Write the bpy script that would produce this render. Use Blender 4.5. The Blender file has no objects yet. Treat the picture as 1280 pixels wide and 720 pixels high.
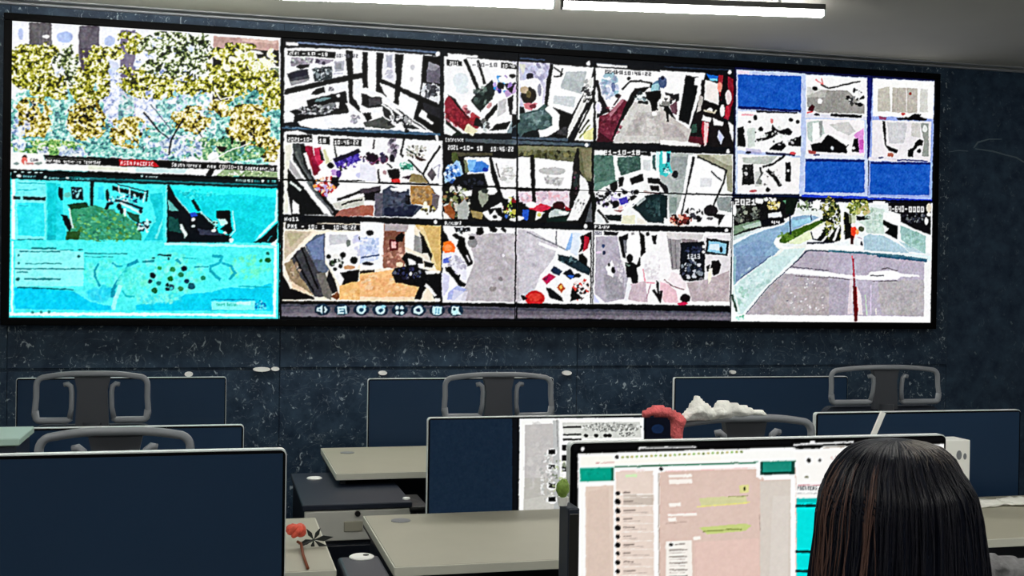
import bpy, bmesh, math, random
import numpy as np
from mathutils import Vector, Matrix, noise as mnoise
PI = math.pi
C = bpy.context.scene.collection
EYE = 1.5            # camera height above the floor
WALL = 5.80          # distance of the front wall
# ------------------------------------------------------------------ camera, measured from the photo
FPX, YAW, PITCH, ROLL = 1450.0, 0.24817, -0.00685, -0.01441
_cy, _sy = math.cos(YAW), math.sin(YAW)
_F0 = np.array([_sy, _cy, 0.0]); _R0 = np.array([_cy, -_sy, 0.0]); _U0 = np.array([0, 0, 1.0])
_F = _F0*math.cos(PITCH) + _U0*math.sin(PITCH)
_U = _U0*math.cos(PITCH) - _F0*math.sin(PITCH)
_R = _R0*math.cos(ROLL) - _U*math.sin(ROLL)
_U2 = _U*math.cos(ROLL) + _R0*math.sin(ROLL)

def at(px, py, Y):
    """point on the plane y = Y that the photo shows at (px, py)"""
    d = _F + _R*(px-640)/FPX + _U2*(360-py)/FPX
    t = Y/d[1]
    return Vector((d[0]*t, Y, EYE + d[2]*t))

def atz(px, py, z):
    d = _F + _R*(px-640)/FPX + _U2*(360-py)/FPX
    t = (z-EYE)/d[2]
    return Vector((d[0]*t, d[1]*t, z))

# ------------------------------------------------------------------ object helpers
def tag(o, label=None, cat=None, group=None, kind=None):
    if label: o['label'] = label
    if cat: o['category'] = cat
    if group: o['group'] = group
    if kind: o['kind'] = kind
    return o

def empty(name, loc=(0, 0, 0), rz=0.0, label=None, cat=None, group=None):
    o = bpy.data.objects.new(name, None); C.objects.link(o)
    o.location = loc; o.rotation_euler = (0, 0, rz); o.empty_display_size = 0.1
    return tag(o, label, cat, group)

def link(name, bm, mat, parent=None, smooth=False, angle=None):
    me = bpy.data.meshes.new(name)
    bmesh.ops.recalc_face_normals(bm, faces=bm.faces[:])
    bm.to_mesh(me); bm.free()
    if mat is not None:
        for m in (mat if isinstance(mat, (list, tuple)) else [mat]): me.materials.append(m)
    if smooth:
        me.polygons.foreach_set('use_smooth', [True]*len(me.polygons))
        if angle is not None:
            try: me.set_sharp_from_angle(angle=angle)
            except Exception: pass
    o = bpy.data.objects.new(name, me); C.objects.link(o)
    if parent is not None: o.parent = parent
    return o

def box(bm, x0, x1, y0, y1, z0, z1, bev=0.0, seg=2):
    r = bmesh.ops.create_cube(bm, size=1.0)
    vs = r['verts']
    for v in vs:
        v.co = Vector((x0+(v.co.x+.5)*(x1-x0), y0+(v.co.y+.5)*(y1-y0), z0+(v.co.z+.5)*(z1-z0)))
    if bev > 0:
        es = list({e for v in vs for e in v.link_edges})
        bmesh.ops.bevel(bm, geom=es, offset=bev, segments=seg, affect='EDGES', profile=0.5)
    return vs

def prism(bm, pts, y0, y1):
    """outline in x,z extruded in y"""
    a = [bm.verts.new((x, y0, z)) for x, z in pts]
    b = [bm.verts.new((x, y1, z)) for x, z in pts]
    bm.faces.new(a); bm.faces.new(b[::-1])
    n = len(pts)
    for i in range(n):
        bm.faces.new((a[i], a[(i+1) % n], b[(i+1) % n], b[i]))

def tube(bm, pts, r, n=10, cap=True, flat=1.0):
    pts = [Vector(p) for p in pts]
    rs = r if isinstance(r, (list, tuple)) else [r]*len(pts)
    rings = []
    up = Vector((0, 0, 1))
    for i, p in enumerate(pts):
        t = (pts[min(i+1, len(pts)-1)] - pts[max(i-1, 0)]).normalized()
        if i == 0:
            a = t.cross(up)
            if a.length < .1: a = t.cross(Vector((1, 0, 0)))
            a.normalize()
        else:
            a = (a - t*a.dot(t))
            if a.length < 1e-6: a = t.cross(up)
            a.normalize()
        b = t.cross(a)
        rings.append([bm.verts.new(p + (a*math.cos(2*PI*k/n) + b*math.sin(2*PI*k/n)*flat)*rs[i]) for k in range(n)])
    for i in range(len(rings)-1):
        for k in range(n):
            bm.faces.new((rings[i][k], rings[i][(k+1) % n], rings[i+1][(k+1) % n], rings[i+1][k]))
    if cap:
        bm.faces.new(rings[0][::-1]); bm.faces.new(rings[-1])

def cyl(bm, c, r, h, n=24, r2=None):
    r2 = r if r2 is None else r2
    tube(bm, [(c[0], c[1], c[2]), (c[0], c[1], c[2]+h)], [r, r2], n)

def rrect(cx, cz, w, h, r, n=6):
    out = []
    for (sx, sz, a0) in ((1, 1, 0), (-1, 1, PI/2), (-1, -1, PI), (1, -1, 3*PI/2)):
        for k in range(n+1):
            a = a0 + k*PI/2/n
            out.append((cx+sx*(w/2-r)+r*math.cos(a), cz+sz*(h/2-r)+r*math.sin(a)))
    return out

# ------------------------------------------------------------------ materials
def srgb(c):
    out = []
    for v in c:
        v = v/255.0
        out.append(v/12.92 if v <= .04045 else ((v+.055)/1.055)**2.4)
    return out

def mat(name, col, rough=.5, metal=0.0, spec=.5, noise=0.0, nscale=20.0, bump=0.0, bscale=60.0, emit=None, estr=0.0):
    m = bpy.data.materials.new(name); m.use_nodes = True
    nt = m.node_tree; b = nt.nodes['Principled BSDF']
    c = srgb(col)
    b.inputs['Base Color'].default_value = (*c, 1)
    b.inputs['Roughness'].default_value = rough
    b.inputs['Metallic'].default_value = metal
    b.inputs['Specular IOR Level'].default_value = spec
    tc = nt.nodes.new('ShaderNodeTexCoord')
    if noise > 0:
        n = nt.nodes.new('ShaderNodeTexNoise'); n.inputs['Scale'].default_value = nscale
        n.inputs['Detail'].default_value = 5
        nt.links.new(tc.outputs['Object'], n.inputs['Vector'])
        r = nt.nodes.new('ShaderNodeMapRange')
        r.inputs['From Min'].default_value = .3; r.inputs['From Max'].default_value = .7
        r.inputs['To Min'].default_value = 1-noise; r.inputs['To Max'].default_value = 1+noise
        nt.links.new(n.outputs['Fac'], r.inputs['Value'])
        mx = nt.nodes.new('ShaderNodeVectorMath'); mx.operation = 'SCALE'
        mx.inputs[0].default_value = c
        nt.links.new(r.outputs['Result'], mx.inputs['Scale'])
        nt.links.new(mx.outputs['Vector'], b.inputs['Base Color'])
    if bump > 0:
        n = nt.nodes.new('ShaderNodeTexNoise'); n.inputs['Scale'].default_value = bscale
        nt.links.new(tc.outputs['Object'], n.inputs['Vector'])
        bp = nt.nodes.new('ShaderNodeBump'); bp.inputs['Strength'].default_value = bump
        bp.inputs['Distance'].default_value = .01
        nt.links.new(n.outputs['Fac'], bp.inputs['Height'])
        nt.links.new(bp.outputs['Normal'], b.inputs['Normal'])
    if emit is not None:
        b.inputs['Emission Color'].default_value = (*srgb(emit), 1)
        b.inputs['Emission Strength'].default_value = estr
    return m

def mat_screen(name='lit_screen', strength=1.0):
    """a lit display: its picture is a colour attribute that the screen gives off"""
    m = bpy.data.materials.new(name); m.use_nodes = True
    nt = m.node_tree; b = nt.nodes['Principled BSDF']
    a = nt.nodes.new('ShaderNodeVertexColor'); a.layer_name = 'picture'
    b.inputs['Base Color'].default_value = (.001, .001, .001, 1)
    b.inputs['Roughness'].default_value = .45
    b.inputs['Specular IOR Level'].default_value = .04
    nt.links.new(a.outputs['Color'], b.inputs['Emission Color'])
    b.inputs['Emission Strength'].default_value = strength
    return m

# ------------------------------------------------------------------ painter for screen pictures
FONT = {
'0':'111101101101111','1':'010110010010111','2':'111001111100111','3':'111001111001111','4':'101101111001001',
'5':'111100111001111','6':'111100111101111','7':'111001010010010','8':'111101111101111','9':'111101111001111',
'-':'000000111000000',':':'000010000010000',' ':'000000000000000',"'":'010010000000000','.':'000000000000010','/':'001001010100100',
'A':'010101111101101','B':'110101110101110','C':'011100100100011','D':'110101101101110','E':'111100110100111','F':'111100110100100',
'G':'011100101101011','H':'101101111101101','I':'111010010010111','K':'101101110101101','L':'100100100100111','M':'101111111101101',
'N':'111101101101101','O':'111101101101111','P':'110101110100100','R':'110101110101101','S':'011100010001110','T':'111010010010010',
'U':'101101101101111','V':'101101101101010','W':'101101111111101','Y':'101101010010010',
'a':'000011101101011','c':'000011100100011','d':'001011101101011','e':'000111111100011','g':'000111101011110','h':'100110101101101',
'i':'010000010010010','k':'100101110101101','l':'110010010010111','m':'000111111101101','n':'000110101101101','o':'000111101101111',
'p':'000110101110100','r':'000111100100100','s':'000011110011110','t':'010111010010011','u':'000101101101011','v':'000101101101010',
'w':'000101101111111','x':'000101010010101','y':'000101101011110','b':'100110101101110'}

class Picture:
    """raster drawn in metres on an upright plane y=Y; points are read off the photo"""
    def __init__(s, Y, x0, x1, z0, z1, scale, bg=(0, 0, 0), seed=1):
        s.Y, s.x0, s.x1, s.z0, s.z1, s.k = Y, x0, x1, z0, z1, scale
        s.w = int((x1-x0)*scale)+1; s.h = int((z1-z0)*scale)+1
        s.a = np.empty((s.h, s.w, 3), np.float32); s.a[:] = np.array(bg, np.float32)
        s.rng = random.Random(seed); s.o = (0, 0, 1.0); s.late = []
    def S(s, x, y, sc): s.o = (x, y, sc)
    def m(s, p):
        v = at(s.o[0]+p[0]/s.o[2], s.o[1]+p[1]/s.o[2], s.Y)
        return ((v.x-s.x0)*s.k, (s.z1-v.z)*s.k)
    def _fill(s, P, c, alpha=1.0):
        P = np.array(P); xa = max(0, int(P[:, 0].min())); xb = min(s.w, int(P[:, 0].max())+2)
        ya = max(0, int(P[:, 1].min())); yb = min(s.h, int(P[:, 1].max())+2)
        if xb <= xa or yb <= ya: return
        X, Yg = np.meshgrid(np.arange(xa, xb)+.5, np.arange(ya, yb)+.5)
        ins = np.zeros(X.shape, bool); n = len(P)
        for i in range(n):
            ax, ay = P[i]; bx, by = P[(i+1) % n]
            if ay == by: continue
            cond = ((ay > Yg) != (by > Yg)) & (X < (bx-ax)*(Yg-ay)/(by-ay)+ax)
            ins ^= cond
        sub = s.a[ya:yb, xa:xb]
        sub[ins] = sub[ins]*(1-alpha) + np.array(c, np.float32)*alpha
    def P(s, c, *pts, al=1.0):
        s._fill([s.m(p) for p in pts], c, al)
    def Rr(s, c, x0, y0, x1, y1, al=1.0): s.P(c, (x0, y0), (x1, y0), (x1, y1), (x0, y1), al=al)
    def L(s, c, w, *pts, al=1.0):
        for a, b in zip(pts[:-1], pts[1:]):
            dx, dy = b[0]-a[0], b[1]-a[1]; l = math.hypot(dx, dy) or 1
            nx, ny = -dy/l*w/2, dx/l*w/2; ex, ey = dx/l*w*.3, dy/l*w*.3
            s.P(c, (a[0]+nx-ex, a[1]+ny-ey), (b[0]+nx+ex, b[1]+ny+ey), (b[0]-nx+ex, b[1]-ny+ey), (a[0]-nx-ex, a[1]-ny-ey), al=al)
    def E(s, c, cx, cy, rx, ry=None, a=0.0, al=1.0):
        ry = rx if ry is None else ry
        ca, sa = math.cos(a), math.sin(a)
        s.P(c, *[(cx+rx*math.cos(t)*ca-ry*math.sin(t)*sa, cy+rx*math.cos(t)*sa+ry*math.sin(t)*ca)
                 for t in [2*PI*k/14 for k in range(14)]], al=al)
    def K(s, n, size, pal, cx, cy, rx, ry, al=1.0, asp=.55, ang=None):
        """scatter of n small blobs inside an ellipse"""
        for _ in range(n):
            t = s.rng.uniform(0, 2*PI); r = math.sqrt(s.rng.random())
            x, y = cx+rx*r*math.cos(t), cy+ry*r*math.sin(t)
            q = size*s.rng.uniform(.5, 1.3); ry_ = q*s.rng.uniform(asp, 1); g = s.rng.uniform(0, PI) if ang is None else ang
            ca, sa = math.cos(g), math.sin(g); pts = []
            for j in range(7):
                t = 2*PI*j/7; f = s.rng.uniform(.55, 1.3)
                pts.append((x+q*f*math.cos(t)*ca-ry_*f*math.sin(t)*sa, y+q*f*math.cos(t)*sa+ry_*f*math.sin(t)*ca))
            s.P(s.rng.choice(pal), *pts, al=al)
    def KR(s, n, size, pal, x0, y0, x1, y1, al=1.0, asp=.55, ang=None):
        for _ in range(n):
            q = size*s.rng.uniform(.5, 1.3)
            s.E(s.rng.choice(pal), s.rng.uniform(x0, x1), s.rng.uniform(y0, y1), q, q*s.rng.uniform(asp, 1), s.rng.uniform(0, PI) if ang is None else ang, al)
    def N(s, pal, cx, cy, rx, ry, cell=3.0, cover=.6, seed=0, al=1.0):
        """leafy texture: patches picked from a palette by fine noise, broken up by coarser noise"""
        q = [s.m((cx-rx, cy)), s.m((cx+rx, cy)), s.m((cx, cy-ry)), s.m((cx, cy+ry))]
        xa, xb = max(0, int(q[0][0])), min(s.w, int(q[1][0])+1); ya, yb = max(0, int(q[2][1])), min(s.h, int(q[3][1])+1)
        if xb <= xa or yb <= ya: return
        pxs = (q[1][0]-q[0][0])/(2*rx)*cell
        R = np.random.RandomState(seed+int(cx*7+cy*13)); hh, ww = yb-ya, xb-xa
        def vn(c):
            g = R.rand(int(hh/c)+3, int(ww/c)+3); v = np.arange(hh)/c; u = np.arange(ww)/c
            j, i = v.astype(int), u.astype(int); fv = (v-j)[:, None]; fu = (u-i)[None]
            return (g[j][:, i]*(1-fu)+g[j][:, i+1]*fu)*(1-fv)+(g[j+1][:, i]*(1-fu)+g[j+1][:, i+1]*fu)*fv
        a = vn(pxs)*.6+vn(pxs*.45)*.4; m_ = vn(pxs*1.2)*.45+vn(pxs*3.5)*.55
        Y, X = np.mgrid[ya:yb, xa:xb]
        e = ((X-(xa+xb)/2)/(ww/2))**2+((Y-(ya+yb)/2)/(hh/2))**2
        on = (m_ + .25*(1-e) > np.quantile(m_, 1-cover)+.08) & (e < 1.15)
        k = np.clip(((a-a.min())/(a.max()-a.min()+1e-6)*1.5-.25), 0, .999)*len(pal)
        sub = s.a[ya:yb, xa:xb]; P_ = np.array(pal, np.float32)[k.astype(int)]
        sub[on] = sub[on]*(1-al)+P_[on]*al
    def T(s, txt, x, y, h, c, w=None, slope=0.0, now=False):
        """writing; (x, y) top left, h letter height, w total width"""
        if not now: s.late.append((s.o, txt, x, y, h, c, w, slope)); return
        n = len(txt); q = h/5.0
        adv = (w/n) if w else q*4
        qx = adv/4.0
        for i, ch in enumerate(txt):
            g = FONT.get(ch) or FONT.get(ch.upper()) or FONT['0']
            for r in range(5):
                for cc in range(3):
                    if g[r*3+cc] == '1':
                        xx = x+i*adv+cc*qx; yy = y+r*q+slope*(xx-x)
                        s.Rr(c, xx, yy, xx+qx*1.08, yy+q*1.08)
    def finish(s, blur=1, sharp=1.0, rad=3, grain=0.0, warp=0.0, rough=0.0):
        def bx(a, r):
            if r <= 0: return a
            for ax in (0, 1):
                p = np.concatenate([np.repeat(a.take([0], ax), r+1, ax), a, np.repeat(a.take([-1], ax), r, ax)], ax)
                cs = np.cumsum(p.astype(np.float64), ax)
                n = a.shape[ax]
                a = ((cs.take(range(2*r+1, 2*r+1+n), ax) - cs.take(range(0, n), ax))/(2*r+1)).astype(np.float32)
            return a
        if warp or rough:
            R = np.random.RandomState(17)
            def vn(c):
                g = R.rand(int(s.h/c)+3, int(s.w/c)+3).astype(np.float32)-.5; v = np.arange(s.h)/c; u = np.arange(s.w)/c
                j, i = v.astype(int), u.astype(int); fv = (v-j)[:, None].astype(np.float32); fu = (u-i)[None].astype(np.float32)
                return (g[j][:, i]*(1-fu)+g[j][:, i+1]*fu)*(1-fv)+(g[j+1][:, i]*(1-fu)+g[j+1][:, i+1]*fu)*fv
        if warp:
            Y, X = np.mgrid[0:s.h, 0:s.w]
            dx = (vn(9)*1.3+vn(4))*warp; dy = (vn(9)*1.3+vn(4))*warp
            s.a = s.a[np.clip(np.rint(Y+dy), 0, s.h-1).astype(int), np.clip(np.rint(X+dx), 0, s.w-1).astype(int)]
        if rough:
            l = s.a.mean(2, keepdims=True)/255; k = np.minimum(1, 4*l*(1.06-l)+.1)
            s.a = s.a + ((vn(3.2)*1.1+vn(7)*.9+vn(16)*.7)[..., None]*rough + np.stack([vn(5), vn(5), vn(5)], 2)*rough*.35)*k
        for (o_, *args) in s.late:
            s.o = o_; s.T(*args, now=True)
        a = bx(s.a, blur)
        if sharp: a = a + (a-bx(bx(a, rad), rad))*sharp
        if grain:
            g = np.random.RandomState(3).normal(0, grain, (s.h, s.w, 1)).astype(np.float32)
            a = a + bx(g, 1)*3
        s.a = np.clip(a, 0, 255)
        return s
    def sample(s, X, Z):
        u = np.clip((X-s.x0)*s.k-.5, 0, s.w-1.001); v = np.clip((s.z1-Z)*s.k-.5, 0, s.h-1.001)
        i = u.astype(int); j = v.astype(int); fu = (u-i)[:, None]; fv = (v-j)[:, None]
        a = s.a
        return (a[j, i]*(1-fu)+a[j, i+1]*fu)*(1-fv) + (a[j+1, i]*(1-fu)+a[j+1, i+1]*fu)*fv

def picture_mesh(name, pic, x0, x1, z0, z1, y, step, mat_, parent):
    """flat lit area of a screen, facing the room (-y), coloured by the picture"""
    nx = max(2, int(round((x1-x0)/step))+1); nz = max(2, int(round((z1-z0)/step))+1)
    xs = np.linspace(x0, x1, nx); zs = np.linspace(z0, z1, nz)
    Xg, Zg = np.meshgrid(xs, zs)
    co = np.stack([Xg.ravel(), np.full(Xg.size, y), Zg.ravel()], 1).astype(np.float32)
    idx = np.arange(nx*nz).reshape(nz, nx)
    q = np.stack([idx[:-1, :-1], idx[:-1, 1:], idx[1:, 1:], idx[1:, :-1]], -1).reshape(-1, 4)
    me = bpy.data.meshes.new(name)
    me.vertices.add(len(co)); me.vertices.foreach_set('co', co.ravel())
    me.loops.add(q.size); me.loops.foreach_set('vertex_index', q.ravel().astype(np.int32))
    me.polygons.add(len(q)); me.polygons.foreach_set('loop_start', (np.arange(len(q))*4).astype(np.int32))
    try: me.polygons.foreach_set('loop_total', np.full(len(q), 4, np.int32))
    except Exception: pass
    me.update(calc_edges=True)
    col = pic.sample(Xg.ravel(), Zg.ravel())/255.0
    lin = np.where(col <= .04045, col/12.92, ((col+.055)/1.055)**2.4)
    at_ = me.color_attributes.new('picture', 'FLOAT_COLOR', 'POINT')
    at_.data.foreach_set('color', np.concatenate([lin, np.ones((len(lin), 1))], 1).astype(np.float32).ravel())
    me.materials.append(mat_)
    o = bpy.data.objects.new(name, me); C.objects.link(o)
    if parent is not None: o.parent = parent
    return o
# ------------------------------------------------------------------ picture on the video wall
W_ = (255, 255, 255); K_ = (0, 0, 0)
pa = at(13, 27, WALL); pb = at(1168.5, 101, WALL)
WX0, WX1 = at(12.8, 200, WALL).x, at(1166.2, 250, WALL).x
WZ1 = (at(13, 26.5, WALL).z + at(1168, 100, WALL).z)/2 + .004
WZ0 = (at(12.8, 396, WALL).z + at(1163, 404, WALL).z)/2 - .002
pic = Picture(WALL, WX0-.02, WX1+.02, WZ0-.02, WZ1+.02, 520, (4, 6, 10), 5)
A = pic
# ---- news programme: building front behind trees
GRN = [(150, 150, 25), (190, 190, 60), (85, 100, 10), (40, 55, 10), (235, 235, 170), (250, 250, 235), (205, 200, 90), (20, 25, 5)]
GRD = [(60, 90, 30), (20, 40, 20), (120, 150, 80), (235, 245, 225), (10, 20, 10), (250, 255, 250), (150, 160, 60)]
TEA = [(90, 175, 165), (130, 205, 195), (60, 140, 145), (170, 225, 215), (110, 190, 140), (200, 240, 235), (40, 100, 100)]
A.S(0, 0, 1)
A.Rr((248, 250, 255), 5, 10, 352, 226)
A.S(10, 20, 7.2)
for c, x0, x1, y0, y1 in [((92, 88, 92), 190, 395, 60, 700), ((98, 92, 104), 637, 820, 90, 900), ((120, 110, 135), 1010, 1150, 130, 1000)]:
    A.Rr(c, x0, y0, x1, y1)
for i in range(7): A.Rr((70+12*i, 66+12*i, 74+11*i), 190+30*i, 130, 205+30*i, 300, al=.5)
A.E((178, 196, 240), 115, 160, 26, 55, al=.8); A.E((170, 192, 240), 512, 190, 72, 52, al=.9); A.E((178, 196, 242), 915, 225, 48, 48, al=.8)
A.E(W_, 345, 185, 32, 16); A.Rr((60, 45, 60), 650, 290, 800, 560, al=.6)
A.E((185, 200, 240), 930, 470, 70, 70, al=.5); A.E((150, 165, 225), 905, 510, 30, 40, al=.5)
for x in (185, 400, 632, 825, 1005, 1150): A.L((225, 230, 245), 8, (x, 60), (x, 600), al=.6)
A.S(180, 30, 7.2)
A.Rr((190, 210, 245), 310, 150, 450, 290, al=.6); A.Rr((205, 215, 245), 120, 430, 330, 600, al=.6)
A.Rr((12, 10, 6), 615, 200, 1215, 740)
A.P((196, 160, 152), (618, 110), (1215, 150), (1215, 240), (618, 215)); A.P((222, 190, 180), (880, 130), (1200, 152), (1200, 180), (880, 160))
A.P((248, 240, 235), (830, 225), (1040, 240), (1080, 275), (840, 255))
A.P((250, 250, 250), (585, 80), (625, 100), (615, 740), (580, 740))
A.P((120, 140, 110), (1100, 420), (1215, 380), (1215, 560), (1100, 520))
# foliage
A.S(0, 0, 1)
YG = [(14, 16, 4), (60, 64, 8), (110, 112, 16), (150, 150, 28), (188, 186, 60), (226, 222, 130), (252, 252, 226), (255, 255, 255)]
DG = [(6, 12, 8), (30, 44, 26), (80, 100, 50), (150, 165, 100), (236, 244, 226), (255, 255, 255), (250, 252, 255)]
TL = [(40, 90, 100), (70, 150, 150), (110, 195, 180), (150, 220, 205), (200, 240, 232), (240, 252, 250)]
OC = [(24, 20, 6), (110, 96, 24), (160, 144, 40), (196, 182, 80), (236, 224, 150), (252, 248, 226), (255, 255, 250)]
BW = [(120, 140, 190), (190, 204, 242), (226, 234, 252), (250, 252, 255), (255, 255, 255)]
A.N(BW, 140, 130, 26, 50, 3, .5, 1, .8); A.N(BW, 85, 95, 16, 40, 3, .5, 2, .8); A.N(BW, 215, 120, 50, 80, 3.2, .6, 3, .85)
A.N(TL, 45, 148, 36, 48, 3.6, .8, 4, .85); A.N(TL, 105, 135, 30, 40, 3.4, .7, 5, .85); A.N(TL, 80, 182, 70, 20, 3.6, .85, 6, .9); A.N(TL, 312, 160, 42, 48, 4, .95, 7, .9)
A.N(TL, 190, 176, 80, 24, 3.4, .7, 8, .85); A.N(TL, 235, 140, 40, 30, 3.2, .45, 9, .7); A.N(TL, 158, 140, 10, 30, 4, .8, 10, .7)
A.N(YG, 38, 84, 32, 28, 3.0, .92, 11); A.N(YG, 60, 62, 14, 10, 2.8, .8, 12); A.N(YG, 112, 98, 26, 34, 3.0, .8, 13); A.N(YG, 66, 108, 34, 16, 3.0, .7, 14); A.N(DG, 82, 82, 16, 28, 3, .55, 15)
A.N(YG, 162, 54, 18, 14, 3, .75, 16); A.N(YG, 133, 66, 22, 12, 3, .55, 17); A.N(DG, 215, 72, 44, 32, 3.2, .66, 18); A.N(YG, 192, 108, 38, 16, 3, .7, 19); A.N(YG, 245, 106, 30, 14, 3, .6, 20); A.N(DG, 252, 55, 14, 22, 2.6, .5, 21); A.N(YG, 165, 98, 20, 18, 2.8, .55, 22)
A.N(YG, 300, 84, 42, 30, 3.6, .74, 23); A.N(YG, 288, 110, 22, 20, 3.2, .8, 24); A.N(YG, 337, 116, 16, 30, 3.2, .7, 25); A.N([(240, 242, 200), (255, 255, 246), (200, 200, 96)], 320, 74, 34, 16, 3, .3, 26)
A.N(OC, 42, 148, 24, 26, 3.2, .8, 27); A.N(OC, 108, 150, 24, 26, 3.2, .85, 28); A.N(OC, 240, 150, 26, 18, 3, .7, 29); A.N(OC, 310, 156, 28, 26, 3.6, .85, 30); A.N(OC, 162, 166, 26, 20, 3, .65, 31); A.N(OC, 336, 186, 16, 16, 3, .7, 32); A.N(OC, 274, 134, 14, 12, 3, .7, 33)
A.N([(50, 100, 40), (110, 170, 80), (190, 220, 130), (236, 246, 220)], 60, 184, 46, 10, 3, .7, 34, .9); A.N([(50, 110, 70), (110, 170, 110), (200, 226, 170)], 265, 186, 70, 14, 3, .55, 35, .9)
A.N(BW, 222, 184, 36, 14, 3, .5, 36, .85); A.N(BW, 26, 166, 12, 22, 3, .5, 37, .85); A.N(BW, 80, 190, 34, 8, 3, .5, 38, .85)
for q in [(292, 74, 6, 3), (283, 86, 5, 3), (330, 76, 7, 3.4), (297, 67, 4, 3), (341, 82, 5, 3)]: A.E((248, 250, 232), *q, .3)
A.K(16, 2.2, [(12, 8, 4)], 42, 135, 16, 14); A.K(22, 2.4, [(12, 8, 4)], 108, 145, 18, 18); A.K(12, 2.4, [(14, 8, 6)], 300, 175, 22, 16)
A.P((30, 10, 12), (270, 182), (284, 184), (280, 190), (274, 189)); A.P((20, 14, 10), (300, 178), (308, 175), (306, 181), (301, 182))
A.S(180, 115, 7.2)
DK = (22, 26, 34)
A.L(DK, 17, (0, 185), (70, 270), (140, 360)); A.L((50, 70, 90), 12, (140, 360), (230, 420)); A.L(DK, 17, (225, 560), (245, 430), (290, 350), (345, 260)); A.L((90, 110, 130), 9, (60, 110), (170, 250), (240, 340)); A.L(DK, 10, (440, 290), (520, 400), al=.7)
A.L((240, 235, 225), 12, (640, -20), (690, 70), (800, 40), (850, -20)); A.L((235, 240, 235), 12, (600, 620), (760, 530), (960, 460))
# ticker
A.S(0, 0, 1)
A.P((252, 252, 250), (13, 190), (54, 192), (54, 205), (347, 214), (347, 226), (13, 216))
A.P((205, 235, 235), (170, 206.5), (236, 209), (230, 217), (170, 215)); A.P((235, 240, 222), (110, 206), (160, 207), (160, 214), (110, 212))
A.P((150, 175, 130), (280, 212), (347, 215), (347, 224), (270, 220)); A.K(40, 2, [(210, 230, 180), (110, 140, 90), (240, 240, 230)], 310, 217, 34, 4)
A.P((10, 10, 8), (262, 211), (270, 211), (264, 220), (256, 220))
A.P(K_, (54.2, 193.7), (346.5, 206.8), (347, 214.5), (200, 209.5), (57.5, 204.2))
A.L((90, 95, 90), 1, (56, 197.2), (125, 200.4))
A.P((186, 12, 28), (149.5, 199), (191, 200.5), (200, 208.9), (149.5, 206.8))
A.T('Dunmon', 57, 198.6, 4.3, W_, 19, .04); A.T('gathering', 79.5, 199.6, 4.6, W_, 22, .04); A.T('Together', 105, 200.4, 4.6, W_, 21.5, .04)
A.T('ASIA', 151, 201, 4.6, (255, 225, 225), 14.5, .045); A.T('PACIFIC', 167.5, 201.8, 4.8, (255, 215, 220), 25, .045)
A.T('South', 214.5, 203.4, 4.8, W_, 17, .045); A.T("Korea's", 233.5, 204.3, 4.6, W_, 18, .045); A.T('new', 259.5, 205.3, 4.6, W_, 11, .045)
A.T('COVID-19', 274, 206, 4.6, (235, 230, 225), 30, .045); A.T('cases', 306, 207.4, 4.8, W_, 17.5, .045); A.T('nearing', 325, 208.2, 4.8, W_, 18, .045); A.T('8', 345.3, 209, 4.4, W_, 3)
A.E((60, 8, 12), 30.8, 196.6, 3.2, 2.4); A.E((226, 110, 100), 30.4, 200.5, 4, 4.5); A.E((250, 225, 220), 31.6, 204, 1.4, 3.4); A.L((200, 150, 145), 2.4, (34, 204.5), (42, 204.2)); A.T('CNA', 38, 198.2, 3.4, (70, 70, 78), 10)
A.E((130, 150, 145), 20.5, 204.5, 3.6, 1.6); A.E((150, 165, 160), 48, 204.3, 4.5, 1.8)
# ---- map window (cyan cast)
A.P((70, 246, 250), (13, 211), (347, 222), (349, 399), (11, 399))
A.P((3, 12, 16), (13, 211.2), (347.5, 222), (347.5, 235.6), (14, 223.6))
A.L((8, 70, 78), 2, (60, 222.5), (346, 231.4)); A.L(K_, 3, (13, 214), (347, 225.5), al=.8)
A.L((15, 110, 115), 1.3, (86, 221.5), (340, 231.8))
A.S(10, 190, 10.667)
for x in (92, 195, 290, 375, 450): A.E((190, 255, 250), x, 262+(x-92)*.03, 22, 13)
A.E((220, 255, 255), 145, 322, 32, 18); A.T('Resource', 205, 312, 26, (130, 230, 240), 170); A.E((170, 250, 250), 500, 335, 24, 18); A.T('Events', 550, 332, 30, (170, 250, 250), 130, .03)
A.E((230, 255, 255), 795, 348, 24, 16); A.T('Live Monitor', 855, 340, 28, (90, 220, 225), 240, .03)
A.S(120, 190, 10.667); A.E((170, 250, 250), 610, 320, 14, 22); A.T('VideoMap', 665, 316, 24, (225, 255, 255), 165, .02)
A.S(230, 195, 10.667); A.T('2021', 690, 312, 26, (200, 255, 250), 90); A.T('10:46:2', 785, 312, 34, (215, 255, 250), 140); A.T('Mon', 935, 318, 34, (40, 130, 135), 80); A.E((210, 255, 250), 1050, 330, 14, 22); A.T('_ 88', 1110, 318, 34, (90, 190, 190), 120)
# left list
A.S(10, 215, 7.575)
A.P((255, 255, 255), (38, 68), (66, 72), (66, 640), (34, 640)); A.P((120, 250, 255), (66, 72), (360, 92), (360, 640), (66, 640)); A.P((45, 236, 250), (90, 290), (340, 300), (350, 610), (95, 600))
A.L((15, 190, 205), 7, (90, 102), (355, 112)); A.L((25, 200, 215), 9, (90, 168), (200, 176), (270, 160)); A.L((30, 190, 210), 7, (100, 320), (190, 320))
A.L((2, 6, 12), 28, (62, 243), (108, 246)); A.L((2, 6, 12), 30, (150, 248), (345, 256))
A.P((12, 212, 222), (372, 100), (480, 110), (500, 390), (548, 640), (372, 640)); A.P((0, 190, 206), (385, 390), (420, 390), (420, 640), (385, 640), al=.6); A.P((0, 170, 186), (372, 600), (540, 604), (548, 645), (372, 640), al=.6)
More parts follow.
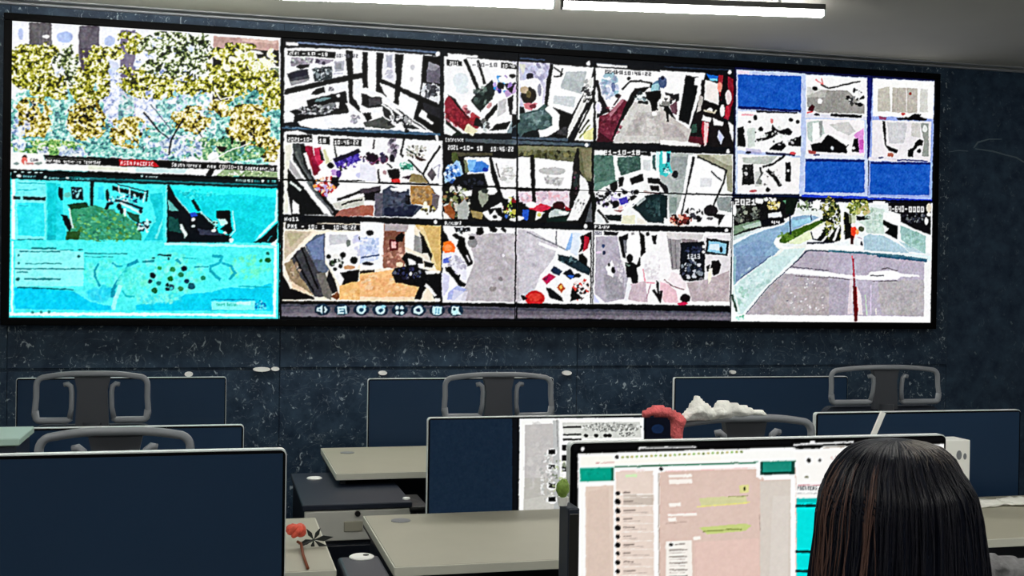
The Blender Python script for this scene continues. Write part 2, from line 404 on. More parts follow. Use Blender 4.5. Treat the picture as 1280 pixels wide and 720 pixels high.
# room view 1
A.S(70, 220, 8)
A.P((70, 250, 255), (0, 60), (1100, 90), (1100, 640), (860, 660), (100, 640)); A.P((28, 222, 236), (10, 70), (40, 80), (110, 640), (0, 640))
A.P((20, 214, 226), (930, 180), (1090, 160), (1090, 640), (880, 650), (1000, 420)); A.L((110, 250, 250), 26, (1120, 330), (1000, 620)); A.Rr((150, 255, 255), 1070, 90, 1102, 640, al=.8)
A.P((50, 150, 110), (140, 330), (370, 290), (520, 330), (700, 400), (830, 500), (860, 640), (110, 640))
A.K(260, 20, [(90, 190, 130), (50, 140, 90), (110, 215, 170), (30, 110, 90), (130, 200, 90), (60, 170, 150), (80, 130, 50)], 500, 500, 350, 170, al=.7, asp=.3, ang=.5)
A.P((20, 60, 30), (110, 285), (300, 260), (330, 310), (150, 335)); A.P((30, 60, 10), (105, 560), (240, 550), (230, 640), (100, 640), al=.8)
A.P((5, 10, 20), (50, 385), (110, 395), (165, 500), (130, 560), (95, 500)); A.L((200, 255, 250), 16, (130, 330), (165, 520))
A.P((5, 8, 25), (30, 110), (70, 120), (70, 240), (40, 240), (20, 180)); A.P((6, 8, 26), (150, 105), (265, 120), (275, 240), (160, 235)); A.E((90, 200, 190), 115, 190, 45, 25); A.K(12, 14, [(130, 240, 240), (40, 70, 100)], 210, 160, 50, 40)
A.P((0, 2, 6), (340, 50), (378, 55), (372, 300), (340, 295)); A.P((20, 200, 235), (420, 110), (480, 110), (480, 240), (420, 230), al=.6)
A.P((0, 4, 14), (562, 100), (620, 110), (730, 140), (725, 180), (565, 145)); A.P((0, 4, 14), (752, 145), (880, 175), (865, 228), (748, 200)); A.L((200, 255, 255), 14, (625, 90), (640, 170)); A.L((200, 255, 255), 14, (735, 120), (740, 200)); A.L((180, 255, 255), 12, (890, 150), (870, 260)); A.L((0, 4, 16), 22, (915, 150), (900, 250))
A.L((0, 20, 40), 9, (560, 65), (720, 110), (900, 160))
A.K(60, 17, [(150, 255, 250), (220, 255, 255), (10, 60, 110), (60, 200, 210)], 700, 230, 180, 45); A.L((5, 20, 60), 26, (600, 240), (760, 290), (860, 330)); A.L((190, 255, 255), 22, (640, 270), (850, 370))
A.L((4, 8, 20), 30, (500, 330), (520, 280), (570, 270)); A.E((4, 8, 20), 630, 310, 25, 35); A.E((4, 8, 20), 660, 350, 22, 35); A.E((0, 6, 26), 850, 355, 20, 20); A.E((10, 20, 30), 515, 190, 20, 60)
A.P((20, 70, 50), (700, 350), (830, 390), (840, 480), (760, 440)); A.L((210, 255, 240), 24, (690, 330), (690, 400)); A.K(26, 22, [(0, 10, 40), (190, 255, 250), (20, 60, 80)], 890, 500, 70, 60); A.L((90, 240, 240), 12, (975, 400), (990, 460), (940, 480))
# room view 2
A.S(200, 225, 8.47)
A.P((10, 224, 236), (70, 55), (1245, 95), (1245, 690), (70, 680)); A.P((40, 255, 255), (100, 60), (1240, 100), (1240, 190), (900, 150), (600, 160), (120, 100)); A.P((0, 206, 222), (780, 380), (1040, 480), (990, 660), (780, 650), al=.7)
A.P((160, 255, 255), (70, 60), (330, 360), (200, 330), (70, 120)); A.P((2, 8, 16), (75, 50), (100, 50), (175, 200), (310, 350), (440, 350), (560, 440), (620, 560), (760, 590), (730, 665), (70, 660), (75, 330))
A.P((20, 100, 90), (90, 380), (190, 410), (230, 560), (90, 540), al=.7); A.P((120, 230, 220), (80, 200), (140, 260), (200, 330), (90, 320), al=.8); A.L((4, 10, 20), 30, (90, 330), (170, 400))
A.L((2, 4, 12), 38, (350, 220), (410, 320)); A.P((30, 70, 190), (320, 350), (380, 340), (400, 380), (330, 400)); A.E((240, 250, 255), 352, 420, 22, 18); A.E((220, 250, 250), 352, 488, 22, 14); A.P((210, 255, 245), (210, 465), (235, 470), (290, 580), (265, 615), (220, 520)); A.P((60, 66, 90), (400, 510), (560, 540), (700, 590), (420, 580), al=.7)
A.P((0, 0, 4), (595, 325), (740, 320), (750, 440), (770, 540), (730, 580), (640, 520), (680, 480), (600, 400)); A.P((190, 255, 240), (610, 410), (690, 415), (720, 460), (650, 490)); A.E((140, 230, 210), 580, 450, 34, 22); A.K(14, 14, [(0, 0, 0), (150, 240, 230)], 590, 470, 50, 40); A.E((230, 255, 250), 568, 535, 26, 18); A.E((230, 255, 250), 685, 560, 20, 14); A.L((160, 255, 250), 14, (430, 340), (520, 430), (540, 440)); A.L((160, 255, 250), 14, (770, 330), (790, 540), (740, 600)); A.E((210, 255, 250), 750, 640, 26, 26)
A.K(40, 18, [(0, 190, 200), (90, 255, 250)], 400, 150, 190, 60, al=.6); A.P((0, 170, 180), (230, 130), (320, 125), (300, 160), (240, 165), al=.6)
A.P((180, 255, 255), (1230, 100), (1245, 100), (1245, 430), (1080, 590), (1000, 650), (1060, 570), (1215, 420)); A.P((3, 8, 12), (1245, 450), (1090, 600), (985, 665), (1245, 690)); A.P((190, 255, 255), (1245, 620), (1160, 690), (1245, 700)); A.L((140, 255, 255), 22, (60, 672), (740, 690))
A.L((60, 245, 250), 30, (45, 60), (45, 680)); A.L((40, 150, 160), 10, (1140, 650), (1180, 590))
# map
A.S(10, 295, 6.859)
A.P((80, 252, 252), (30, 45), (2330, 60), (2320, 680), (30, 680)); A.P((140, 255, 255), (60, 110), (440, 120), (650, 140), (650, 430), (60, 430)); A.P((0, 212, 250), (50, 440), (560, 470), (700, 560), (900, 610), (880, 640), (60, 625))
A.L((0, 120, 135), 12, (80, 440), (560, 460)); A.L((255, 255, 255), 14, (40, 50), (32, 680)); A.L((225, 255, 255), 24, (20, 668), (1180, 668)); A.L((255, 255, 255), 15, (20, 676), (1180, 676))
for (x0, x1, y, w) in [(80, 300, 30, 8), (205, 410, 104, 14), (100, 440, 132, 8), (150, 460, 236, 7), (60, 660, 280, 10), (80, 165, 308, 12), (145, 445, 367, 15), (440, 560, 120, 6), (660, 1020, 150, 9), (660, 900, 178, 5)]: A.L((0, 120, 128), w, (x0, y), (x1, y+2), al=.85)
A.E((0, 110, 110), 87, 368, 18, 14); A.E((0, 120, 130), 90, 165, 10, 10); A.E((0, 120, 130), 90, 232, 12, 10); A.E((0, 110, 110), 607, 176, 16, 12); A.E((0, 110, 120), 620, 118, 26, 6)
A.K(160, 26, [(60, 240, 235), (110, 255, 235), (90, 245, 215), (120, 255, 255)], 870, 320, 220, 110, al=.5)
A.K(60, 28, [(30, 214, 245), (60, 225, 250)], 790, 500, 110, 60, al=.6)
A.L((0, 170, 190), 18, (775, 240), (740, 300), (745, 350), (785, 430)); A.L((0, 165, 190), 30, (1110, 215), (1040, 250), (980, 340), (930, 410), (900, 460), (900, 520)); A.L((0, 180, 200), 14, (900, 235), (930, 262), (980, 260))
A.K(120, 26, [(90, 250, 245), (120, 255, 235), (70, 235, 220)], 1060, 400, 110, 130, al=.55); A.L((190, 255, 255), 34, (960, 430), (930, 520), (900, 620), al=.7); A.L((0, 190, 200), 16, (980, 470), (1010, 515), (1080, 520), al=.8)
for x in (210, 285, 350): A.E((0, 150, 150), x, 652, 12, 12)
A.S(170, 295, 6.856)
A.P((0, 216, 248), (0, 590), (300, 560), (420, 500), (650, 480), (800, 440), (1000, 450), (1160, 400), (1180, 640), (0, 640)); A.K(160, 24, [(120, 255, 225), (90, 250, 235), (150, 255, 250), (110, 250, 210)], 300, 320, 300, 170, al=.5)
A.K(90, 24, [(120, 250, 190), (100, 250, 210), (90, 250, 240)], 980, 270, 180, 100, al=.5); A.K(80, 22, [(130, 255, 235), (60, 220, 235)], 200, 540, 190, 40, al=.5)
A.L((0, 180, 200), 24, (660, 170), (740, 180), (715, 230), (640, 260), (640, 300), (690, 350), (720, 370)); A.L((0, 180, 200), 22, (740, 230), (820, 260), (850, 320), (800, 370)); A.L((0, 150, 170), 9, (500, 265), (620, 265)); A.L((0, 190, 210), 12, (880, 430), (1160, 440))
A.L((4, 60, 66), 15, (190, 162), (300, 166)); A.E((0, 60, 70), 148, 192, 13, 7); A.E((0, 40, 50), 283, 192, 9, 12); A.L((0, 150, 160), 18, (60, 220), (150, 216)); A.L((0, 170, 190), 20, (350, 200), (380, 230)); A.L((0, 180, 190), 6, (400, 185), (510, 195))
for c, x, y, r in [((40, 160, 90), 206, 278, 18), ((30, 140, 80), 315, 287, 24), ((0, 10, 40), 413, 277, 26), ((30, 130, 90), 386, 330, 24), ((0, 12, 30), 140, 337, 26), ((10, 60, 80), 120, 390, 20), ((10, 130, 130), 195, 405, 22), ((20, 120, 50), 297, 366, 24), ((30, 60, 90), 298, 440, 30), ((0, 4, 50), 268, 456, 20), ((0, 20, 40), 270, 420, 16), ((10, 100, 60), 160, 468, 25), ((40, 130, 80), 382, 452, 24), ((10, 60, 90), 436, 390, 22), ((10, 90, 110), 475, 430, 30), ((20, 140, 110), 576, 362, 22), ((10, 90, 30), 1131, 208, 24), ((30, 160, 90), 1072, 212, 16), ((10, 120, 110), 1128, 148, 14)]:
    A.E((90, 255, 225), x, y, r+9, r+9, al=.5); A.E(c, x, y, r, r*.95)
A.E((60, 220, 230), 150, 375, 12, 12); A.E((60, 190, 200), 305, 450, 14, 14); A.E((90, 230, 240), 375, 390, 14)
A.L((0, 150, 190), 8, (650, 545), (1010, 545)); A.Rr((130, 255, 250), 645, 560, 1020, 635); A.T('Smart Nation', 690, 575, 26, (40, 190, 170), 180); A.Rr((190, 255, 255), 860, 565, 980, 590); A.K(30, 12, [(0, 130, 190), (20, 190, 230), (90, 230, 250)], 1070, 595, 45, 40)
A.L((255, 255, 255), 24, (1195, 80), (1190, 690)); A.L((235, 255, 255), 22, (0, 668), (1195, 682)); A.L((170, 255, 255), 22, (250, 66), (1200, 92)); A.P(W_, (1150, 70), (1200, 30), (1200, 95))
# ---- camera feeds, middle group
A.S(0, 0, 1)
A.P((6, 9, 14), (350.5, 46), (742, 72), (918, 84), (917, 404), (350, 404))
A.L((110, 125, 155), 1.8, (372, 53.5), (460, 59)); A.L((80, 96, 122), 2.4, (440, 58), (553, 66)); A.L((50, 66, 92), 1.6, (560, 66), (680, 75)); A.L((30, 42, 60), 1.4, (742, 79), (915, 88))
# feed 1: glass lobby
A.P((246, 248, 252), (356, 60), (430, 61), (553, 70), (553, 173), (355, 160))
A.S(352, 45, 10.29)
A.Rr(W_, 55, 84, 208, 124); A.P(W_, (180, 150), (540, 158), (820, 182), (1070, 200), (1070, 300), (40, 280), (40, 190))
A.P(K_, (75, 192), (420, 192), (690, 205), (690, 285), (430, 268), (75, 252))
A.T('2021', 98, 200, 40, W_, 140); A.T('-10', 265, 205, 42, W_, 180); A.T('-18', 470, 212, 46, W_, 130); A.T('10:46:22', 700, 228, 46, (90, 90, 100), 290, .02)
A.P((152, 144, 158), (125, 268), (415, 285), (400, 345), (310, 380), (120, 385)); A.K(26, 22, [(120, 120, 128), (180, 176, 190), (205, 215, 205)], 260, 325, 130, 40)
A.P((158, 150, 166), (430, 290), (670, 305), (660, 330), (540, 370), (430, 350)); A.E((70, 60, 80), 460, 328, 30, 25); A.E((60, 55, 75), 540, 350, 25, 25)
A.P((60, 62, 72), (70, 485), (200, 440), (340, 425), (360, 565), (120, 640)); A.P((22, 22, 40), (80, 490), (340, 428), (350, 500), (100, 555)); A.P((150, 150, 156), (105, 590), (355, 545), (360, 572), (125, 640))
A.P(K_, (185, 395), (240, 370), (365, 365), (350, 405), (240, 430)); A.P((40, 50, 56), (390, 425), (530, 400), (645, 385), (650, 555), (425, 588)); A.K(40, 22, [(130, 140, 146), (20, 26, 34), (90, 96, 100), (190, 200, 204)], 520, 480, 115, 85)
A.P((176, 178, 190), (672, 330), (810, 320), (800, 440), (690, 470)); A.P((150, 152, 160), (690, 340), (770, 345), (760, 420), (700, 430)); A.L((190, 186, 204), 12, (660, 490), (780, 485))
A.P(K_, (40, 690), (120, 665), (850, 505), (1040, 470), (1040, 540), (860, 575), (600, 625), (40, 760)); A.P(K_, (820, 186), (912, 190), (918, 560), (920, 790), (1000, 900), (1010, 990), (870, 860), (850, 560)); A.P(K_, (1040, 205), (1070, 205), (1070, 500), (1040, 500))
A.P(K_, (450, 690), (540, 650), (560, 720), (470, 740)); A.K(8, 18, [(40, 40, 46), (120, 120, 126)], 640, 685, 35, 20)
A.S(352, 105, 10.29)
A.P((252, 252, 253), (30, 150), (440, 70), (320, 200), (330, 260), (30, 350)); A.P(K_, (375, 135), (450, 60), (540, 60), (560, 110), (450, 140))
A.P((8, 9, 12), (325, 210), (820, 90), (850, 210), (860, 330), (640, 400), (350, 440), (200, 490), (150, 480), (170, 400), (100, 350), (340, 290)); A.P((110, 140, 144), (425, 230), (440, 195), (560, 170), (640, 180), (560, 215)); A.E((248, 248, 250), 728, 150, 24, 26)
A.P((110, 112, 116), (180, 400), (420, 310), (640, 240), (720, 230), (660, 330), (560, 400), (450, 380), (300, 390)); A.K(60, 24, [(60, 62, 66), (150, 152, 156), (190, 190, 196), (20, 20, 24)], 450, 330, 240, 60, ang=-.3, asp=.3); A.P(W_, (695, 240), (745, 235), (735, 310), (700, 310))
A.P((10, 14, 22), (30, 500), (200, 480), (240, 540), (600, 600), (1070, 620), (1070, 640), (30, 600)); A.P(W_, (30, 370), (100, 365), (150, 430), (140, 480), (60, 465), (30, 440)); A.P(W_, (235, 490), (420, 450), (550, 440), (560, 520), (640, 575), (400, 570), (220, 520))
A.P(W_, (600, 450), (880, 385), (980, 390), (1070, 450), (1070, 500), (760, 560), (660, 510)); A.K(16, 24, [(190, 186, 200), (150, 150, 160)], 940, 450, 60, 50); A.P((60, 72, 84), (580, 570), (1070, 560), (1070, 600), (700, 590)); A.L((90, 118, 140), 9, (40, 550), (560, 590), (1070, 606)); A.P((24, 26, 22), (640, 350), (860, 320), (860, 370), (640, 400)); A.P(W_, (820, 240), (870, 245), (950, 330), (900, 370)); A.P((6, 8, 12), (870, 190), (960, 250), (1010, 310), (960, 320), (880, 250)); A.P(W_, (1000, 330), (1070, 310), (1070, 360), (1010, 360))
A.S(450, 55, 6)
A.P(K_, (18, 60), (58, 62), (60, 330), (20, 325)); A.P(K_, (120, 62), (175, 66), (165, 250), (160, 300), (200, 400), (160, 370), (118, 355)); A.P(W_, (58, 58), (122, 62), (118, 360), (60, 350))
A.P(K_, (262, 74), (328, 78), (305, 330), (290, 460), (250, 440), (270, 250)); A.P((236, 236, 246), (175, 68), (262, 74), (250, 190), (265, 230), (255, 300), (165, 245)); A.P((176, 178, 194), (195, 80), (240, 85), (240, 180), (200, 175)); A.K(12, 20, [(200, 200, 214), (255, 255, 255)], 205, 215, 35, 35)
A.P(W_, (328, 78), (472, 82), (430, 390), (302, 328)); A.E((180, 180, 190), 395, 175, 14, 20, al=.6); A.E((190, 190, 198), 388, 265, 12, 18, al=.6)
A.P(K_, (472, 84), (620, 95), (620, 680), (560, 670), (400, 560), (450, 380)); A.P((98, 94, 108), (515, 130), (615, 175), (608, 300), (500, 285), (500, 200)); A.P((150, 148, 158), (515, 130), (600, 170), (560, 200), (505, 190)); A.P((222, 224, 230), (470, 290), (600, 320), (615, 380), (590, 460), (455, 385)); A.K(34, 20, [(40, 42, 50), (90, 92, 100), (200, 204, 210)], 530, 355, 60, 45)
A.P(K_, (140, 250), (640, 470), (640, 530), (420, 420), (250, 330), (140, 290)); A.P(W_, (145, 290), (255, 345), (262, 425), (235, 425), (180, 370)); A.P(W_, (295, 385), (420, 450), (400, 545), (290, 470)); A.P((26, 26, 32), (470, 440), (600, 480), (600, 560), (480, 500)); A.P(W_, (460, 490), (505, 520), (500, 550), (555, 590), (545, 605), (440, 540))
A.P((12, 12, 14), (10, 370), (160, 400), (170, 470), (60, 480), (10, 460)); A.P((246, 246, 248), (20, 365), (110, 360), (165, 380), (90, 400)); A.P((60, 58, 62), (60, 410), (150, 400), (160, 450), (70, 470))
A.P((70, 74, 72), (20, 590), (160, 540), (280, 620), (220, 640), (40, 620)); A.P((36, 38, 40), (160, 440), (300, 500), (500, 640), (300, 630), (180, 540)); A.L((222, 222, 226), 17, (165, 450), (235, 500), (250, 540)); A.L((250, 250, 252), 20, (190, 440), (400, 600), (520, 668)); A.K(40, 18, [(30, 32, 36), (150, 150, 152), (220, 220, 222)], 300, 580, 90, 45); A.P(W_, (90, 520), (170, 510), (160, 550), (60, 580)); A.P(K_, (20, 520), (80, 515), (90, 560), (50, 580)); A.P(W_, (0, 560), (40, 580), (10, 605)); A.P(W_, (255, 600), (300, 590), (340, 640), (270, 640))
A.L((60, 92, 120), 16, (0, 650), (260, 655), (620, 680)); A.L(K_, 20, (0, 675), (640, 705)); A.E(W_, 583, 73, 18, 18); A.E(K_, 350, 650, 18, 16)
# feed 2: counter from above
A.S(550, 60, 6)
A.P((250, 250, 252), (30, 60), (600, 105), (600, 640), (26, 640)); A.P((9, 12, 18), (0, 20), (600, 60), (600, 100), (280, 80), (275, 60), (50, 45), (30, 60), (0, 60)); A.P(W_, (55, 38), (280, 58), (280, 76), (60, 66)); A.P(K_, (50, 86), (165, 98), (165, 135), (50, 130)); A.T('2021', 72, 100, 30, W_, 70); A.T('-10-18', 245, 112, 30, (120, 120, 124), 190); A.P(K_, (458, 108), (580, 122), (580, 160), (458, 150)); A.T('10:46', 470, 120, 28, W_, 95)
A.L(K_, 26, (190, 90), (235, 190), (285, 310)); A.L(K_, 20, (285, 100), (310, 180), (335, 265)); A.E((214, 226, 232), 155, 245, 60, 60, al=.7); A.E((214, 228, 232), 165, 315, 50, 30, al=.6)
A.P((22, 34, 32), (228, 395), (390, 238), (420, 300), (395, 380), (300, 480)); A.K(30, 22, [(60, 80, 74), (16, 24, 24), (110, 130, 120)], 320, 360, 70, 60, al=.6)
A.P((128, 22, 40), (34, 400), (70, 350), (150, 440), (240, 540), (300, 560), (290, 600), (180, 620), (40, 520)); A.K(60, 18, [(160, 40, 56), (90, 10, 24), (186, 60, 70)], 130, 510, 100, 80, al=.5); A.P((12, 4, 6), (60, 345), (110, 380), (220, 540), (130, 440)); A.P((160, 40, 50), (240, 480), (300, 520), (280, 560), (220, 540)); A.P((12, 10, 12), (270, 520), (320, 545), (330, 600), (250, 580)); A.P((180, 60, 70), (230, 490), (250, 480), (260, 520), (235, 530)); A.P((234, 226, 190), (210, 565), (280, 620), (240, 660), (180, 620)); A.P((14, 30, 20), (40, 540), (180, 650), (100, 660), (40, 600)); A.P((240, 246, 244), (30, 560), (120, 630), (90, 660), (30, 640))
A.P(K_, (400, 440), (430, 410), (430, 460), (350, 550), (330, 530)); A.E((200, 150, 150), 370, 430, 14, 26, .6); A.P((206, 206, 208), (440, 390), (500, 380), (490, 480), (430, 520)); A.P(W_, (420, 330), (500, 350), (470, 390), (400, 410)); A.K(24, 22, [(50, 40, 130), (40, 150, 220), (190, 170, 226), (20, 20, 40), (150, 120, 190), (240, 244, 255)], 480, 270, 85, 70); A.E(K_, 455, 285, 28, 28); A.E(W_, 470, 235, 34, 26); A.P((190, 160, 206), (480, 330), (570, 270), (570, 330), (500, 370)); A.E(K_, 545, 210, 25, 15); A.P((16, 10, 22), (500, 310), (560, 270), (540, 340)); A.P((12, 10, 16), (505, 380), (550, 350), (540, 490), (600, 510), (520, 500)); A.P(K_, (420, 570), (530, 550), (500, 610), (370, 620), (400, 590)); A.P((120, 140, 146), (540, 540), (600, 540), (600, 640), (500, 640)); A.P((10, 20, 30), (545, 600), (600, 560), (600, 660), (530, 660)); A.K(14, 18, [(20, 20, 20), (190, 200, 200), (90, 90, 90)], 330, 580, 40, 40)
A.S(640, 70, 6.264)
A.P((206, 204, 226), (0, 40), (320, 60), (300, 140), (260, 400), (60, 400), (60, 120)); A.K(50, 26, [(170, 166, 196), (120, 116, 150), (236, 238, 250), (196, 200, 232)], 190, 140, 110, 70, al=.7); A.E((30, 24, 40), 140, 160, 30, 28); A.P((220, 222, 210), (50, 60), (110, 70), (90, 150)); A.E(K_, 15, 80, 20, 20)
A.P((250, 250, 252), (55, 190), (200, 170), (250, 260), (230, 420), (100, 440)); A.E((150, 150, 170), 215, 265, 16, 50); A.E((28, 22, 16), 130, 310, 62, 66); A.E((190, 170, 140), 95, 265, 34, 28); A.P((210, 120, 130), (90, 370), (200, 370), (150, 430), (100, 410)); A.E((120, 40, 56), 165, 395, 28, 18); A.E((96, 84, 50), 130, 300, 20, 30)
A.P((60, 84, 84), (60, 450), (200, 420), (260, 370), (330, 480), (320, 560), (240, 600), (60, 640), (30, 560)); A.P((110, 138, 138), (90, 460), (250, 420), (230, 520), (110, 500)); A.K(30, 24, [(80, 104, 106), (50, 72, 74), (130, 156, 156)], 180, 510, 110, 70, al=.6); A.P((10, 16, 18), (100, 600), (210, 570), (240, 640), (60, 650))
A.P(K_, (300, 60), (325, 66), (300, 240), (290, 380), (460, 460), (640, 250), (640, 340), (560, 440), (480, 600), (430, 660), (300, 640), (330, 560), (350, 500), (300, 430), (255, 370), (270, 200)); A.P(W_, (325, 66), (640, 90), (620, 180), (470, 456), (278, 384)); A.P((186, 194, 196), (420, 125), (585, 120), (560, 240), (540, 300), (380, 250)); A.P((206, 212, 216), (330, 310), (500, 320), (480, 400), (320, 370)); A.L(K_, 12, (330, 90), (395, 140), (380, 160), (330, 160)); A.L(K_, 10, (395, 100), (380, 150))
A.L(W_, 56, (290, 410), (345, 470), (340, 560), (270, 600), (230, 610)); A.P(W_, (210, 580), (260, 580), (250, 620), (225, 650)); A.P((20, 20, 22), (370, 560), (430, 560), (420, 620), (370, 620)); A.K(14, 18, [(50, 50, 54)], 400, 590, 35, 30)
A.P((236, 236, 232), (600, 190), (640, 160), (640, 230), (560, 420), (430, 660), (440, 560), (540, 350)); A.K(40, 16, [(60, 60, 62), (180, 180, 178), (246, 246, 244)], 585, 280, 35, 90, ang=-1); A.P((250, 250, 244), (640, 360), (640, 670), (480, 660), (560, 460)); A.P((232, 230, 160), (560, 600), (640, 560), (640, 660), (560, 655)); A.L((40, 44, 30), 12, (530, 600), (600, 500)); A.L((120, 130, 60), 10, (530, 640), (610, 540)); A.L(K_, 14, (480, 660), (600, 420), (630, 350))
A.P((66, 80, 96), (0, 630), (440, 645), (440, 665), (0, 670)); A.E(W_, 598, 58, 17, 18); A.P(K_, (0, 460), (60, 470), (60, 520), (0, 560)); A.Rr((220, 240, 244), 40, 380, 62, 500)
A.S(0, 0, 1); A.L(K_, 1.4, (646.5, 76), (646, 178)); A.L((9, 12, 18), 5, (552.5, 64), (552.5, 380)); A.L((4, 6, 10), 3.4, (743.8, 78), (742, 383))
# feed 3: shop floor
A.S(740, 75, 6.544)
A.P((252, 252, 252), (30, 60), (590, 100), (590, 680), (36, 660)); A.P(W_, (40, 28), (285, 48), (285, 64), (50, 54)); A.P((9, 12, 18), (285, 20), (590, 40), (590, 80), (290, 66)); A.T('2021-10-18', 105, 80, 30, (24, 24, 30), 150, .05); A.T('10:46:22', 265, 90, 30, (60, 60, 66), 225, .05)
A.K(50, 24, [(190, 200, 226), (140, 150, 180), (226, 232, 246), (120, 170, 190)], 140, 220, 70, 110, al=.7); A.E((60, 80, 130), 175, 220, 16, 40, al=.7)
A.P((10, 6, 12), (20, 160), (50, 165), (80, 290), (150, 420), (100, 440), (40, 480), (50, 300)); A.E((230, 226, 250), 52, 390, 26, 50); A.P(W_, (30, 220), (50, 250), (50, 330), (25, 340)); A.L(K_, 16, (245, 240), (310, 178), (400, 172), (490, 190), (480, 225)); A.E(K_, 303, 152, 15, 16); A.E((30, 24, 30), 212, 294, 24, 18); A.L((80, 60, 66), 14, (180, 370), (235, 290))
A.P((210, 208, 204), (300, 400), (340, 340), (590, 350), (590, 680), (170, 680)); A.P((186, 180, 178), (360, 430), (590, 420), (590, 620), (260, 620), al=.8); A.K(60, 26, [(200, 196, 192), (170, 166, 164), (226, 222, 218)], 450, 520, 140, 100, al=.5)
A.P((98, 22, 44), (60, 460), (130, 440), (250, 320), (300, 340), (240, 500), (170, 670), (40, 670)); A.P((50, 6, 20), (60, 590), (130, 640), (170, 672), (40, 672)); A.K(70, 16, [(130, 46, 66), (84, 14, 32), (150, 70, 86), (60, 8, 24)], 160, 500, 90, 120, al=.6); A.P((206, 150, 160), (140, 440), (235, 320), (262, 330), (150, 470), al=.7)
A.P((8, 6, 8), (290, 330), (350, 230), (470, 220), (430, 260), (370, 280), (330, 360), (250, 490), (170, 660), (155, 660), (220, 500)); A.P(W_, (245, 300), (320, 200), (480, 195), (450, 215), (350, 215), (270, 330)); A.P((14, 20, 22), (380, 330), (460, 330), (460, 365), (370, 355)); A.K(20, 22, [(110, 130, 136), (220, 230, 230), (30, 40, 44)], 400, 300, 60, 30)
A.P((80, 120, 150), (500, 190), (590, 140), (590, 230), (520, 260), (480, 230)); A.P((150, 196, 206), (490, 200), (550, 190), (540, 270), (480, 250)); A.E((16, 20, 40), 570, 160, 24, 24); A.P(K_, (440, 260), (570, 250), (560, 310), (530, 350), (540, 410), (490, 420), (480, 350), (440, 310)); A.E(W_, 510, 440, 22, 16)
A.S(825, 80, 6.546)
A.P((252, 252, 252), (0, 50), (370, 76), (330, 260), (130, 460), (0, 200)); A.P((200, 194, 190), (0, 350), (130, 460), (240, 520), (330, 600), (330, 680), (0, 660)); A.P((172, 164, 164), (20, 480), (120, 500), (220, 600), (40, 600), al=.7); A.P(W_, (0, 620), (300, 640), (300, 670), (0, 660), al=.8)
A.E((70, 90, 130), 22, 150, 34, 50); A.E((20, 30, 60), 22, 115, 18, 16); A.E(W_, 30, 230, 26, 36); A.P((30, 26, 34), (40, 230), (110, 250), (160, 240), (160, 300), (60, 280)); A.K(20, 20, [(20, 20, 24), (230, 226, 220), (110, 100, 100)], 80, 280, 70, 40); A.P((96, 60, 74), (80, 340), (140, 300), (140, 420), (100, 400)); A.P(K_, (45, 350), (70, 350), (72, 475), (55, 475)); A.L(K_, 12, (0, 340), (70, 360)); A.P((120, 120, 116), (20, 300), (80, 310), (80, 345), (10, 340))
A.P(W_, (188, 90), (340, 100), (330, 250), (240, 530), (128, 465)); A.P((6, 8, 10), (210, 92), (318, 108), (300, 240), (236, 498), (152, 458), (180, 280)); A.P(W_, (282, 110), (330, 110), (326, 180), (280, 170))
A.P((190, 186, 180), (320, 260), (360, 250), (340, 380), (300, 400)); A.P((16, 10, 14), (340, 130), (372, 130), (360, 270), (330, 260)); A.P((246, 240, 236), (370, 130), (480, 160), (480, 340), (360, 290)); A.P((20, 100, 200), (380, 82), (480, 100), (460, 140), (400, 120)); A.P((110, 200, 240), (400, 120), (470, 116), (470, 140), (410, 140))
A.P((150, 30, 46), (480, 90), (540, 95), (530, 250), (500, 300), (470, 200)); A.E((250, 150, 130), 490, 190, 20, 40); A.P((12, 4, 8), (520, 90), (555, 100), (545, 200), (520, 290), (490, 290)); A.P((130, 20, 40), (555, 100), (600, 130), (600, 300), (560, 460), (520, 440), (560, 330)); A.E((240, 220, 220), 560, 270, 26, 60); A.E((250, 244, 242), 510, 380, 20, 50); A.E((180, 30, 50), 550, 390, 20, 50)
A.P((10, 8, 10), (350, 300), (470, 350), (480, 400), (400, 380), (330, 370)); A.P((18, 14, 16), (300, 400), (360, 360), (480, 420), (520, 480), (600, 500), (600, 680), (430, 680), (240, 600), (270, 480)); A.P(W_, (350, 420), (420, 440), (410, 480), (340, 460)); A.P(W_, (430, 440), (520, 480), (510, 510), (440, 500)); A.E(W_, 408, 378, 24, 18); A.P((176, 40, 60), (345, 470), (400, 480), (390, 640), (360, 670), (340, 560)); A.P((240, 200, 200), (360, 470), (400, 490), (380, 660), (360, 670)); A.P((200, 206, 250), (480, 540), (525, 600), (500, 660), (470, 600)); A.P(W_, (560, 470), (600, 500), (600, 640), (570, 560)); A.P((190, 200, 250), (590, 560), (620, 540), (620, 690)); A.P((40, 70, 60), (260, 500), (300, 490), (300, 560), (250, 560)); A.P((80, 20, 34), (240, 590), (350, 600), (350, 660), (230, 640)); A.L((190, 180, 160), 14, (360, 380), (440, 400), (460, 380)); A.E(W_, 570, 68, 16, 16)
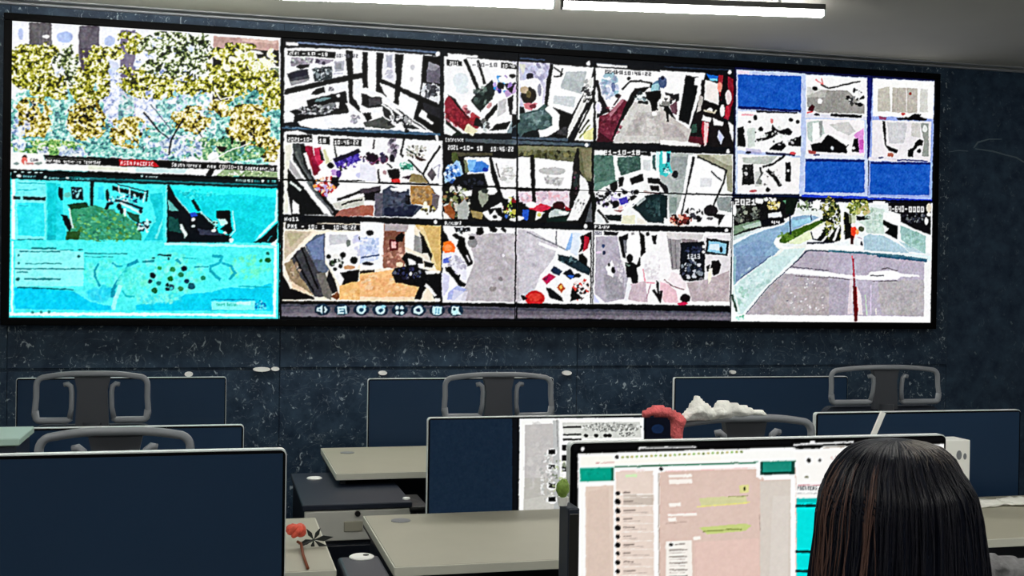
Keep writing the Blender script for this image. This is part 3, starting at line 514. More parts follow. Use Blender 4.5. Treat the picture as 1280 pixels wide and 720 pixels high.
# feed 4: office desks
A.S(0, 0, 1); A.P((250, 250, 252), (355, 166), (553, 176), (553, 274), (355, 268)); A.L((8, 10, 16), 5, (352, 163), (740, 180.5)); A.L((8, 10, 16), 5.5, (740, 181), (917, 188.5)); A.L((60, 92, 120), 1.6, (352, 160), (550, 169))
A.S(352, 162, 6.375)
A.P(W_, (20, 20), (110, 5), (170, 20), (240, 50), (30, 150)); A.P((236, 236, 222), (20, 130), (90, 110), (60, 300), (50, 670), (12, 670), (20, 300)); A.P((60, 66, 68), (90, 110), (180, 110), (240, 360), (440, 670), (400, 680), (180, 380), (90, 240)); A.P((6, 8, 8), (150, 120), (190, 130), (230, 350), (280, 430), (250, 400), (180, 280)); A.P((8, 10, 12), (50, 310), (140, 420), (370, 680), (80, 680), (45, 480)); A.P((180, 180, 182), (66, 240), (160, 380), (200, 420), (390, 680), (340, 670), (60, 310), (60, 260)); A.P(W_, (130, 400), (200, 420), (390, 682), (340, 672)); A.L((90, 96, 96), 20, (110, 180), (170, 320), (240, 420)); A.L(K_, 16, (90, 200), (160, 320), (210, 400)); A.P(W_, (90, 560), (140, 600), (140, 672), (88, 672)); A.L((206, 230, 220), 22, (75, 420), (150, 480)); A.L((6, 10, 10), 10, (0, 398), (660, 410))
A.L((110, 112, 116), 16, (205, 420), (290, 540), (420, 670)); A.L(K_, 24, (260, 420), (340, 550), (445, 670))
A.Rr(K_, 40, 40, 245, 100); A.P(K_, (290, 55), (385, 60), (385, 120), (290, 110)); A.P(K_, (415, 70), (635, 80), (635, 130), (415, 130)); A.T('2021-10-', 50, 62, 32, W_, 200); A.T('18', 300, 72, 34, W_, 60); A.T('10:46:22', 420, 84, 34, W_, 200)
A.P((150, 12, 50), (185, 130), (240, 130), (270, 230), (320, 340), (260, 370), (210, 250)); A.P((120, 0, 40), (240, 240), (320, 330), (300, 360), (250, 360)); A.P(W_, (175, 190), (200, 180), (235, 300), (215, 320)); A.P((200, 40, 80), (260, 150), (310, 140), (330, 250), (300, 290), (270, 240)); A.P((30, 8, 16), (300, 150), (330, 190), (340, 250), (310, 240)); A.P((214, 214, 170), (330, 160), (380, 150), (400, 240), (350, 280)); A.L((60, 64, 60), 14, (415, 120), (440, 220)); A.P(W_, (340, 130), (415, 130), (420, 220), (380, 250))
A.P((56, 32, 150), (415, 240), (610, 175), (635, 240), (540, 280), (440, 310)); A.K(40, 16, [(90, 70, 190), (40, 20, 120), (20, 10, 70), (130, 120, 220)], 520, 250, 90, 45, al=.7); A.P((16, 10, 40), (410, 230), (620, 150), (630, 180), (430, 260)); A.K(20, 18, [(20, 10, 30), (240, 236, 255), (110, 80, 180), (10, 10, 10)], 520, 300, 70, 30); A.E(K_, 390, 285, 28, 26); A.P(W_, (500, 320), (660, 280), (660, 400), (480, 400)); A.E((206, 208, 240), 625, 365, 34, 22)
A.K(70, 18, [(250, 200, 170), (210, 60, 60), (250, 230, 210), (150, 20, 30), (240, 160, 90), (200, 170, 220)], 350, 440, 90, 80); A.E(W_, 330, 350, 40, 30); A.P((10, 8, 14), (400, 380), (470, 370), (450, 420), (480, 450), (460, 470), (390, 430)); A.E((190, 150, 210), 420, 340, 30, 28); A.E((70, 30, 120), 455, 350, 22, 30); A.E((250, 250, 250), 370, 350, 30, 30); A.P(W_, (480, 420), (660, 410), (660, 470), (460, 520), (360, 560), (400, 500))
A.L(K_, 22, (450, 560), (560, 520), (660, 480)); A.P((206, 206, 196), (400, 590), (500, 570), (660, 530), (660, 600), (440, 640)); A.L((20, 20, 20), 14, (480, 600), (560, 570), (640, 560)); A.P((160, 96, 84), (430, 650), (660, 600), (660, 690), (430, 690)); A.P((8, 10, 12), (420, 640), (460, 640), (430, 690), (400, 680)); A.L((6, 10, 10), 8, (470, 412), (660, 410))
A.S(450, 165, 6.547)
A.L((30, 20, 24), 12, (118, 65), (108, 135)); A.L((10, 10, 12), 16, (362, 60), (330, 180), (350, 200)); A.K(30, 22, [(110, 100, 116), (200, 190, 206), (40, 36, 50)], 270, 130, 40, 70, al=.8); A.K(40, 20, [(120, 60, 90), (30, 10, 30), (170, 120, 160), (70, 60, 110), (230, 220, 236)], 110, 215, 110, 40); A.E((26, 4, 26), 100, 210, 38, 40); A.E((60, 50, 80), 190, 215, 24, 38); A.E((16, 10, 30), 262, 215, 22, 32); A.P((236, 236, 248), (0, 260), (110, 270), (150, 330), (140, 400), (0, 400)); A.L((20, 14, 16), 16, (150, 310), (160, 410)); A.L(K_, 14, (225, 260), (260, 290))
A.P(W_, (160, 320), (230, 300), (250, 390), (170, 420)); A.E((120, 60, 70), 205, 330, 16, 18, al=.6); A.P((8, 6, 8), (225, 310), (320, 300), (328, 370), (290, 400), (240, 370)); A.P((200, 40, 40), (255, 385), (320, 380), (330, 420), (260, 420)); A.P((60, 30, 50), (340, 370), (420, 350), (400, 390)); A.P((60, 160, 130), (340, 260), (420, 240), (440, 310), (370, 310)); A.K(20, 16, [(30, 110, 90), (140, 210, 190), (220, 240, 236)], 380, 280, 50, 35)
A.K(30, 16, [(110, 110, 90), (190, 190, 180), (60, 50, 50), (210, 206, 196)], 460, 160, 80, 60); A.P((60, 30, 20), (450, 190), (540, 230), (500, 240), (460, 220)); A.L((40, 70, 50), 10, (380, 140), (460, 190)); A.L(K_, 18, (515, 350), (560, 260), (655, 120)); A.L(K_, 14, (400, 230), (515, 350), (560, 420), (620, 500)); A.P((90, 84, 90), (585, 290), (630, 350), (590, 400), (550, 350)); A.L((180, 180, 200), 8, (600, 300), (650, 270), (640, 380))
A.P((140, 124, 80), (420, 340), (500, 350), (560, 420), (400, 410)); A.P((176, 130, 70), (410, 440), (570, 440), (640, 540), (620, 640), (560, 600), (420, 590)); A.K(50, 18, [(196, 160, 110), (150, 104, 50), (210, 180, 140), (120, 100, 80)], 510, 520, 100, 70, al=.6); A.P((110, 100, 104), (590, 500), (650, 520), (630, 640), (590, 600)); A.E((250, 250, 220), 535, 590, 16, 24); A.K(16, 16, [(50, 40, 20), (180, 170, 90), (90, 80, 40)], 560, 640, 70, 36); A.P(W_, (430, 650), (520, 640), (540, 690), (420, 700)); A.P(W_, (570, 440), (665, 440), (665, 520), (620, 500)); A.P(W_, (600, 660), (665, 620), (665, 705), (590, 700))
A.L((8, 8, 12), 13, (150, 415), (640, 432)); A.P((56, 64, 82), (180, 480), (250, 440), (400, 470), (420, 590), (520, 610), (420, 700), (180, 690)); A.P((90, 98, 116), (250, 500), (370, 500), (360, 590), (240, 590), al=.7); A.P(W_, (250, 460), (390, 440), (380, 480), (270, 500)); A.P((12, 10, 16), (370, 520), (410, 520), (410, 590), (370, 590)); A.P((20, 26, 50), (200, 620), (480, 600), (420, 690), (200, 690)); A.K(40, 20, [(70, 78, 100), (40, 44, 60), (30, 30, 46)], 290, 570, 110, 90, al=.6)
A.P((10, 8, 12), (30, 480), (170, 470), (140, 560), (40, 560)); A.P((60, 50, 60), (0, 470), (170, 440), (160, 480), (0, 510)); A.P((170, 96, 76), (0, 600), (110, 600), (110, 690), (0, 680)); A.P((90, 86, 100), (120, 500), (190, 500), (180, 690), (120, 690)); A.E(W_, 630, 48, 14, 26)
# feed 5: work bay
A.S(0, 0, 1); A.P((10, 10, 12), (554, 175), (742, 184), (742, 283), (554, 278))
A.S(550, 170, 6.26)
A.T('Entrance', 42, 14, 30, W_, 145); A.P((70, 80, 86), (200, 22), (620, 30), (620, 70), (200, 45)); A.T('2021', 62, 72, 34, W_, 85); A.T('-10-', 155, 76, 34, W_, 110); A.T('18', 290, 78, 36, W_, 46); A.T('10:46:22', 398, 84, 36, W_, 180); A.P((70, 66, 50), (95, 120), (180, 130), (410, 130), (410, 150), (130, 160), (90, 190))
A.P((70, 84, 40), (90, 130), (130, 130), (150, 200), (100, 210)); A.P(W_, (190, 165), (385, 165), (400, 300), (430, 390), (370, 390), (340, 290), (215, 300)); A.P((60, 130, 216), (230, 210), (330, 195), (385, 230), (370, 280), (240, 285)); A.P((130, 190, 245), (215, 190), (290, 185), (260, 270), (220, 280)); A.E((20, 60, 170), 355, 262, 24, 18); A.P((110, 120, 90), (185, 190), (205, 190), (230, 280), (200, 290))
A.P((160, 200, 250), (30, 290), (130, 190), (170, 210), (185, 300), (120, 330), (40, 370)); A.K(40, 16, [(60, 120, 200), (230, 244, 255), (30, 60, 120), (150, 190, 240)], 90, 290, 60, 70); A.P(K_, (155, 190), (185, 180), (200, 290), (180, 290)); A.P((6, 8, 12), (120, 320), (340, 288), (380, 400), (280, 420), (140, 430)); A.K(14, 14, [(30, 34, 46)], 250, 360, 90, 40)
A.P((250, 250, 252), (405, 170), (600, 180), (600, 400), (470, 400)); A.K(30, 22, [(216, 216, 214), (196, 196, 194), (235, 235, 235)], 530, 300, 45, 70, ang=0, asp=.3); A.L(K_, 24, (395, 180), (440, 330), (460, 400)); A.L((60, 50, 50), 10, (440, 220), (470, 320)); A.P((250, 248, 250), (470, 415), (600, 415), (600, 500), (500, 490)); A.E(W_, 400, 430, 50, 30); A.P((150, 156, 140), (300, 430), (370, 420), (380, 500), (330, 560), (300, 500)); A.E((40, 46, 44), 350, 430, 30, 20)
A.K(120, 20, [(20, 30, 16), (60, 60, 50), (210, 210, 200), (130, 140, 90), (10, 10, 10), (160, 120, 80), (240, 240, 236)], 150, 520, 140, 120, al=.9); A.P((176, 180, 176), (130, 560), (190, 490), (230, 560), (220, 650), (140, 650)); A.P((150, 80, 40), (30, 550), (80, 530), (120, 600), (110, 650), (40, 620)); A.P((250, 236, 226), (25, 590), (60, 620), (90, 650), (25, 650)); A.P((6, 8, 8), (210, 450), (290, 470), (330, 570), (260, 580)); A.P(W_, (170, 440), (250, 420), (250, 470), (200, 470)); A.P((150, 130, 80), (240, 580), (340, 600), (330, 650), (260, 640)); A.P(W_, (330, 600), (480, 520), (500, 560), (480, 660), (380, 660)); A.P(K_, (370, 570), (480, 560), (500, 640), (450, 620), (430, 580), (390, 620)); A.E(K_, 430, 632, 18, 14)
A.K(60, 16, [(20, 20, 16), (210, 210, 120), (120, 20, 30), (240, 240, 236), (160, 190, 70), (20, 40, 60)], 560, 560, 60, 80); A.E((70, 110, 190), 518, 630, 12, 16); A.E(W_, 580, 655, 40, 14)
A.S(640, 175, 6.547)
A.P((98, 100, 72), (50, 45), (650, 60), (650, 340), (600, 330), (520, 180), (50, 130)); A.P((140, 140, 106), (50, 45), (540, 60), (540, 90), (60, 90), al=.7); A.K(50, 18, [(60, 60, 30), (130, 128, 80), (90, 90, 50), (30, 30, 16)], 300, 120, 240, 28, al=.8); A.P((130, 126, 96), (560, 70), (650, 80), (650, 320), (600, 300)); A.P((70, 84, 96), (0, 0), (640, 30), (640, 50), (0, 30))
A.P(W_, (50, 140), (150, 140), (160, 400), (50, 390)); A.P(W_, (185, 145), (320, 160), (508, 180), (480, 410), (190, 400)); A.L(K_, 30, (162, 130), (168, 280), (178, 470)); A.E((176, 176, 176), 330, 255, 110, 32, al=.75); A.P((186, 186, 186), (260, 300), (430, 310), (400, 370), (280, 360), al=.7); A.K(16, 16, [(150, 150, 150)], 330, 330, 90, 40, al=.5)
A.P((16, 14, 14), (500, 190), (530, 70), (550, 70), (555, 400), (490, 560), (470, 560), (490, 350)); A.K(14, 16, [(60, 50, 50), (110, 60, 90), (30, 40, 40)], 520, 330, 20, 120)
A.P((226, 206, 220), (50, 420), (470, 415), (470, 560), (300, 540), (60, 520)); A.K(80, 16, [(240, 200, 214), (250, 240, 246), (190, 170, 190), (236, 180, 190)], 260, 470, 200, 50, al=.7); A.L(K_, 14, (0, 392), (480, 410), (650, 410)); A.L(K_, 30, (176, 400), (182, 500))
A.P((210, 40, 70), (130, 560), (240, 520), (330, 550), (240, 590)); A.E((50, 4, 12), 385, 535, 50, 34); A.P((140, 10, 30), (430, 530), (490, 570), (440, 580)); A.E(W_, 155, 530, 45, 26); A.P((30, 80, 190), (85, 570), (140, 570), (130, 660), (80, 650)); A.P((250, 250, 240), (200, 580), (270, 590), (230, 640), (190, 660)); A.E((210, 200, 110), 225, 610, 18, 18); A.P((190, 200, 200), (300, 600), (350, 560), (470, 590), (440, 640), (300, 640)); A.P((240, 246, 240), (380, 580), (470, 590), (440, 610), (380, 600)); A.P((10, 30, 26), (280, 640), (460, 610), (460, 670), (290, 670)); A.P((10, 10, 8), (0, 500), (90, 510), (90, 590), (30, 640), (0, 600)); A.E((190, 180, 80), 20, 590, 22, 24); A.E(W_, 60, 640, 40, 20); A.E((130, 20, 30), 20, 500, 24, 14)
A.P((246, 246, 246), (555, 280), (600, 320), (650, 400), (640, 460), (550, 660), (450, 660), (500, 540), (550, 420)); A.K(20, 14, [(120, 120, 120), (200, 200, 200)], 550, 540, 50, 80, ang=-1.1, asp=.2); A.L(K_, 22, (545, 670), (600, 570), (655, 460)); A.P((10, 10, 12), (620, 350), (660, 350), (660, 470), (630, 440)); A.P((80, 84, 90), (650, 500), (600, 670), (660, 670)); A.E(W_, 612, 40, 16, 16); A.L((8, 10, 14), 10, (45, 0), (45, 670))
# feed 6: bay with cabinets
A.S(0, 0, 1); A.P((246, 248, 248), (743, 188), (917, 193), (915, 284), (742, 280))
A.S(740, 180, 6.544)
A.P((80, 116, 104), (15, 90), (180, 95), (215, 300), (100, 350), (20, 380)); A.P((110, 150, 136), (20, 320), (190, 290), (100, 350), (30, 390)); A.P((60, 92, 84), (210, 110), (395, 95), (400, 210), (240, 260), (210, 180)); A.K(60, 14, [(50, 80, 72), (100, 136, 124), (40, 64, 60)], 300, 170, 90, 70, al=.5, asp=.3, ang=0); A.K(40, 14, [(50, 80, 72), (100, 136, 124)], 90, 170, 70, 90, al=.5); A.L(W_, 26, (180, 70), (205, 290)); A.P(K_, (110, 50), (480, 70), (480, 100), (110, 92)); A.T('2021-10-18', 20, 50, 40, W_, 380)
A.P(W_, (400, 90), (490, 100), (490, 220), (590, 240), (590, 290), (400, 240)); A.P((190, 196, 200), (420, 130), (480, 130), (480, 220), (420, 210), al=.6); A.E(K_, 465, 80, 16, 18); A.P((50, 90, 90), (495, 90), (520, 90), (520, 220), (495, 200)); A.P((60, 190, 190), (550, 90), (590, 80), (590, 260), (550, 230)); A.Rr((200, 240, 240), 525, 60, 550, 200)
A.P((6, 8, 10), (300, 280), (415, 245), (425, 300), (310, 340)); A.P((6, 8, 10), (450, 275), (555, 285), (560, 330), (455, 320)); A.P((10, 14, 14), (145, 330), (200, 300), (215, 350), (180, 400), (150, 380)); A.P((8, 10, 10), (215, 275), (260, 265), (270, 340), (220, 350)); A.P((8, 6, 10), (470, 340), (545, 340), (550, 390), (490, 380)); A.P(W_, (260, 290), (300, 260), (330, 350), (240, 400)); A.K(90, 18, [(10, 10, 14), (240, 240, 250), (190, 180, 220), (250, 250, 250), (40, 40, 60)], 200, 440, 180, 80)
for q in [(42, 455, 20), (122, 492, 20), (195, 490, 32), (125, 410, 20), (340, 445, 30), (270, 395, 20), (360, 395, 24)]: A.E((6, 6, 10), q[0], q[1], q[2], q[2]*.9)
A.P((60, 50, 170), (215, 450), (280, 430), (300, 480), (240, 500)); A.P(W_, (380, 420), (430, 420), (360, 480), (270, 540), (200, 560), (300, 490)); A.P((200, 180, 180), (420, 380), (500, 390), (480, 410), (420, 400)); A.L((90, 60, 66), 10, (480, 400), (560, 408)); A.P((150, 90, 90), (170, 540), (260, 540), (230, 560)); A.E((250, 210, 206), 235, 520, 20, 18)
A.P((16, 34, 38), (430, 430), (480, 410), (590, 410), (590, 650), (450, 640), (380, 560), (330, 520)); A.K(50, 20, [(40, 70, 74), (16, 40, 44), (60, 90, 92)], 520, 520, 70, 80, al=.6); A.P((190, 200, 200), (360, 490), (430, 430), (440, 450), (370, 510)); A.P((10, 20, 22), (100, 580), (240, 580), (240, 630), (130, 620)); A.P((230, 236, 236), (10, 500), (40, 520), (100, 650), (60, 650), (20, 560)); A.L(K_, 20, (50, 540), (130, 640)); A.P((236, 234, 206), (250, 585), (350, 580), (355, 655), (240, 650)); A.P((240, 234, 224), (370, 600), (450, 630), (450, 660), (370, 655)); A.P((8, 14, 10), (0, 380), (20, 400), (40, 480), (20, 640), (0, 640))
A.S(825, 180, 6.546)
A.P((176, 184, 182), (0, 60), (270, 80), (220, 260), (180, 560), (80, 600), (60, 400), (0, 280)); A.P((140, 148, 148), (90, 100), (240, 110), (190, 280), (130, 300), (90, 240), al=.7); A.P((120, 140, 134), (80, 430), (140, 440), (130, 570), (80, 560), al=.7); A.P((60, 200, 200), (0, 60), (90, 60), (80, 160), (100, 230), (50, 270), (0, 250)); A.P(W_, (20, 60), (55, 60), (50, 160), (20, 160)); A.P((20, 60, 90), (58, 70), (85, 80), (80, 150), (55, 150)); A.K(16, 14, [(220, 255, 255), (30, 120, 130)], 50, 210, 45, 40); A.E((16, 20, 26), 125, 248, 26, 32)
A.P(W_, (235, 90), (280, 90), (225, 390), (180, 570), (120, 600), (190, 390)); A.L((16, 18, 22), 22, (275, 110), (225, 380), (180, 570)); A.P(W_, (290, 110), (535, 215), (500, 320), (440, 420), (430, 560), (180, 590), (215, 420)); A.P((150, 150, 126), (290, 85), (590, 90), (590, 400), (550, 380), (545, 210), (330, 110)); A.P((190, 190, 170), (400, 90), (590, 90), (590, 180), (560, 180)); A.L((30, 32, 30), 16, (310, 105), (545, 215), (520, 320), (480, 400), (440, 500)); A.L((60, 64, 70), 12, (420, 225), (500, 300)); A.P((214, 216, 222), (330, 280), (430, 280), (420, 350), (330, 350), al=.7); A.P((120, 130, 130), (460, 440), (580, 430), (590, 560), (480, 540), al=.8)
A.L((10, 14, 18), 12, (0, 400), (210, 408), (590, 418)); A.P((20, 22, 26), (0, 300), (60, 350), (70, 400), (40, 400), (0, 340)); A.P((10, 30, 34), (0, 410), (60, 420), (60, 610), (0, 600)); A.K(60, 18, [(150, 50, 40), (230, 170, 150), (40, 10, 10), (90, 30, 30)], 170, 620, 90, 40); A.P((10, 8, 8), (200, 560), (230, 520), (240, 570)); A.K(20, 20, [(16, 16, 20), (60, 60, 70)], 300, 580, 50, 50); A.E(W_, 268, 552, 18, 14); A.E((20, 16, 20), 415, 545, 58, 48); A.P((14, 14, 16), (380, 560), (530, 580), (480, 670), (470, 610)); A.P(W_, (370, 590), (480, 610), (470, 670), (330, 670)); A.E((90, 90, 96), 410, 610, 30, 14); A.P(W_, (530, 590), (590, 570), (590, 670), (500, 670)); A.E(W_, 556, 60, 15, 17)
A.S(0, 0, 1); A.L((6, 8, 14), 5, (352, 271), (742, 283)); A.L((6, 8, 14), 5, (742, 283), (915, 289)); A.L((14, 18, 24), 1.2, (646, 180), (645.4, 378))
# feed 7: office with wooden floor
A.P((250, 236, 214), (354, 278), (551, 282), (551, 377), (353, 377))
A.S(352, 270, 5.538)
A.T('Hall', 20, 8, 26, W_, 105); A.P((16, 16, 20), (28, 44), (545, 62), (545, 100), (28, 90)); A.T('PM1 - 10: 1', 42, 56, 30, W_, 260, .02); A.T('10:46:22', 360, 62, 30, W_, 160, .02)
A.P((206, 190, 166), (20, 105), (210, 110), (120, 200), (20, 320)); A.P((176, 170, 130), (40, 120), (150, 120), (60, 220), al=.6); A.P((250, 240, 226), (20, 300), (200, 140), (250, 110), (160, 190), (20, 340))
A.P((90, 100, 122), (160, 200), (240, 130), (300, 120), (300, 320), (330, 370), (300, 400), (240, 380)); A.P((120, 142, 190), (170, 190), (290, 130), (290, 300), (220, 300), al=.7); A.P((56, 56, 62), (60, 300), (110, 240), (160, 210), (250, 380), (300, 400), (350, 560), (230, 560), (130, 420)); A.L((8, 8, 12), 14, (90, 270), (150, 400), (220, 520)); A.L((8, 8, 12), 14, (140, 220), (180, 330), (250, 500)); A.P((110, 106, 100), (240, 400), (300, 390), (350, 520), (340, 580), (290, 560))
A.P((150, 130, 100), (20, 330), (70, 300), (130, 420), (220, 550), (120, 530), (50, 430)); A.K(24, 14, [(180, 150, 120), (120, 100, 80), (210, 190, 170)], 90, 430, 50, 100, al=.7); A.P((240, 210, 180), (70, 450), (210, 540), (200, 560), (70, 510)); A.P((8, 6, 8), (5, 400), (60, 500), (220, 560), (230, 578), (5, 578)); A.P((20, 20, 24), (330, 370), (370, 450), (390, 520), (350, 540), (310, 440)); A.P((110, 60, 30), (340, 560), (390, 520), (405, 560), (380, 580))
A.P((250, 250, 252), (305, 110), (576, 110), (576, 290), (530, 350), (400, 480), (330, 340), (300, 300)); A.P((206, 206, 212), (330, 130), (450, 130), (470, 190), (330, 200)); A.E((110, 120, 116), 462, 190, 16, 24); A.K(20, 18, [(190, 190, 226), (210, 214, 240)], 530, 200, 40, 70, al=.6)
for q in [(325, 280, 18), (425, 270, 20), (500, 305, 26), (350, 330, 22), (370, 370, 14), (410, 345, 16), (552, 153, 18)]: A.E((8, 10, 8), q[0], q[1], q[2], q[2]*.95)
A.K(20, 12, [(60, 90, 60), (20, 30, 24), (190, 196, 190)], 380, 310, 50, 30); A.E((240, 240, 236), 378, 280, 26, 20); A.P((6, 6, 8), (405, 390), (540, 370), (530, 440), (500, 510), (480, 480), (410, 500), (430, 440)); A.E((200, 150, 110), 470, 355, 40, 16); A.E(K_, 540, 466, 14, 10); A.P((244, 190, 120), (400, 480), (576, 440), (576, 580), (400, 580)); A.K(16, 16, [(250, 210, 150), (226, 160, 90)], 490, 540, 80, 30, al=.6)
A.S(450, 270, 5.538)
A.P((250, 252, 254), (0, 40), (165, 45), (160, 360), (100, 370), (0, 370)); A.P((196, 210, 244), (0, 150), (130, 150), (125, 300), (0, 330), al=.9); A.K(34, 16, [(220, 230, 250), (160, 180, 220), (250, 250, 255)], 70, 220, 65, 90, al=.8); A.L((60, 80, 120), 10, (10, 290), (130, 268)); A.E((20, 24, 40), 55, 330, 40, 12); A.E((14, 16, 20), 68, 115, 26, 20); A.P((4, 4, 6), (0, 378), (100, 372), (105, 400), (0, 400))
A.P((150, 100, 84), (165, 50), (310, 60), (310, 350), (160, 360)); A.P((176, 166, 170), (170, 50), (340, 60), (320, 110), (170, 100)); A.P((100, 56, 40), (170, 110), (300, 110), (300, 180), (170, 170), al=.6); A.K(50, 16, [(190, 130, 110), (130, 80, 66), (240, 190, 170), (160, 100, 80)], 230, 280, 70, 80, al=.6); A.Rr((90, 10, 24), 205, 165, 265, 240); A.Rr((240, 170, 170), 218, 178, 250, 222); A.P((8, 4, 4), (245, 150), (290, 110), (310, 130), (290, 180), (250, 180))
A.P(W_, (340, 60), (375, 60), (375, 240), (310, 210), (320, 120)); A.P((150, 150, 150), (375, 130), (430, 150), (430, 260), (370, 240)); A.P((216, 180, 110), (380, 60), (560, 70), (560, 380), (530, 370), (470, 270), (420, 110)); A.P((240, 214, 160), (400, 70), (440, 75), (530, 350), (500, 330)); A.P((10, 6, 4), (410, 110), (440, 140), (500, 270), (490, 330), (430, 260), (430, 180)); A.P((236, 226, 210), (420, 260), (470, 260), (500, 330), (470, 340))
A.P((246, 190, 130), (0, 400), (240, 370), (420, 480), (380, 580), (0, 590)); A.K(60, 20, [(250, 214, 160), (236, 170, 110), (216, 150, 90), (250, 226, 190)], 160, 470, 180, 70, al=.5, asp=.3, ang=-.1); A.P((250, 222, 190), (0, 560), (380, 560), (380, 590), (0, 595)); A.E((250, 220, 190), 275, 335, 26, 16)
A.P((6, 6, 10), (220, 400), (240, 360), (320, 345), (290, 290), (320, 250), (430, 290), (440, 330), (400, 350), (480, 380), (540, 400), (560, 390), (560, 580), (520, 580), (470, 480), (440, 520), (420, 580), (375, 575), (410, 490), (250, 460)); A.K(30, 12, [(40, 44, 80), (20, 20, 40), (90, 96, 110)], 330, 400, 100, 40); A.P(W_, (330, 290), (380, 310), (390, 340), (340, 340)); A.P(W_, (450, 380), (530, 380), (520, 400), (460, 405)); A.P(W_, (400, 330), (440, 330), (440, 360), (410, 360)); A.L(W_, 20, (455, 480), (490, 510), (520, 550)); A.P(W_, (520, 570), (550, 570), (550, 595), (520, 595)); A.E((250, 250, 250), 350, 400, 10, 14); A.P((10, 10, 10), (440, 310), (510, 330), (500, 360), (450, 350)); A.E(W_, 522, 42, 12, 15)
# feed 8: open forecourt
A.S(0, 0, 1); A.P((250, 250, 252), (554, 282), (741, 288), (740, 380), (553, 378))
A.S(550, 275, 5.76)
A.T('Outdoor2', 35, 10, 24, W_, 120); A.P((186, 180, 186), (200, 100), (440, 95), (560, 100), (570, 590), (150, 580), (200, 420), (250, 300)); A.P((206, 200, 206), (440, 100), (560, 100), (560, 300), (470, 260), al=.7); A.K(70, 26, [(176, 170, 174), (200, 196, 200), (216, 210, 220), (190, 186, 184)], 380, 330, 170, 230, al=.4); A.E((120, 114, 116), 435, 425, 16, 14, al=.7); A.E((130, 124, 122), 380, 495, 26, 20, al=.6); A.E((240, 236, 244), 455, 255, 12, 12)
A.P(K_, (265, 55), (305, 50), (320, 90), (290, 110), (258, 105)); A.P(K_, (350, 50), (390, 45), (420, 70), (400, 90), (360, 80)); A.P(K_, (435, 65), (450, 50), (480, 70), (470, 95)); A.P((16, 20, 30), (100, 50), (215, 55), (220, 85), (110, 80)); A.K(12, 12, [(60, 90, 80), (200, 210, 220), (20, 20, 26)], 165, 70, 60, 18)
A.P(K_, (110, 100), (180, 130), (185, 190), (240, 300), (235, 320), (200, 335), (190, 310), (160, 260), (120, 190), (130, 140), (100, 120)); A.L((236, 230, 236), 9, (192, 255), (215, 300)); A.E(K_, 112, 110, 20, 14); A.E((110, 110, 112), 235, 165, 34, 34, al=.7); A.E((16, 16, 20), 228, 130, 22, 14); A.P((6, 6, 8), (20, 70), (40, 90), (65, 150), (20, 180))
A.P((250, 110, 20), (25, 160), (80, 150), (115, 200), (100, 240), (50, 250), (20, 220)); A.E((250, 170, 110), 60, 200, 30, 24, al=.6); A.P((236, 236, 250), (15, 240), (110, 230), (190, 320), (190, 440), (100, 400), (10, 340)); A.P((80, 100, 200), (20, 280), (80, 260), (70, 310), (20, 310)); A.K(30, 18, [(190, 186, 206), (160, 156, 176), (240, 240, 246)], 120, 320, 70, 60, al=.7)
A.P(K_, (35, 340), (75, 335), (130, 400), (145, 390), (140, 420), (170, 450), (190, 460), (175, 480), (140, 478), (90, 410), (40, 365)); A.P((216, 216, 244), (10, 380), (70, 400), (60, 500), (15, 560)); A.P((176, 186, 236), (60, 520), (130, 470), (190, 500), (100, 580), (50, 570)); A.P((230, 230, 246), (100, 500), (200, 520), (180, 590), (80, 590), al=.7)
A.L((24, 24, 30), 10, (546, 60), (542, 600))
A.S(640, 275, 5.764)
A.P((206, 202, 210), (40, 60), (150, 80), (330, 190), (300, 280), (200, 400), (160, 520), (50, 590)); A.K(50, 26, [(190, 186, 196), (226, 222, 230), (210, 206, 220)], 130, 300, 90, 210, al=.4); A.L((120, 120, 130), 9, (110, 85), (180, 120), (300, 170), (400, 220), al=.8); A.L((110, 110, 120), 8, (320, 80), (318, 180)); A.L(W_, 22, (200, 170), (400, 240), (470, 280)); A.P((150, 190, 240), (430, 95), (450, 110), (420, 210), (380, 220)); A.P((226, 236, 250), (440, 90), (510, 100), (470, 260), (420, 230))
A.P((20, 6, 10), (490, 120), (570, 85), (572, 120), (550, 180), (480, 240), (500, 170)); A.P((170, 16, 40), (520, 110), (555, 130), (550, 200), (510, 230), (520, 160)); A.P((6, 6, 8), (480, 250), (510, 240), (545, 280), (540, 330), (570, 350), (560, 390), (510, 380), (500, 350), (380, 290), (370, 260), (440, 290), (480, 310)); A.P(W_, (515, 250), (555, 230), (550, 280)); A.P((20, 40, 50), (330, 250), (450, 270), (560, 350), (560, 400), (500, 380), (460, 400), (330, 310)); A.K(20, 14, [(90, 120, 126), (10, 20, 26), (30, 50, 60)], 400, 290, 60, 26)
A.P((250, 250, 252), (190, 430), (330, 290), (520, 390), (400, 590), (240, 480)); A.P((190, 10, 80), (215, 425), (270, 380), (315, 410), (250, 465)); A.P((110, 20, 60), (225, 430), (260, 400), (250, 440)); A.P((20, 40, 70), (275, 365), (300, 330), (365, 370), (335, 400), (300, 390)); A.P((10, 14, 30), (365, 385), (420, 350), (450, 390), (480, 400), (420, 430)); A.P((40, 90, 190), (395, 395), (450, 400), (430, 430)); A.P((190, 80, 20), (325, 485), (350, 455), (385, 490), (355, 525)); A.P((246, 190, 90), (340, 480), (355, 465), (365, 490), (350, 500)); A.P((8, 10, 14), (245, 490), (280, 490), (360, 560), (370, 590), (270, 560)); A.P(W_, (370, 400), (410, 430), (380, 470), (340, 450)); A.K(60, 14, [(10, 10, 12), (240, 236, 236), (210, 70, 60), (40, 10, 14), (230, 200, 190)], 500, 500, 60, 80); A.E(K_, 475, 398, 20, 16); A.P((8, 8, 10), (430, 480), (500, 560), (420, 590)); A.P(W_, (520, 560), (570, 540), (570, 600), (470, 600))
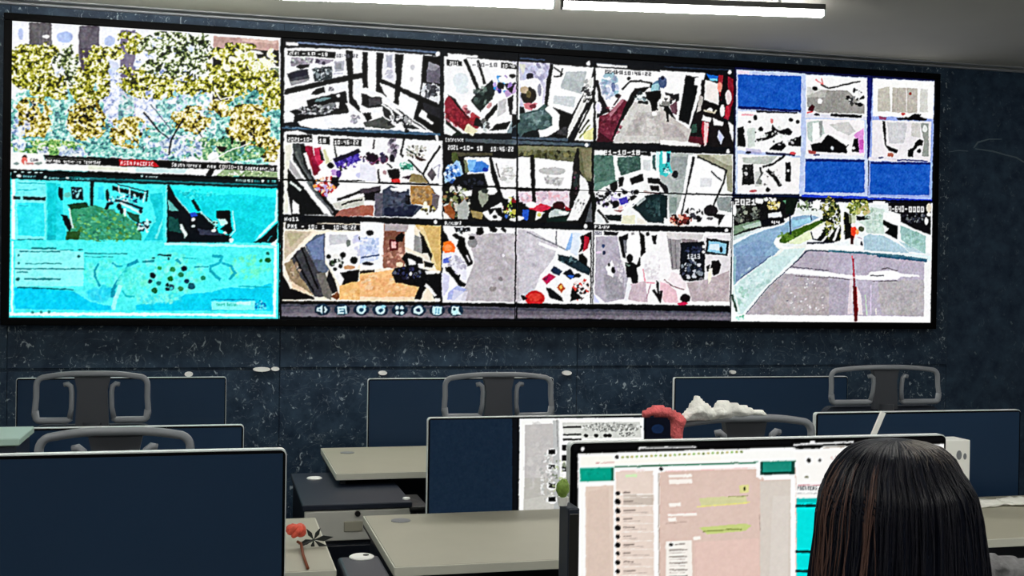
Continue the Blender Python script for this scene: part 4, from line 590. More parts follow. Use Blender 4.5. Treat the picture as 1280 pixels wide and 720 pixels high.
A.E((196, 20, 24), 165, 565, 72, 56); A.E((226, 70, 50), 165, 555, 50, 30, al=.6); A.P((10, 6, 6), (60, 540), (90, 545), (110, 570), (80, 580)); A.E(W_, 530, 45, 14, 16); A.L(K_, 9, (571, 90), (568, 600))
# feed 9: covered walkway
A.S(0, 0, 1); A.P((252, 252, 252), (743, 288), (914, 291), (912, 382), (741, 380))
A.S(740, 280, 6)
A.T('Play', 20, 8, 24, W_, 115); A.T('2021', 18, 54, 28, (90, 90, 110), 60); A.P((16, 16, 24), (85, 55), (200, 60), (190, 88), (90, 85)); A.P((180, 174, 188), (30, 95), (190, 90), (215, 260), (270, 400), (250, 560), (100, 590), (20, 520)); A.P((150, 148, 156), (90, 380), (240, 400), (240, 560), (110, 560), al=.7); A.P((210, 214, 250), (10, 520), (60, 590), (10, 595)); A.E((60, 80, 120), 84, 165, 14, 16); A.E((40, 50, 80), 90, 216, 12, 16); A.E((220, 200, 226), 50, 215, 22, 10); A.P(W_, (100, 320), (150, 270), (170, 340), (160, 400), (120, 380)); A.E(K_, 160, 348, 16, 24); A.E(K_, 128, 304, 10, 14); A.K(30, 14, [(230, 226, 232), (196, 190, 200)], 215, 360, 26, 110, al=.7)
A.P((10, 12, 16), (200, 100), (270, 70), (270, 110), (240, 140), (255, 260), (230, 250)); A.P((110, 112, 118), (235, 120), (262, 120), (262, 220), (245, 220)); A.P(W_, (275, 65), (352, 60), (362, 240), (300, 300), (270, 210)); A.P(K_, (353, 50), (395, 90), (400, 215), (365, 250), (362, 130)); A.P((30, 26, 30), (295, 65), (315, 55), (322, 78), (300, 84), al=.5); A.E(K_, 417, 75, 13, 15); A.P(K_, (445, 88), (485, 85), (482, 150), (458, 150))
A.E((8, 8, 10), 283, 258, 24, 32); A.P((8, 8, 10), (250, 290), (300, 285), (335, 305), (350, 270), (355, 250), (372, 260), (362, 315), (335, 330), (345, 400), (340, 450), (362, 465), (340, 472), (300, 440), (290, 400), (262, 400)); A.P((110, 130, 120), (255, 295), (290, 310), (280, 320), (255, 305)); A.P((250, 250, 252), (365, 250), (400, 210), (540, 200), (540, 420), (400, 440), (370, 380)); A.K(40, 20, [(226, 220, 226), (240, 236, 240), (206, 196, 204)], 470, 330, 70, 110, al=.5); A.L((236, 150, 170), 8, (385, 340), (400, 440), (470, 440)); A.P((206, 186, 196), (290, 450), (400, 430), (420, 590), (270, 570)); A.P((240, 240, 246), (270, 430), (300, 460), (260, 580), (240, 570)); A.P((12, 8, 12), (480, 420), (500, 440), (515, 600), (490, 560), (450, 500), (470, 490), (490, 520)); A.P((130, 40, 60), (510, 500), (540, 490), (540, 510), (515, 525)); A.L((180, 140, 156), 8, (440, 450), (410, 560))
A.S(825, 280, 6)
A.P((250, 248, 250), (0, 50), (45, 60), (90, 350), (180, 460), (0, 430)); A.P((150, 146, 150), (50, 80), (160, 90), (150, 340), (90, 345)); A.L((110, 106, 112), 8, (75, 100), (95, 330)); A.L((120, 116, 120), 8, (115, 100), (120, 340)); A.P((216, 212, 212), (45, 60), (330, 80), (300, 130), (60, 110)); A.P((140, 130, 134), (160, 110), (280, 120), (300, 150), (165, 150)); A.P((230, 226, 230), (330, 90), (530, 80), (530, 340), (330, 440))
A.P((8, 12, 20), (155, 140), (330, 130), (340, 180), (330, 420), (230, 430), (145, 415)); A.K(50, 16, [(60, 70, 90), (24, 30, 44), (130, 140, 150), (190, 196, 206)], 240, 340, 80, 70); A.K(16, 14, [(50, 60, 90), (30, 36, 60)], 250, 190, 70, 30); A.T('1213', 205, 225, 36, (200, 204, 214), 100); A.P((8, 12, 16), (350, 105), (520, 130), (505, 240), (340, 225)); A.P((140, 196, 226), (368, 125), (500, 148), (490, 226), (358, 206)); A.P((220, 240, 250), (375, 150), (440, 150), (450, 200), (370, 190)); A.E((6, 14, 24), 460, 192, 14, 24); A.E(W_, 328, 170, 12, 12); A.E(W_, 326, 210, 12, 12)
A.P((190, 176, 180), (200, 440), (340, 420), (520, 350), (520, 580), (240, 580)); A.K(30, 20, [(176, 160, 166), (206, 196, 200), (196, 180, 186)], 380, 490, 130, 80, al=.5); A.P((10, 8, 10), (385, 280), (440, 270), (460, 310), (440, 370), (400, 390), (380, 340)); A.P((30, 24, 26), (345, 320), (375, 300), (375, 350), (350, 355)); A.P((250, 244, 224), (360, 340), (395, 330), (380, 430), (360, 450)); A.P((244, 232, 236), (90, 360), (150, 380), (200, 450), (190, 490), (120, 480), (60, 420)); A.L((130, 90, 100), 7, (30, 420), (100, 470), (180, 492)); A.P((236, 196, 206), (0, 430), (60, 450), (120, 500), (140, 590), (40, 590), (0, 540)); A.E((14, 6, 10), 190, 558, 40, 32); A.E((190, 20, 70), 170, 598, 40, 14); A.P((16, 8, 10), (0, 500), (20, 500), (10, 590), (0, 590)); A.E(W_, 497, 47, 12, 14)
A.S(0, 0, 1)
A.P((4, 5, 8), (352, 376), (741, 380), (914, 383.5), (914, 390), (741, 388), (352, 384)); A.P((96, 92, 104), (352, 380), (553, 382), (742, 387), (914, 391), (913, 400.5), (645, 398), (352, 396)); A.P((130, 122, 134), (352, 391), (645, 393), (913, 396), (913, 399), (645, 397), (352, 395), al=.7); A.P((60, 62, 76), (352, 380), (742, 386.5), (914, 390), (914, 392), (742, 389.5), (352, 383), al=.8)
A.L((10, 12, 18), 2, (646, 378), (645.5, 400))
for i, x in enumerate((403, 427.5, 451.5, 475.5, 499.5, 523, 546.5, 569.5)):
    y = 387+i*.15; A.E((14, 40, 62), x, y, 10, 7.4); c = (190, 240, 255)
    if i == 0: A.P(c, (x-7, y-2), (x-3, y-3), (x, y-6), (x, y+6), (x-3, y+3), (x-7, y+2)); A.L(c, 2, (x+3, y-3), (x+5, y), (x+3, y+3)); A.E((20, 60, 90), x-3.5, y, 1.2)
    elif i == 1: A.Rr(c, x-6, y-4.5, x+6, y+5.5); A.L((30, 90, 120), 1.2, (x-3, y-1), (x+2, y-1)); A.L((30, 90, 120), 1.2, (x-3, y+2.5), (x+2, y+2.5)); A.L((30, 90, 120), 1.2, (x+3, y-1), (x+3, y+5))
    elif i in (2, 3): A.E(c, x, y, 6, 5.6); A.E((30, 80, 110), x+.5, y+.3, 3, 2.4, -.5); A.E((150, 210, 235), x+4, y-4, 3, 2)
    elif i == 4:
        for dx in (-3, 3):
            for dy in (-3, 3.4): A.E(c, x+dx, y+dy, 2.5, 2.4)
    elif i == 5: A.P(c, *[(x+6.3*math.cos(k*PI/3+.5), y+6*math.sin(k*PI/3+.5)) for k in range(6)]); A.E((14, 40, 80), x, y, 2.8)
    elif i == 6: A.P(c, (x-6, y-5), (x+6, y-5), (x+5.5, y+4), (x+2, y+6), (x-4, y+5.5), (x-6, y+3)); A.L((80, 150, 190), 1, (x-1.5, y-3), (x-1.5, y+4)); A.L((80, 150, 190), 1, (x+2, y-3), (x+2, y+4))
    else: A.Rr(c, x-5.5, y-5, x+4, y+4); A.P(c, (x-5, y+2), (x+4, y+1), (x+8, y+5), (x-4, y+6)); A.E((10, 60, 70), x-1.5, y-1.5, 1.8)
# ---- grid of small feeds, upper right
A.P((12, 16, 60), (918, 84), (1168, 99), (1165, 252), (916, 249)); BL = (18, 84, 190); LB = (190, 205, 240)
def cell(c, a, b, d, e): A.P(c, a, b, d, e)
A.S(916, 84, 4.337)
A.P(LB, (20, 12), (392, 34), (388, 700), (12, 690)); A.P(BL, (28, 40), (372, 48), (370, 240), (26, 220)); A.P((240, 220, 240), (20, 16), (90, 20), (90, 42), (24, 38)); A.P((6, 20, 90), (30, 210), (370, 230), (370, 244), (30, 225)); A.L((60, 120, 220), 5, (380, 40), (378, 690))
A.P((248, 248, 248), (26, 236), (370, 250), (368, 480), (24, 450)); A.P((248, 246, 246), (26, 470), (365, 490), (360, 690), (24, 685))
A.L((236, 170, 180), 9, (50, 258), (110, 258)); A.P((10, 10, 30), (125, 232), (350, 244), (350, 252), (130, 245))
for q in [(122, 274, 11, 14), (152, 335, 14, 13), (315, 285, 13, 11), (352, 296, 11, 11), (92, 296, 8, 7)]: A.E((10, 12, 10), *q)
A.P((8, 8, 8), (24, 330), (60, 320), (70, 430), (26, 430)); A.P((8, 8, 10), (125, 390), (180, 380), (170, 355), (210, 345), (215, 310), (230, 330), (250, 345), (300, 330), (325, 350), (310, 370), (250, 360), (215, 385), (140, 405)); A.P((10, 10, 12), (230, 415), (270, 400), (290, 430), (265, 455), (195, 445)); A.P((10, 10, 12), (300, 400), (370, 370), (370, 430), (300, 425)); A.K(40, 10, [(206, 214, 206), (30, 30, 34), (230, 230, 230), (250, 250, 250)], 200, 380, 150, 60, al=.7); A.P((210, 220, 214), (80, 330), (120, 330), (120, 430), (80, 440)); A.E((220, 130, 130), 212, 292, 8, 14)
A.P((150, 140, 190), (70, 440), (150, 445), (160, 470), (70, 470), al=.5); A.P((10, 14, 70), (175, 460), (340, 470), (340, 482), (180, 474)); A.E((210, 70, 80), 325, 466, 18, 8); A.E((30, 30, 60), 84, 463, 16, 7)
A.P((190, 196, 190), (50, 490), (240, 480), (200, 530), (60, 520)); A.L((16, 16, 16), 12, (165, 540), (220, 525), (280, 480)); A.P((14, 14, 16), (55, 530), (110, 525), (118, 635), (50, 640)); A.K(16, 9, [(200, 200, 200), (40, 40, 40)], 80, 580, 28, 45); A.P((8, 8, 8), (285, 515), (315, 515), (315, 620), (285, 620)); A.E(W_, 300, 560, 7, 9); A.L((14, 14, 14), 22, (190, 560), (230, 600), (255, 640)); A.L((40, 40, 44), 10, (130, 630), (155, 580), (150, 545)); A.E((12, 12, 12), 145, 620, 13, 16); A.E((10, 10, 10), 190, 665, 14, 12); A.P((190, 196, 190), (120, 570), (150, 560), (160, 640), (120, 650), al=.6); A.E((190, 90, 100), 110, 672, 20, 7); A.P((16, 16, 50), (165, 690), (300, 692), (300, 700), (160, 700)); A.K(20, 8, [(190, 190, 190), (60, 60, 60), (230, 230, 230)], 210, 600, 60, 50, al=.6)
A.S(1002, 88, 4.443)
A.P(LB, (5, 20), (372, 40), (368, 700), (2, 690)); A.P((250, 250, 250), (24, 26), (368, 44), (362, 255), (22, 240)); A.P((150, 148, 144), (30, 140), (110, 110), (250, 110), (350, 190), (350, 240), (90, 235), (30, 200)); A.P((196, 196, 190), (30, 90), (140, 110), (130, 150), (30, 150), al=.7); A.L((30, 30, 30), 9, (110, 80), (150, 100), (250, 76), (325, 60)); A.L((220, 120, 120), 6, (80, 50), (120, 80), (110, 45)); A.E(K_, 74, 100, 15, 13); A.E(W_, 102, 170, 14, 16); A.K(30, 11, [(20, 20, 20), (240, 240, 240), (130, 130, 130), (60, 60, 60)], 300, 150, 50, 45)
for q in [(258, 148, 12, 11), (325, 190, 16, 12), (340, 148, 10, 9), (292, 110, 8, 14)]: A.E((12, 12, 16), *q)
A.P((60, 10, 20), (34, 210), (60, 190), (74, 200), (66, 226), (36, 224)); A.P((226, 226, 240), (20, 240), (360, 255), (362, 275), (20, 262)); A.L((8, 8, 14), 16, (165, 248), (330, 256)); A.E((20, 10, 30), 84, 246, 17, 8); A.L((210, 60, 70), 8, (30, 236), (60, 228))
A.P((246, 242, 244), (26, 270), (350, 275), (350, 480), (24, 470)); A.P((190, 206, 200), (30, 290), (60, 280), (110, 280), (130, 350), (60, 400), (34, 380)); A.P((150, 156, 154), (95, 280), (118, 280), (112, 370), (100, 360)); A.P(W_, (60, 290), (95, 290), (100, 370), (60, 400)); A.P((206, 206, 204), (150, 300), (260, 285), (300, 340), (260, 360), (190, 330)); A.P((226, 150, 220), (290, 360), (345, 320), (345, 460), (320, 460), (310, 400)); A.P((190, 60, 170), (318, 390), (345, 380), (345, 440), (320, 440), al=.7)
A.P((6, 6, 8), (50, 410), (110, 400), (145, 355), (200, 380), (262, 415), (250, 460), (60, 450)); A.P(W_, (170, 350), (280, 400), (250, 420), (180, 375)); A.E(W_, 262, 435, 14, 16); A.P((8, 6, 10), (290, 380), (312, 378), (320, 455), (280, 450)); A.E(W_, 290, 430, 8, 8); A.E((190, 200, 210), 170, 432, 9, 10); A.P((150, 60, 60), (35, 440), (80, 450), (80, 465), (40, 462)); A.P((230, 234, 246), (20, 465), (340, 475), (355, 490), (18, 486)); A.E((60, 66, 110), 84, 470, 18, 6)
A.P(BL, (22, 500), (350, 506), (350, 680), (18, 678)); A.P((6, 30, 110), (22, 490), (350, 496), (350, 510), (22, 506)); A.P((30, 60, 200), (0, 690), (370, 700), (370, 712), (0, 704)); A.P((14, 20, 100), (375, 45), (392, 46), (392, 260), (374, 255)); A.P((30, 60, 190), (366, 270), (390, 275), (388, 460), (364, 460))
A.S(1084, 90, 4.364)
A.P((14, 20, 100), (0, 28), (26, 36), (20, 470), (0, 470)); A.P((150, 170, 230), (30, 34), (368, 50), (352, 690), (4, 680)); A.P((252, 252, 250), (32, 36), (366, 52), (360, 255), (30, 240)); A.P((196, 192, 180), (60, 90), (120, 80), (126, 215), (56, 215)); A.P((190, 184, 174), (138, 85), (275, 90), (272, 225), (135, 220)); A.L((176, 168, 160), 5, (165, 90), (165, 220)); A.L((230, 226, 222), 6, (215, 90), (215, 215)); A.P((216, 216, 210), (290, 90), (330, 95), (330, 220), (288, 220)); A.E((150, 60, 50), 235, 118, 8, 9); A.E((190, 60, 60), 195, 229, 12, 7)
A.P((8, 6, 10), (160, 250), (225, 246), (260, 228), (295, 232), (290, 245), (328, 256), (320, 266), (170, 262)); A.P((150, 70, 110), (60, 240), (110, 248), (100, 262), (66, 258)); A.P((240, 236, 240), (28, 262), (350, 270), (345, 480), (24, 465)); A.P((206, 206, 210), (110, 275), (180, 272), (220, 280), (200, 390), (120, 390)); A.K(10, 18, [(190, 190, 196), (220, 220, 226)], 160, 340, 45, 50, al=.6); A.P((10, 8, 10), (82, 266), (98, 268), (106, 400), (170, 425), (160, 444), (120, 430), (96, 400)); A.P((180, 100, 80), (110, 440), (145, 445), (140, 465), (112, 460)); A.P((190, 190, 180), (240, 280), (290, 280), (290, 360), (240, 350), al=.6)
A.P((8, 8, 8), (222, 425), (250, 415), (260, 385), (285, 365), (305, 375), (300, 400), (275, 405), (255, 430), (250, 465), (222, 462)); A.E((12, 10, 12), 284, 432, 12, 12); A.P((150, 156, 150), (290, 280), (335, 280), (335, 460), (300, 460), (310, 380)); A.E((236, 240, 236), 315, 310, 14, 20); A.P((230, 226, 236), (10, 462), (340, 478), (352, 492), (5, 484)); A.E((60, 66, 110), 74, 468, 16, 5); A.L((40, 50, 120), 8, (165, 480), (330, 486))
A.P(BL, (18, 496), (345, 502), (338, 672), (14, 668)); A.P((6, 30, 110), (18, 488), (346, 494), (346, 506), (18, 502)); A.P((20, 50, 190), (0, 686), (355, 694), (355, 706), (0, 700)); A.L((170, 190, 250), 8, (5, 680), (350, 690)); A.L((150, 180, 250), 8, (352, 490), (350, 690))
# ---- street camera, lower right
A.S(0, 0, 1); A.P((6, 10, 40), (914, 247), (1166, 250.5), (1166, 254), (914, 252)); A.P((240, 246, 248), (915, 252), (1166, 254), (1163, 405), (913, 402))
A.S(912, 240, 8)
A.P((12, 12, 14), (40, 40), (680, 60), (640, 230), (330, 350), (40, 440)); A.P((8, 20, 50), (20, 20), (700, 20), (700, 60), (20, 50)); A.K(120, 22, [(20, 20, 16), (90, 96, 90), (150, 156, 140), (60, 66, 60), (30, 30, 30)], 180, 230, 140, 90); A.T('2021', 55, 70, 60, W_, 220); A.P(W_, (255, 60), (340, 70), (330, 120), (260, 110)); A.K(30, 18, [(210, 190, 120), (240, 230, 190), (190, 176, 90)], 440, 130, 60, 40); A.K(14, 16, [(250, 250, 250), (210, 230, 200)], 400, 80, 60, 20); A.P((90, 150, 110), (530, 90), (580, 80), (610, 150), (560, 120)); A.E(W_, 50, 180, 16, 60)
A.P((120, 150, 120), (40, 340), (300, 280), (310, 330), (150, 380), (40, 430), al=.9); A.P((210, 230, 220), (130, 340), (310, 290), (320, 340), (150, 370), al=.7); A.L((20, 24, 20), 12, (120, 310), (300, 260)); A.P((6, 6, 14), (310, 300), (380, 260), (540, 250), (550, 300), (480, 330), (330, 355)); A.P((236, 240, 246), (385, 215), (510, 195), (525, 250), (390, 260)); A.T('44', 420, 290, 30, W_, 90)
A.P((140, 176, 206), (40, 520), (180, 430), (330, 380), (560, 310), (640, 250), (760, 230), (900, 250), (800, 310), (620, 390), (460, 470), (520, 560), (340, 720), (40, 720)); A.P((120, 150, 190), (60, 560), (280, 480), (440, 520), (260, 720), (60, 720), al=.6); A.P((160, 220, 240), (620, 290), (820, 250), (800, 310), (640, 350), al=.7); A.L((236, 250, 255), 16, (40, 520), (200, 430), (360, 370), (540, 320)); A.P((180, 200, 196), (40, 440), (200, 390), (220, 400), (40, 490)); A.L((206, 226, 230), 12, (60, 470), (300, 370))
A.P((240, 244, 238), (440, 500), (470, 450), (520, 560), (760, 520), (1040, 500), (1040, 720), (340, 720), (520, 580), (460, 550)); A.P(W_, (440, 510), (480, 450), (530, 540), (640, 550), (560, 580), (480, 550)); A.P((210, 236, 236), (400, 690), (560, 570), (760, 560), (660, 720), (400, 720), al=.8)
A.P((60, 96, 20), (500, 480), (530, 430), (620, 390), (780, 330), (930, 270), (960, 290), (820, 370), (700, 430), (560, 515), (500, 505)); A.K(70, 18, [(90, 130, 40), (40, 70, 14), (110, 150, 50), (70, 110, 30)], 640, 440, 150, 36, al=.6, ang=-.5); A.P((230, 240, 200), (560, 515), (820, 370), (990, 280), (1010, 310), (900, 430), (700, 520)); A.P((250, 250, 250), (800, 400), (960, 310), (980, 340), (860, 480)); A.L((16, 30, 60), 17, (605, 230), (608, 420)); A.L((30, 50, 90), 12, (815, 190), (815, 280)); A.P((10, 20, 14), (560, 60), (690, 60), (640, 230), (560, 220)); A.P((240, 250, 250), (700, 70), (740, 100), (760, 130), (700, 190)); A.K(60, 18, [(20, 30, 20), (60, 80, 50), (230, 240, 236), (110, 130, 90)], 800, 140, 120, 60); A.P(W_, (830, 90), (910, 80), (900, 170), (840, 150)); A.P((236, 244, 240), (660, 190), (900, 190), (900, 240), (700, 220))
A.K(90, 18, [(20, 30, 14), (110, 120, 60), (160, 156, 90), (50, 60, 30)], 990, 150, 60, 110); A.E((250, 250, 250), 975, 160, 26, 26); A.E(K_, 955, 248, 22, 18); A.P((10, 14, 16), (880, 470), (960, 360), (1040, 340), (1040, 500), (880, 490)); A.L(W_, 17, (930, 490), (1010, 390)); A.L(W_, 12, (1000, 490), (1040, 420)); A.L((8, 16, 50), 18, (780, 512), (1040, 502)); A.L((20, 30, 50), 12, (815, 400), (830, 470), (880, 480)); A.P((176, 170, 186), (760, 580), (1040, 600), (1040, 720), (650, 720)); A.L((60, 76, 96), 14, (640, 720), (770, 590), (860, 585), (1040, 600)); A.P(W_, (760, 530), (1040, 520), (1040, 580), (770, 570))
A.S(1036, 240, 8)
A.K(130, 22, [(20, 30, 16), (120, 130, 60), (60, 76, 36), (170, 166, 90), (10, 14, 8)], 60, 300, 120, 180); A.P((10, 12, 10), (160, 200), (230, 230), (220, 460), (160, 480)); A.P(W_, (92, 100), (165, 100), (150, 200), (152, 500), (120, 500), (118, 200)); A.P((16, 20, 14), (0, 430), (110, 330), (110, 490), (0, 510)); A.L(W_, 24, (0, 440), (40, 380)); A.L(W_, 22, (50, 480), (100, 350))
A.K(90, 20, [(110, 130, 50), (150, 156, 70), (190, 200, 110), (70, 90, 30)], 300, 150, 110, 70); A.K(30, 18, [(190, 190, 110), (210, 190, 140)], 350, 190, 70, 40, al=.7); A.P((8, 14, 16), (275, 240), (410, 240), (420, 280), (280, 282)); A.P((190, 200, 150), (200, 230), (280, 220), (260, 330), (200, 310), al=.6); A.P((206, 226, 216), (410, 150), (560, 170), (540, 290), (560, 420), (380, 410), (360, 340), (290, 290), (420, 270)); A.K(60, 22, [(180, 206, 196), (226, 240, 236), (150, 180, 160)], 460, 290, 100, 120, al=.6)
A.P(W_, (440, 90), (560, 90), (560, 130), (440, 120)); A.P(W_, (550, 200), (710, 220), (720, 310), (1020, 440), (1020, 620), (960, 600), (700, 480), (700, 320), (540, 280)); A.P((10, 10, 14), (590, 110), (1020, 90), (1020, 430), (860, 370), (720, 300), (715, 220), (600, 190)); A.T('0-640-', 600, 140, 60, W_, 190); A.T('0000', 800, 145, 56, W_, 160); A.K(40, 14, [(60, 66, 80), (110, 116, 120), (30, 30, 40)], 860, 250, 130, 60); A.E((230, 220, 200), 1000, 160, 26, 50); A.E(W_, 975, 290, 18, 40); A.E((250, 250, 240), 1000, 225, 22, 22)
A.P((6, 8, 8), (545, 280), (690, 340), (685, 470), (560, 410), (600, 370), (540, 320)); A.P((160, 200, 196), (715, 330), (970, 440), (965, 615), (720, 480)); A.K(50, 20, [(190, 226, 220), (140, 180, 176), (120, 170, 150)], 840, 480, 110, 80, al=.5); A.P((176, 206, 220), (400, 420), (520, 420), (760, 560), (800, 610), (350, 580), (350, 450)); A.L(W_, 13, (430, 420), (560, 430), (700, 500), (830, 600)); A.P((226, 246, 250), (350, 590), (1020, 640), (1020, 690), (340, 620)); A.L((60, 110, 130), 22, (0, 590), (340, 610), (700, 640), (980, 680)); A.P((150, 190, 206), (700, 490), (960, 610), (800, 600), al=.6)
A.P(W_, (0, 530), (340, 540), (340, 590), (0, 570)); A.P((236, 60, 30), (222, 350), (270, 350), (285, 390), (260, 440), (255, 460), (222, 450)); A.P((60, 4, 4), (215, 430), (250, 440), (245, 520), (218, 520)); A.E((250, 160, 90), 285, 400, 16, 26); A.E((250, 236, 236), 243, 332, 24, 20); A.E((60, 70, 40), 325, 370, 30, 30); A.E((16, 14, 40), 328, 515, 12, 22); A.L((190, 170, 190), 10, (290, 450), (330, 470)); A.P((180, 172, 190), (0, 600), (340, 620), (970, 690), (960, 720), (0, 720))
A.S(912, 320, 8.185)
A.P((126, 152, 188), (40, 0), (420, 0), (110, 230), (40, 300)); A.P((150, 190, 200), (40, 0), (70, 0), (60, 280), (36, 300)); A.P((206, 232, 232), (420, 0), (680, 0), (150, 590), (100, 640), (30, 400), (40, 320)); A.K(60, 26, [(180, 216, 210), (240, 252, 252), (160, 200, 196), (226, 244, 244)], 300, 240, 190, 130, al=.5, ang=-.8); A.K(30, 24, [(240, 255, 255), (150, 200, 180)], 120, 430, 70, 110, al=.5, ang=1.2); A.L((70, 90, 126), 10, (420, 0), (110, 230)); A.L((236, 252, 250), 26, (690, 0), (520, 180), (300, 400), (140, 600)); A.L((16, 60, 30), 20, (25, 400), (70, 560)); A.L((236, 250, 244), 18, (40, 330), (100, 580))
A.P((178, 170, 184), (740, 0), (1064, 0), (1064, 170), (610, 120)); A.P((176, 168, 176), (560, 180), (1064, 215), (1064, 610), (170, 600), (420, 300)); A.K(100, 30, [(186, 180, 192), (166, 160, 172), (196, 186, 190), (176, 166, 164)], 720, 400, 330, 200, al=.4); A.P((190, 180, 176), (560, 300), (1064, 320), (1064, 600), (400, 600), al=.4); A.L((50, 52, 76), 8, (745, 0), (560, 170), (400, 310), (170, 590)); A.P(W_, (610, 122), (820, 145), (1064, 178), (1064, 214), (570, 172)); A.L((80, 76, 90), 8, (620, 108), (840, 132), (1064, 158)); A.K(26, 12, [(240, 236, 244), (250, 250, 250)], 800, 400, 250, 170, al=.8); A.L((110, 100, 110), 8, (680, 205), (900, 220), (1064, 222)); A.E((120, 116, 126), 590, 460, 16, 9)
A.P(W_, (90, 590), (170, 600), (1064, 612), (1064, 678), (20, 660), (20, 560)); A.K(12, 14, [(110, 190, 160), (190, 240, 226)], 110, 630, 40, 26)
A.S(1036, 320, 8.182)
A.P((186, 178, 196), (0, 0), (330, 0), (990, 70), (980, 620), (0, 610)); A.P((176, 172, 172), (500, 260), (980, 240), (980, 620), (540, 600), al=.7); A.P((170, 164, 176), (0, 200), (180, 260), (180, 600), (0, 600), al=.5); A.K(50, 30, [(186, 184, 184), (176, 176, 170), (196, 186, 184)], 740, 420, 220, 170, al=.4); A.L((20, 80, 110), 20, (500, 0), (760, 26), (1000, 52)); A.P(W_, (0, 165), (240, 200), (400, 195), (420, 165), (560, 150), (660, 150), (760, 180), (930, 195), (930, 212), (740, 215), (700, 240), (450, 248), (240, 235), (0, 205)); A.L((60, 60, 76), 12, (430, 198), (560, 202)); A.L((110, 104, 112), 12, (540, 135), (600, 125), (700, 150)); A.L((90, 84, 90), 8, (0, 215), (220, 245)); A.L((90, 84, 90), 8, (450, 260), (700, 252))
A.P((240, 226, 230), (215, 240), (245, 240), (245, 590), (190, 600), al=.8); A.P((246, 236, 236), (285, 300), (330, 400), (350, 600), (290, 600), al=.9); A.L((200, 226, 196), 12, (372, 400), (390, 600)); A.L((226, 210, 240), 10, (430, 300), (430, 600)); A.L((246, 246, 226), 10, (480, 540), (485, 600)); A.P((250, 250, 250), (975, 60), (1040, 60), (1030, 680), (975, 620)); A.P(W_, (0, 605), (975, 620), (1035, 600), (1030, 686), (0, 680)); A.L((250, 60, 80), 10, (238, 0), (248, 60)); A.L((170, 30, 60), 20, (250, 30), (258, 210)); A.L((130, 20, 50), 22, (258, 230), (262, 320)); A.P((90, 0, 6), (245, 310), (282, 310), (298, 560), (290, 670), (262, 670), (252, 500)); A.L((230, 60, 70), 5, (284, 320), (298, 560))
A.S(0, 0, 1)
pic.finish(blur=1, sharp=.85, rad=3, warp=1.7, rough=24)
# ------------------------------------------------------------------ materials of the place
M = {}
M['ceiling'] = mat('ceiling_paint', (186, 185, 176), .9, noise=.03, nscale=3)
M['cornice'] = mat('cornice_paint', (140, 144, 150), .5)
M['floor'] = mat('dark_carpet', (84, 88, 94), .95, noise=.25, nscale=60, bump=.3, bscale=300)
M['side_wall'] = mat('grey_plaster', (204, 206, 206), .9, noise=.04, nscale=4)
M['black'] = mat('black_plastic', (8, 9, 11), .45)
M['bezel'] = mat('black_bezel', (2, 2, 3), .6, spec=.06)
M['silver'] = mat('silver_plastic', (232, 238, 238), .38, noise=.02)
M['off'] = mat('dark_monitor_glass', (24, 47, 74), .45, spec=.2, noise=.05, nscale=2)
M['grey'] = mat('grey_plastic', (124, 128, 134), .4)
M['spine'] = mat('dark_grey_plastic', (52, 55, 62), .5)
M['mesh_fabric'] = mat('dark_seat_fabric', (26, 34, 48), .9, bump=.4, bscale=400)
M['chrome'] = mat('chrome', (180, 184, 188), .2, metal=1)
M['desk'] = mat('beige_laminate', (168, 165, 148), .5, noise=.02, nscale=8)
M['desk_edge'] = mat('pale_edge_band', (214, 214, 200), .45)
M['dark_lam'] = mat('dark_laminate', (18, 24, 36), .4, noise=.1, nscale=6)
M['dark_top'] = mat('navy_laminate', (26, 34, 50), .42, noise=.08, nscale=5)
M['drawer'] = mat('pale_grey_drawer', (202, 202, 194), .45, noise=.03)
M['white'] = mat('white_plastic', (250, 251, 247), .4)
M['paper'] = mat('white_paper', (236, 236, 228), .8, noise=.05, nscale=30)
M['mint'] = mat('mint_laminate', (168, 196, 186), .5)
M['red_cloth'] = mat('coral_red_cloth', (222, 104, 106), .95, noise=.3, nscale=45, bump=.6, bscale=120)
M['white_cloth'] = mat('white_cloth', (246, 246, 240), .95, noise=.16, nscale=28, bump=.8, bscale=60)
M['grey_cloth'] = mat('grey_cloth', (120, 120, 122), .95, noise=.4, nscale=22, bump=.8, bscale=50)
M['leaf'] = mat('leaf_green', (120, 150, 60), .6, noise=.3, nscale=200)
M['dark_leaf'] = mat('dark_leaf', (14, 22, 20), .7)
M['petal'] = mat('red_orange_petal', (226, 90, 70), .7, noise=.25, nscale=60)
M['stem'] = mat('brown_stem', (120, 60, 30), .8)
M['tube_on'] = mat('lit_diffuser', (255, 255, 255), .5, emit=(255, 253, 246), estr=66.0)
M['led'] = mat('blue_white_led', (255, 255, 255), .5, emit=(225, 245, 255), estr=1.2)
M['skin'] = mat('skin', (206, 160, 134), .55, noise=.04, nscale=20)
M['shirt'] = mat('navy_shirt', (24, 26, 36), .9, bump=.3, bscale=200)
M['trousers'] = mat('dark_trousers', (20, 21, 26), .9)
M['rubber'] = mat('black_rubber', (12, 12, 13), .8)
M['screen'] = mat_screen('lit_screen', 1.0)

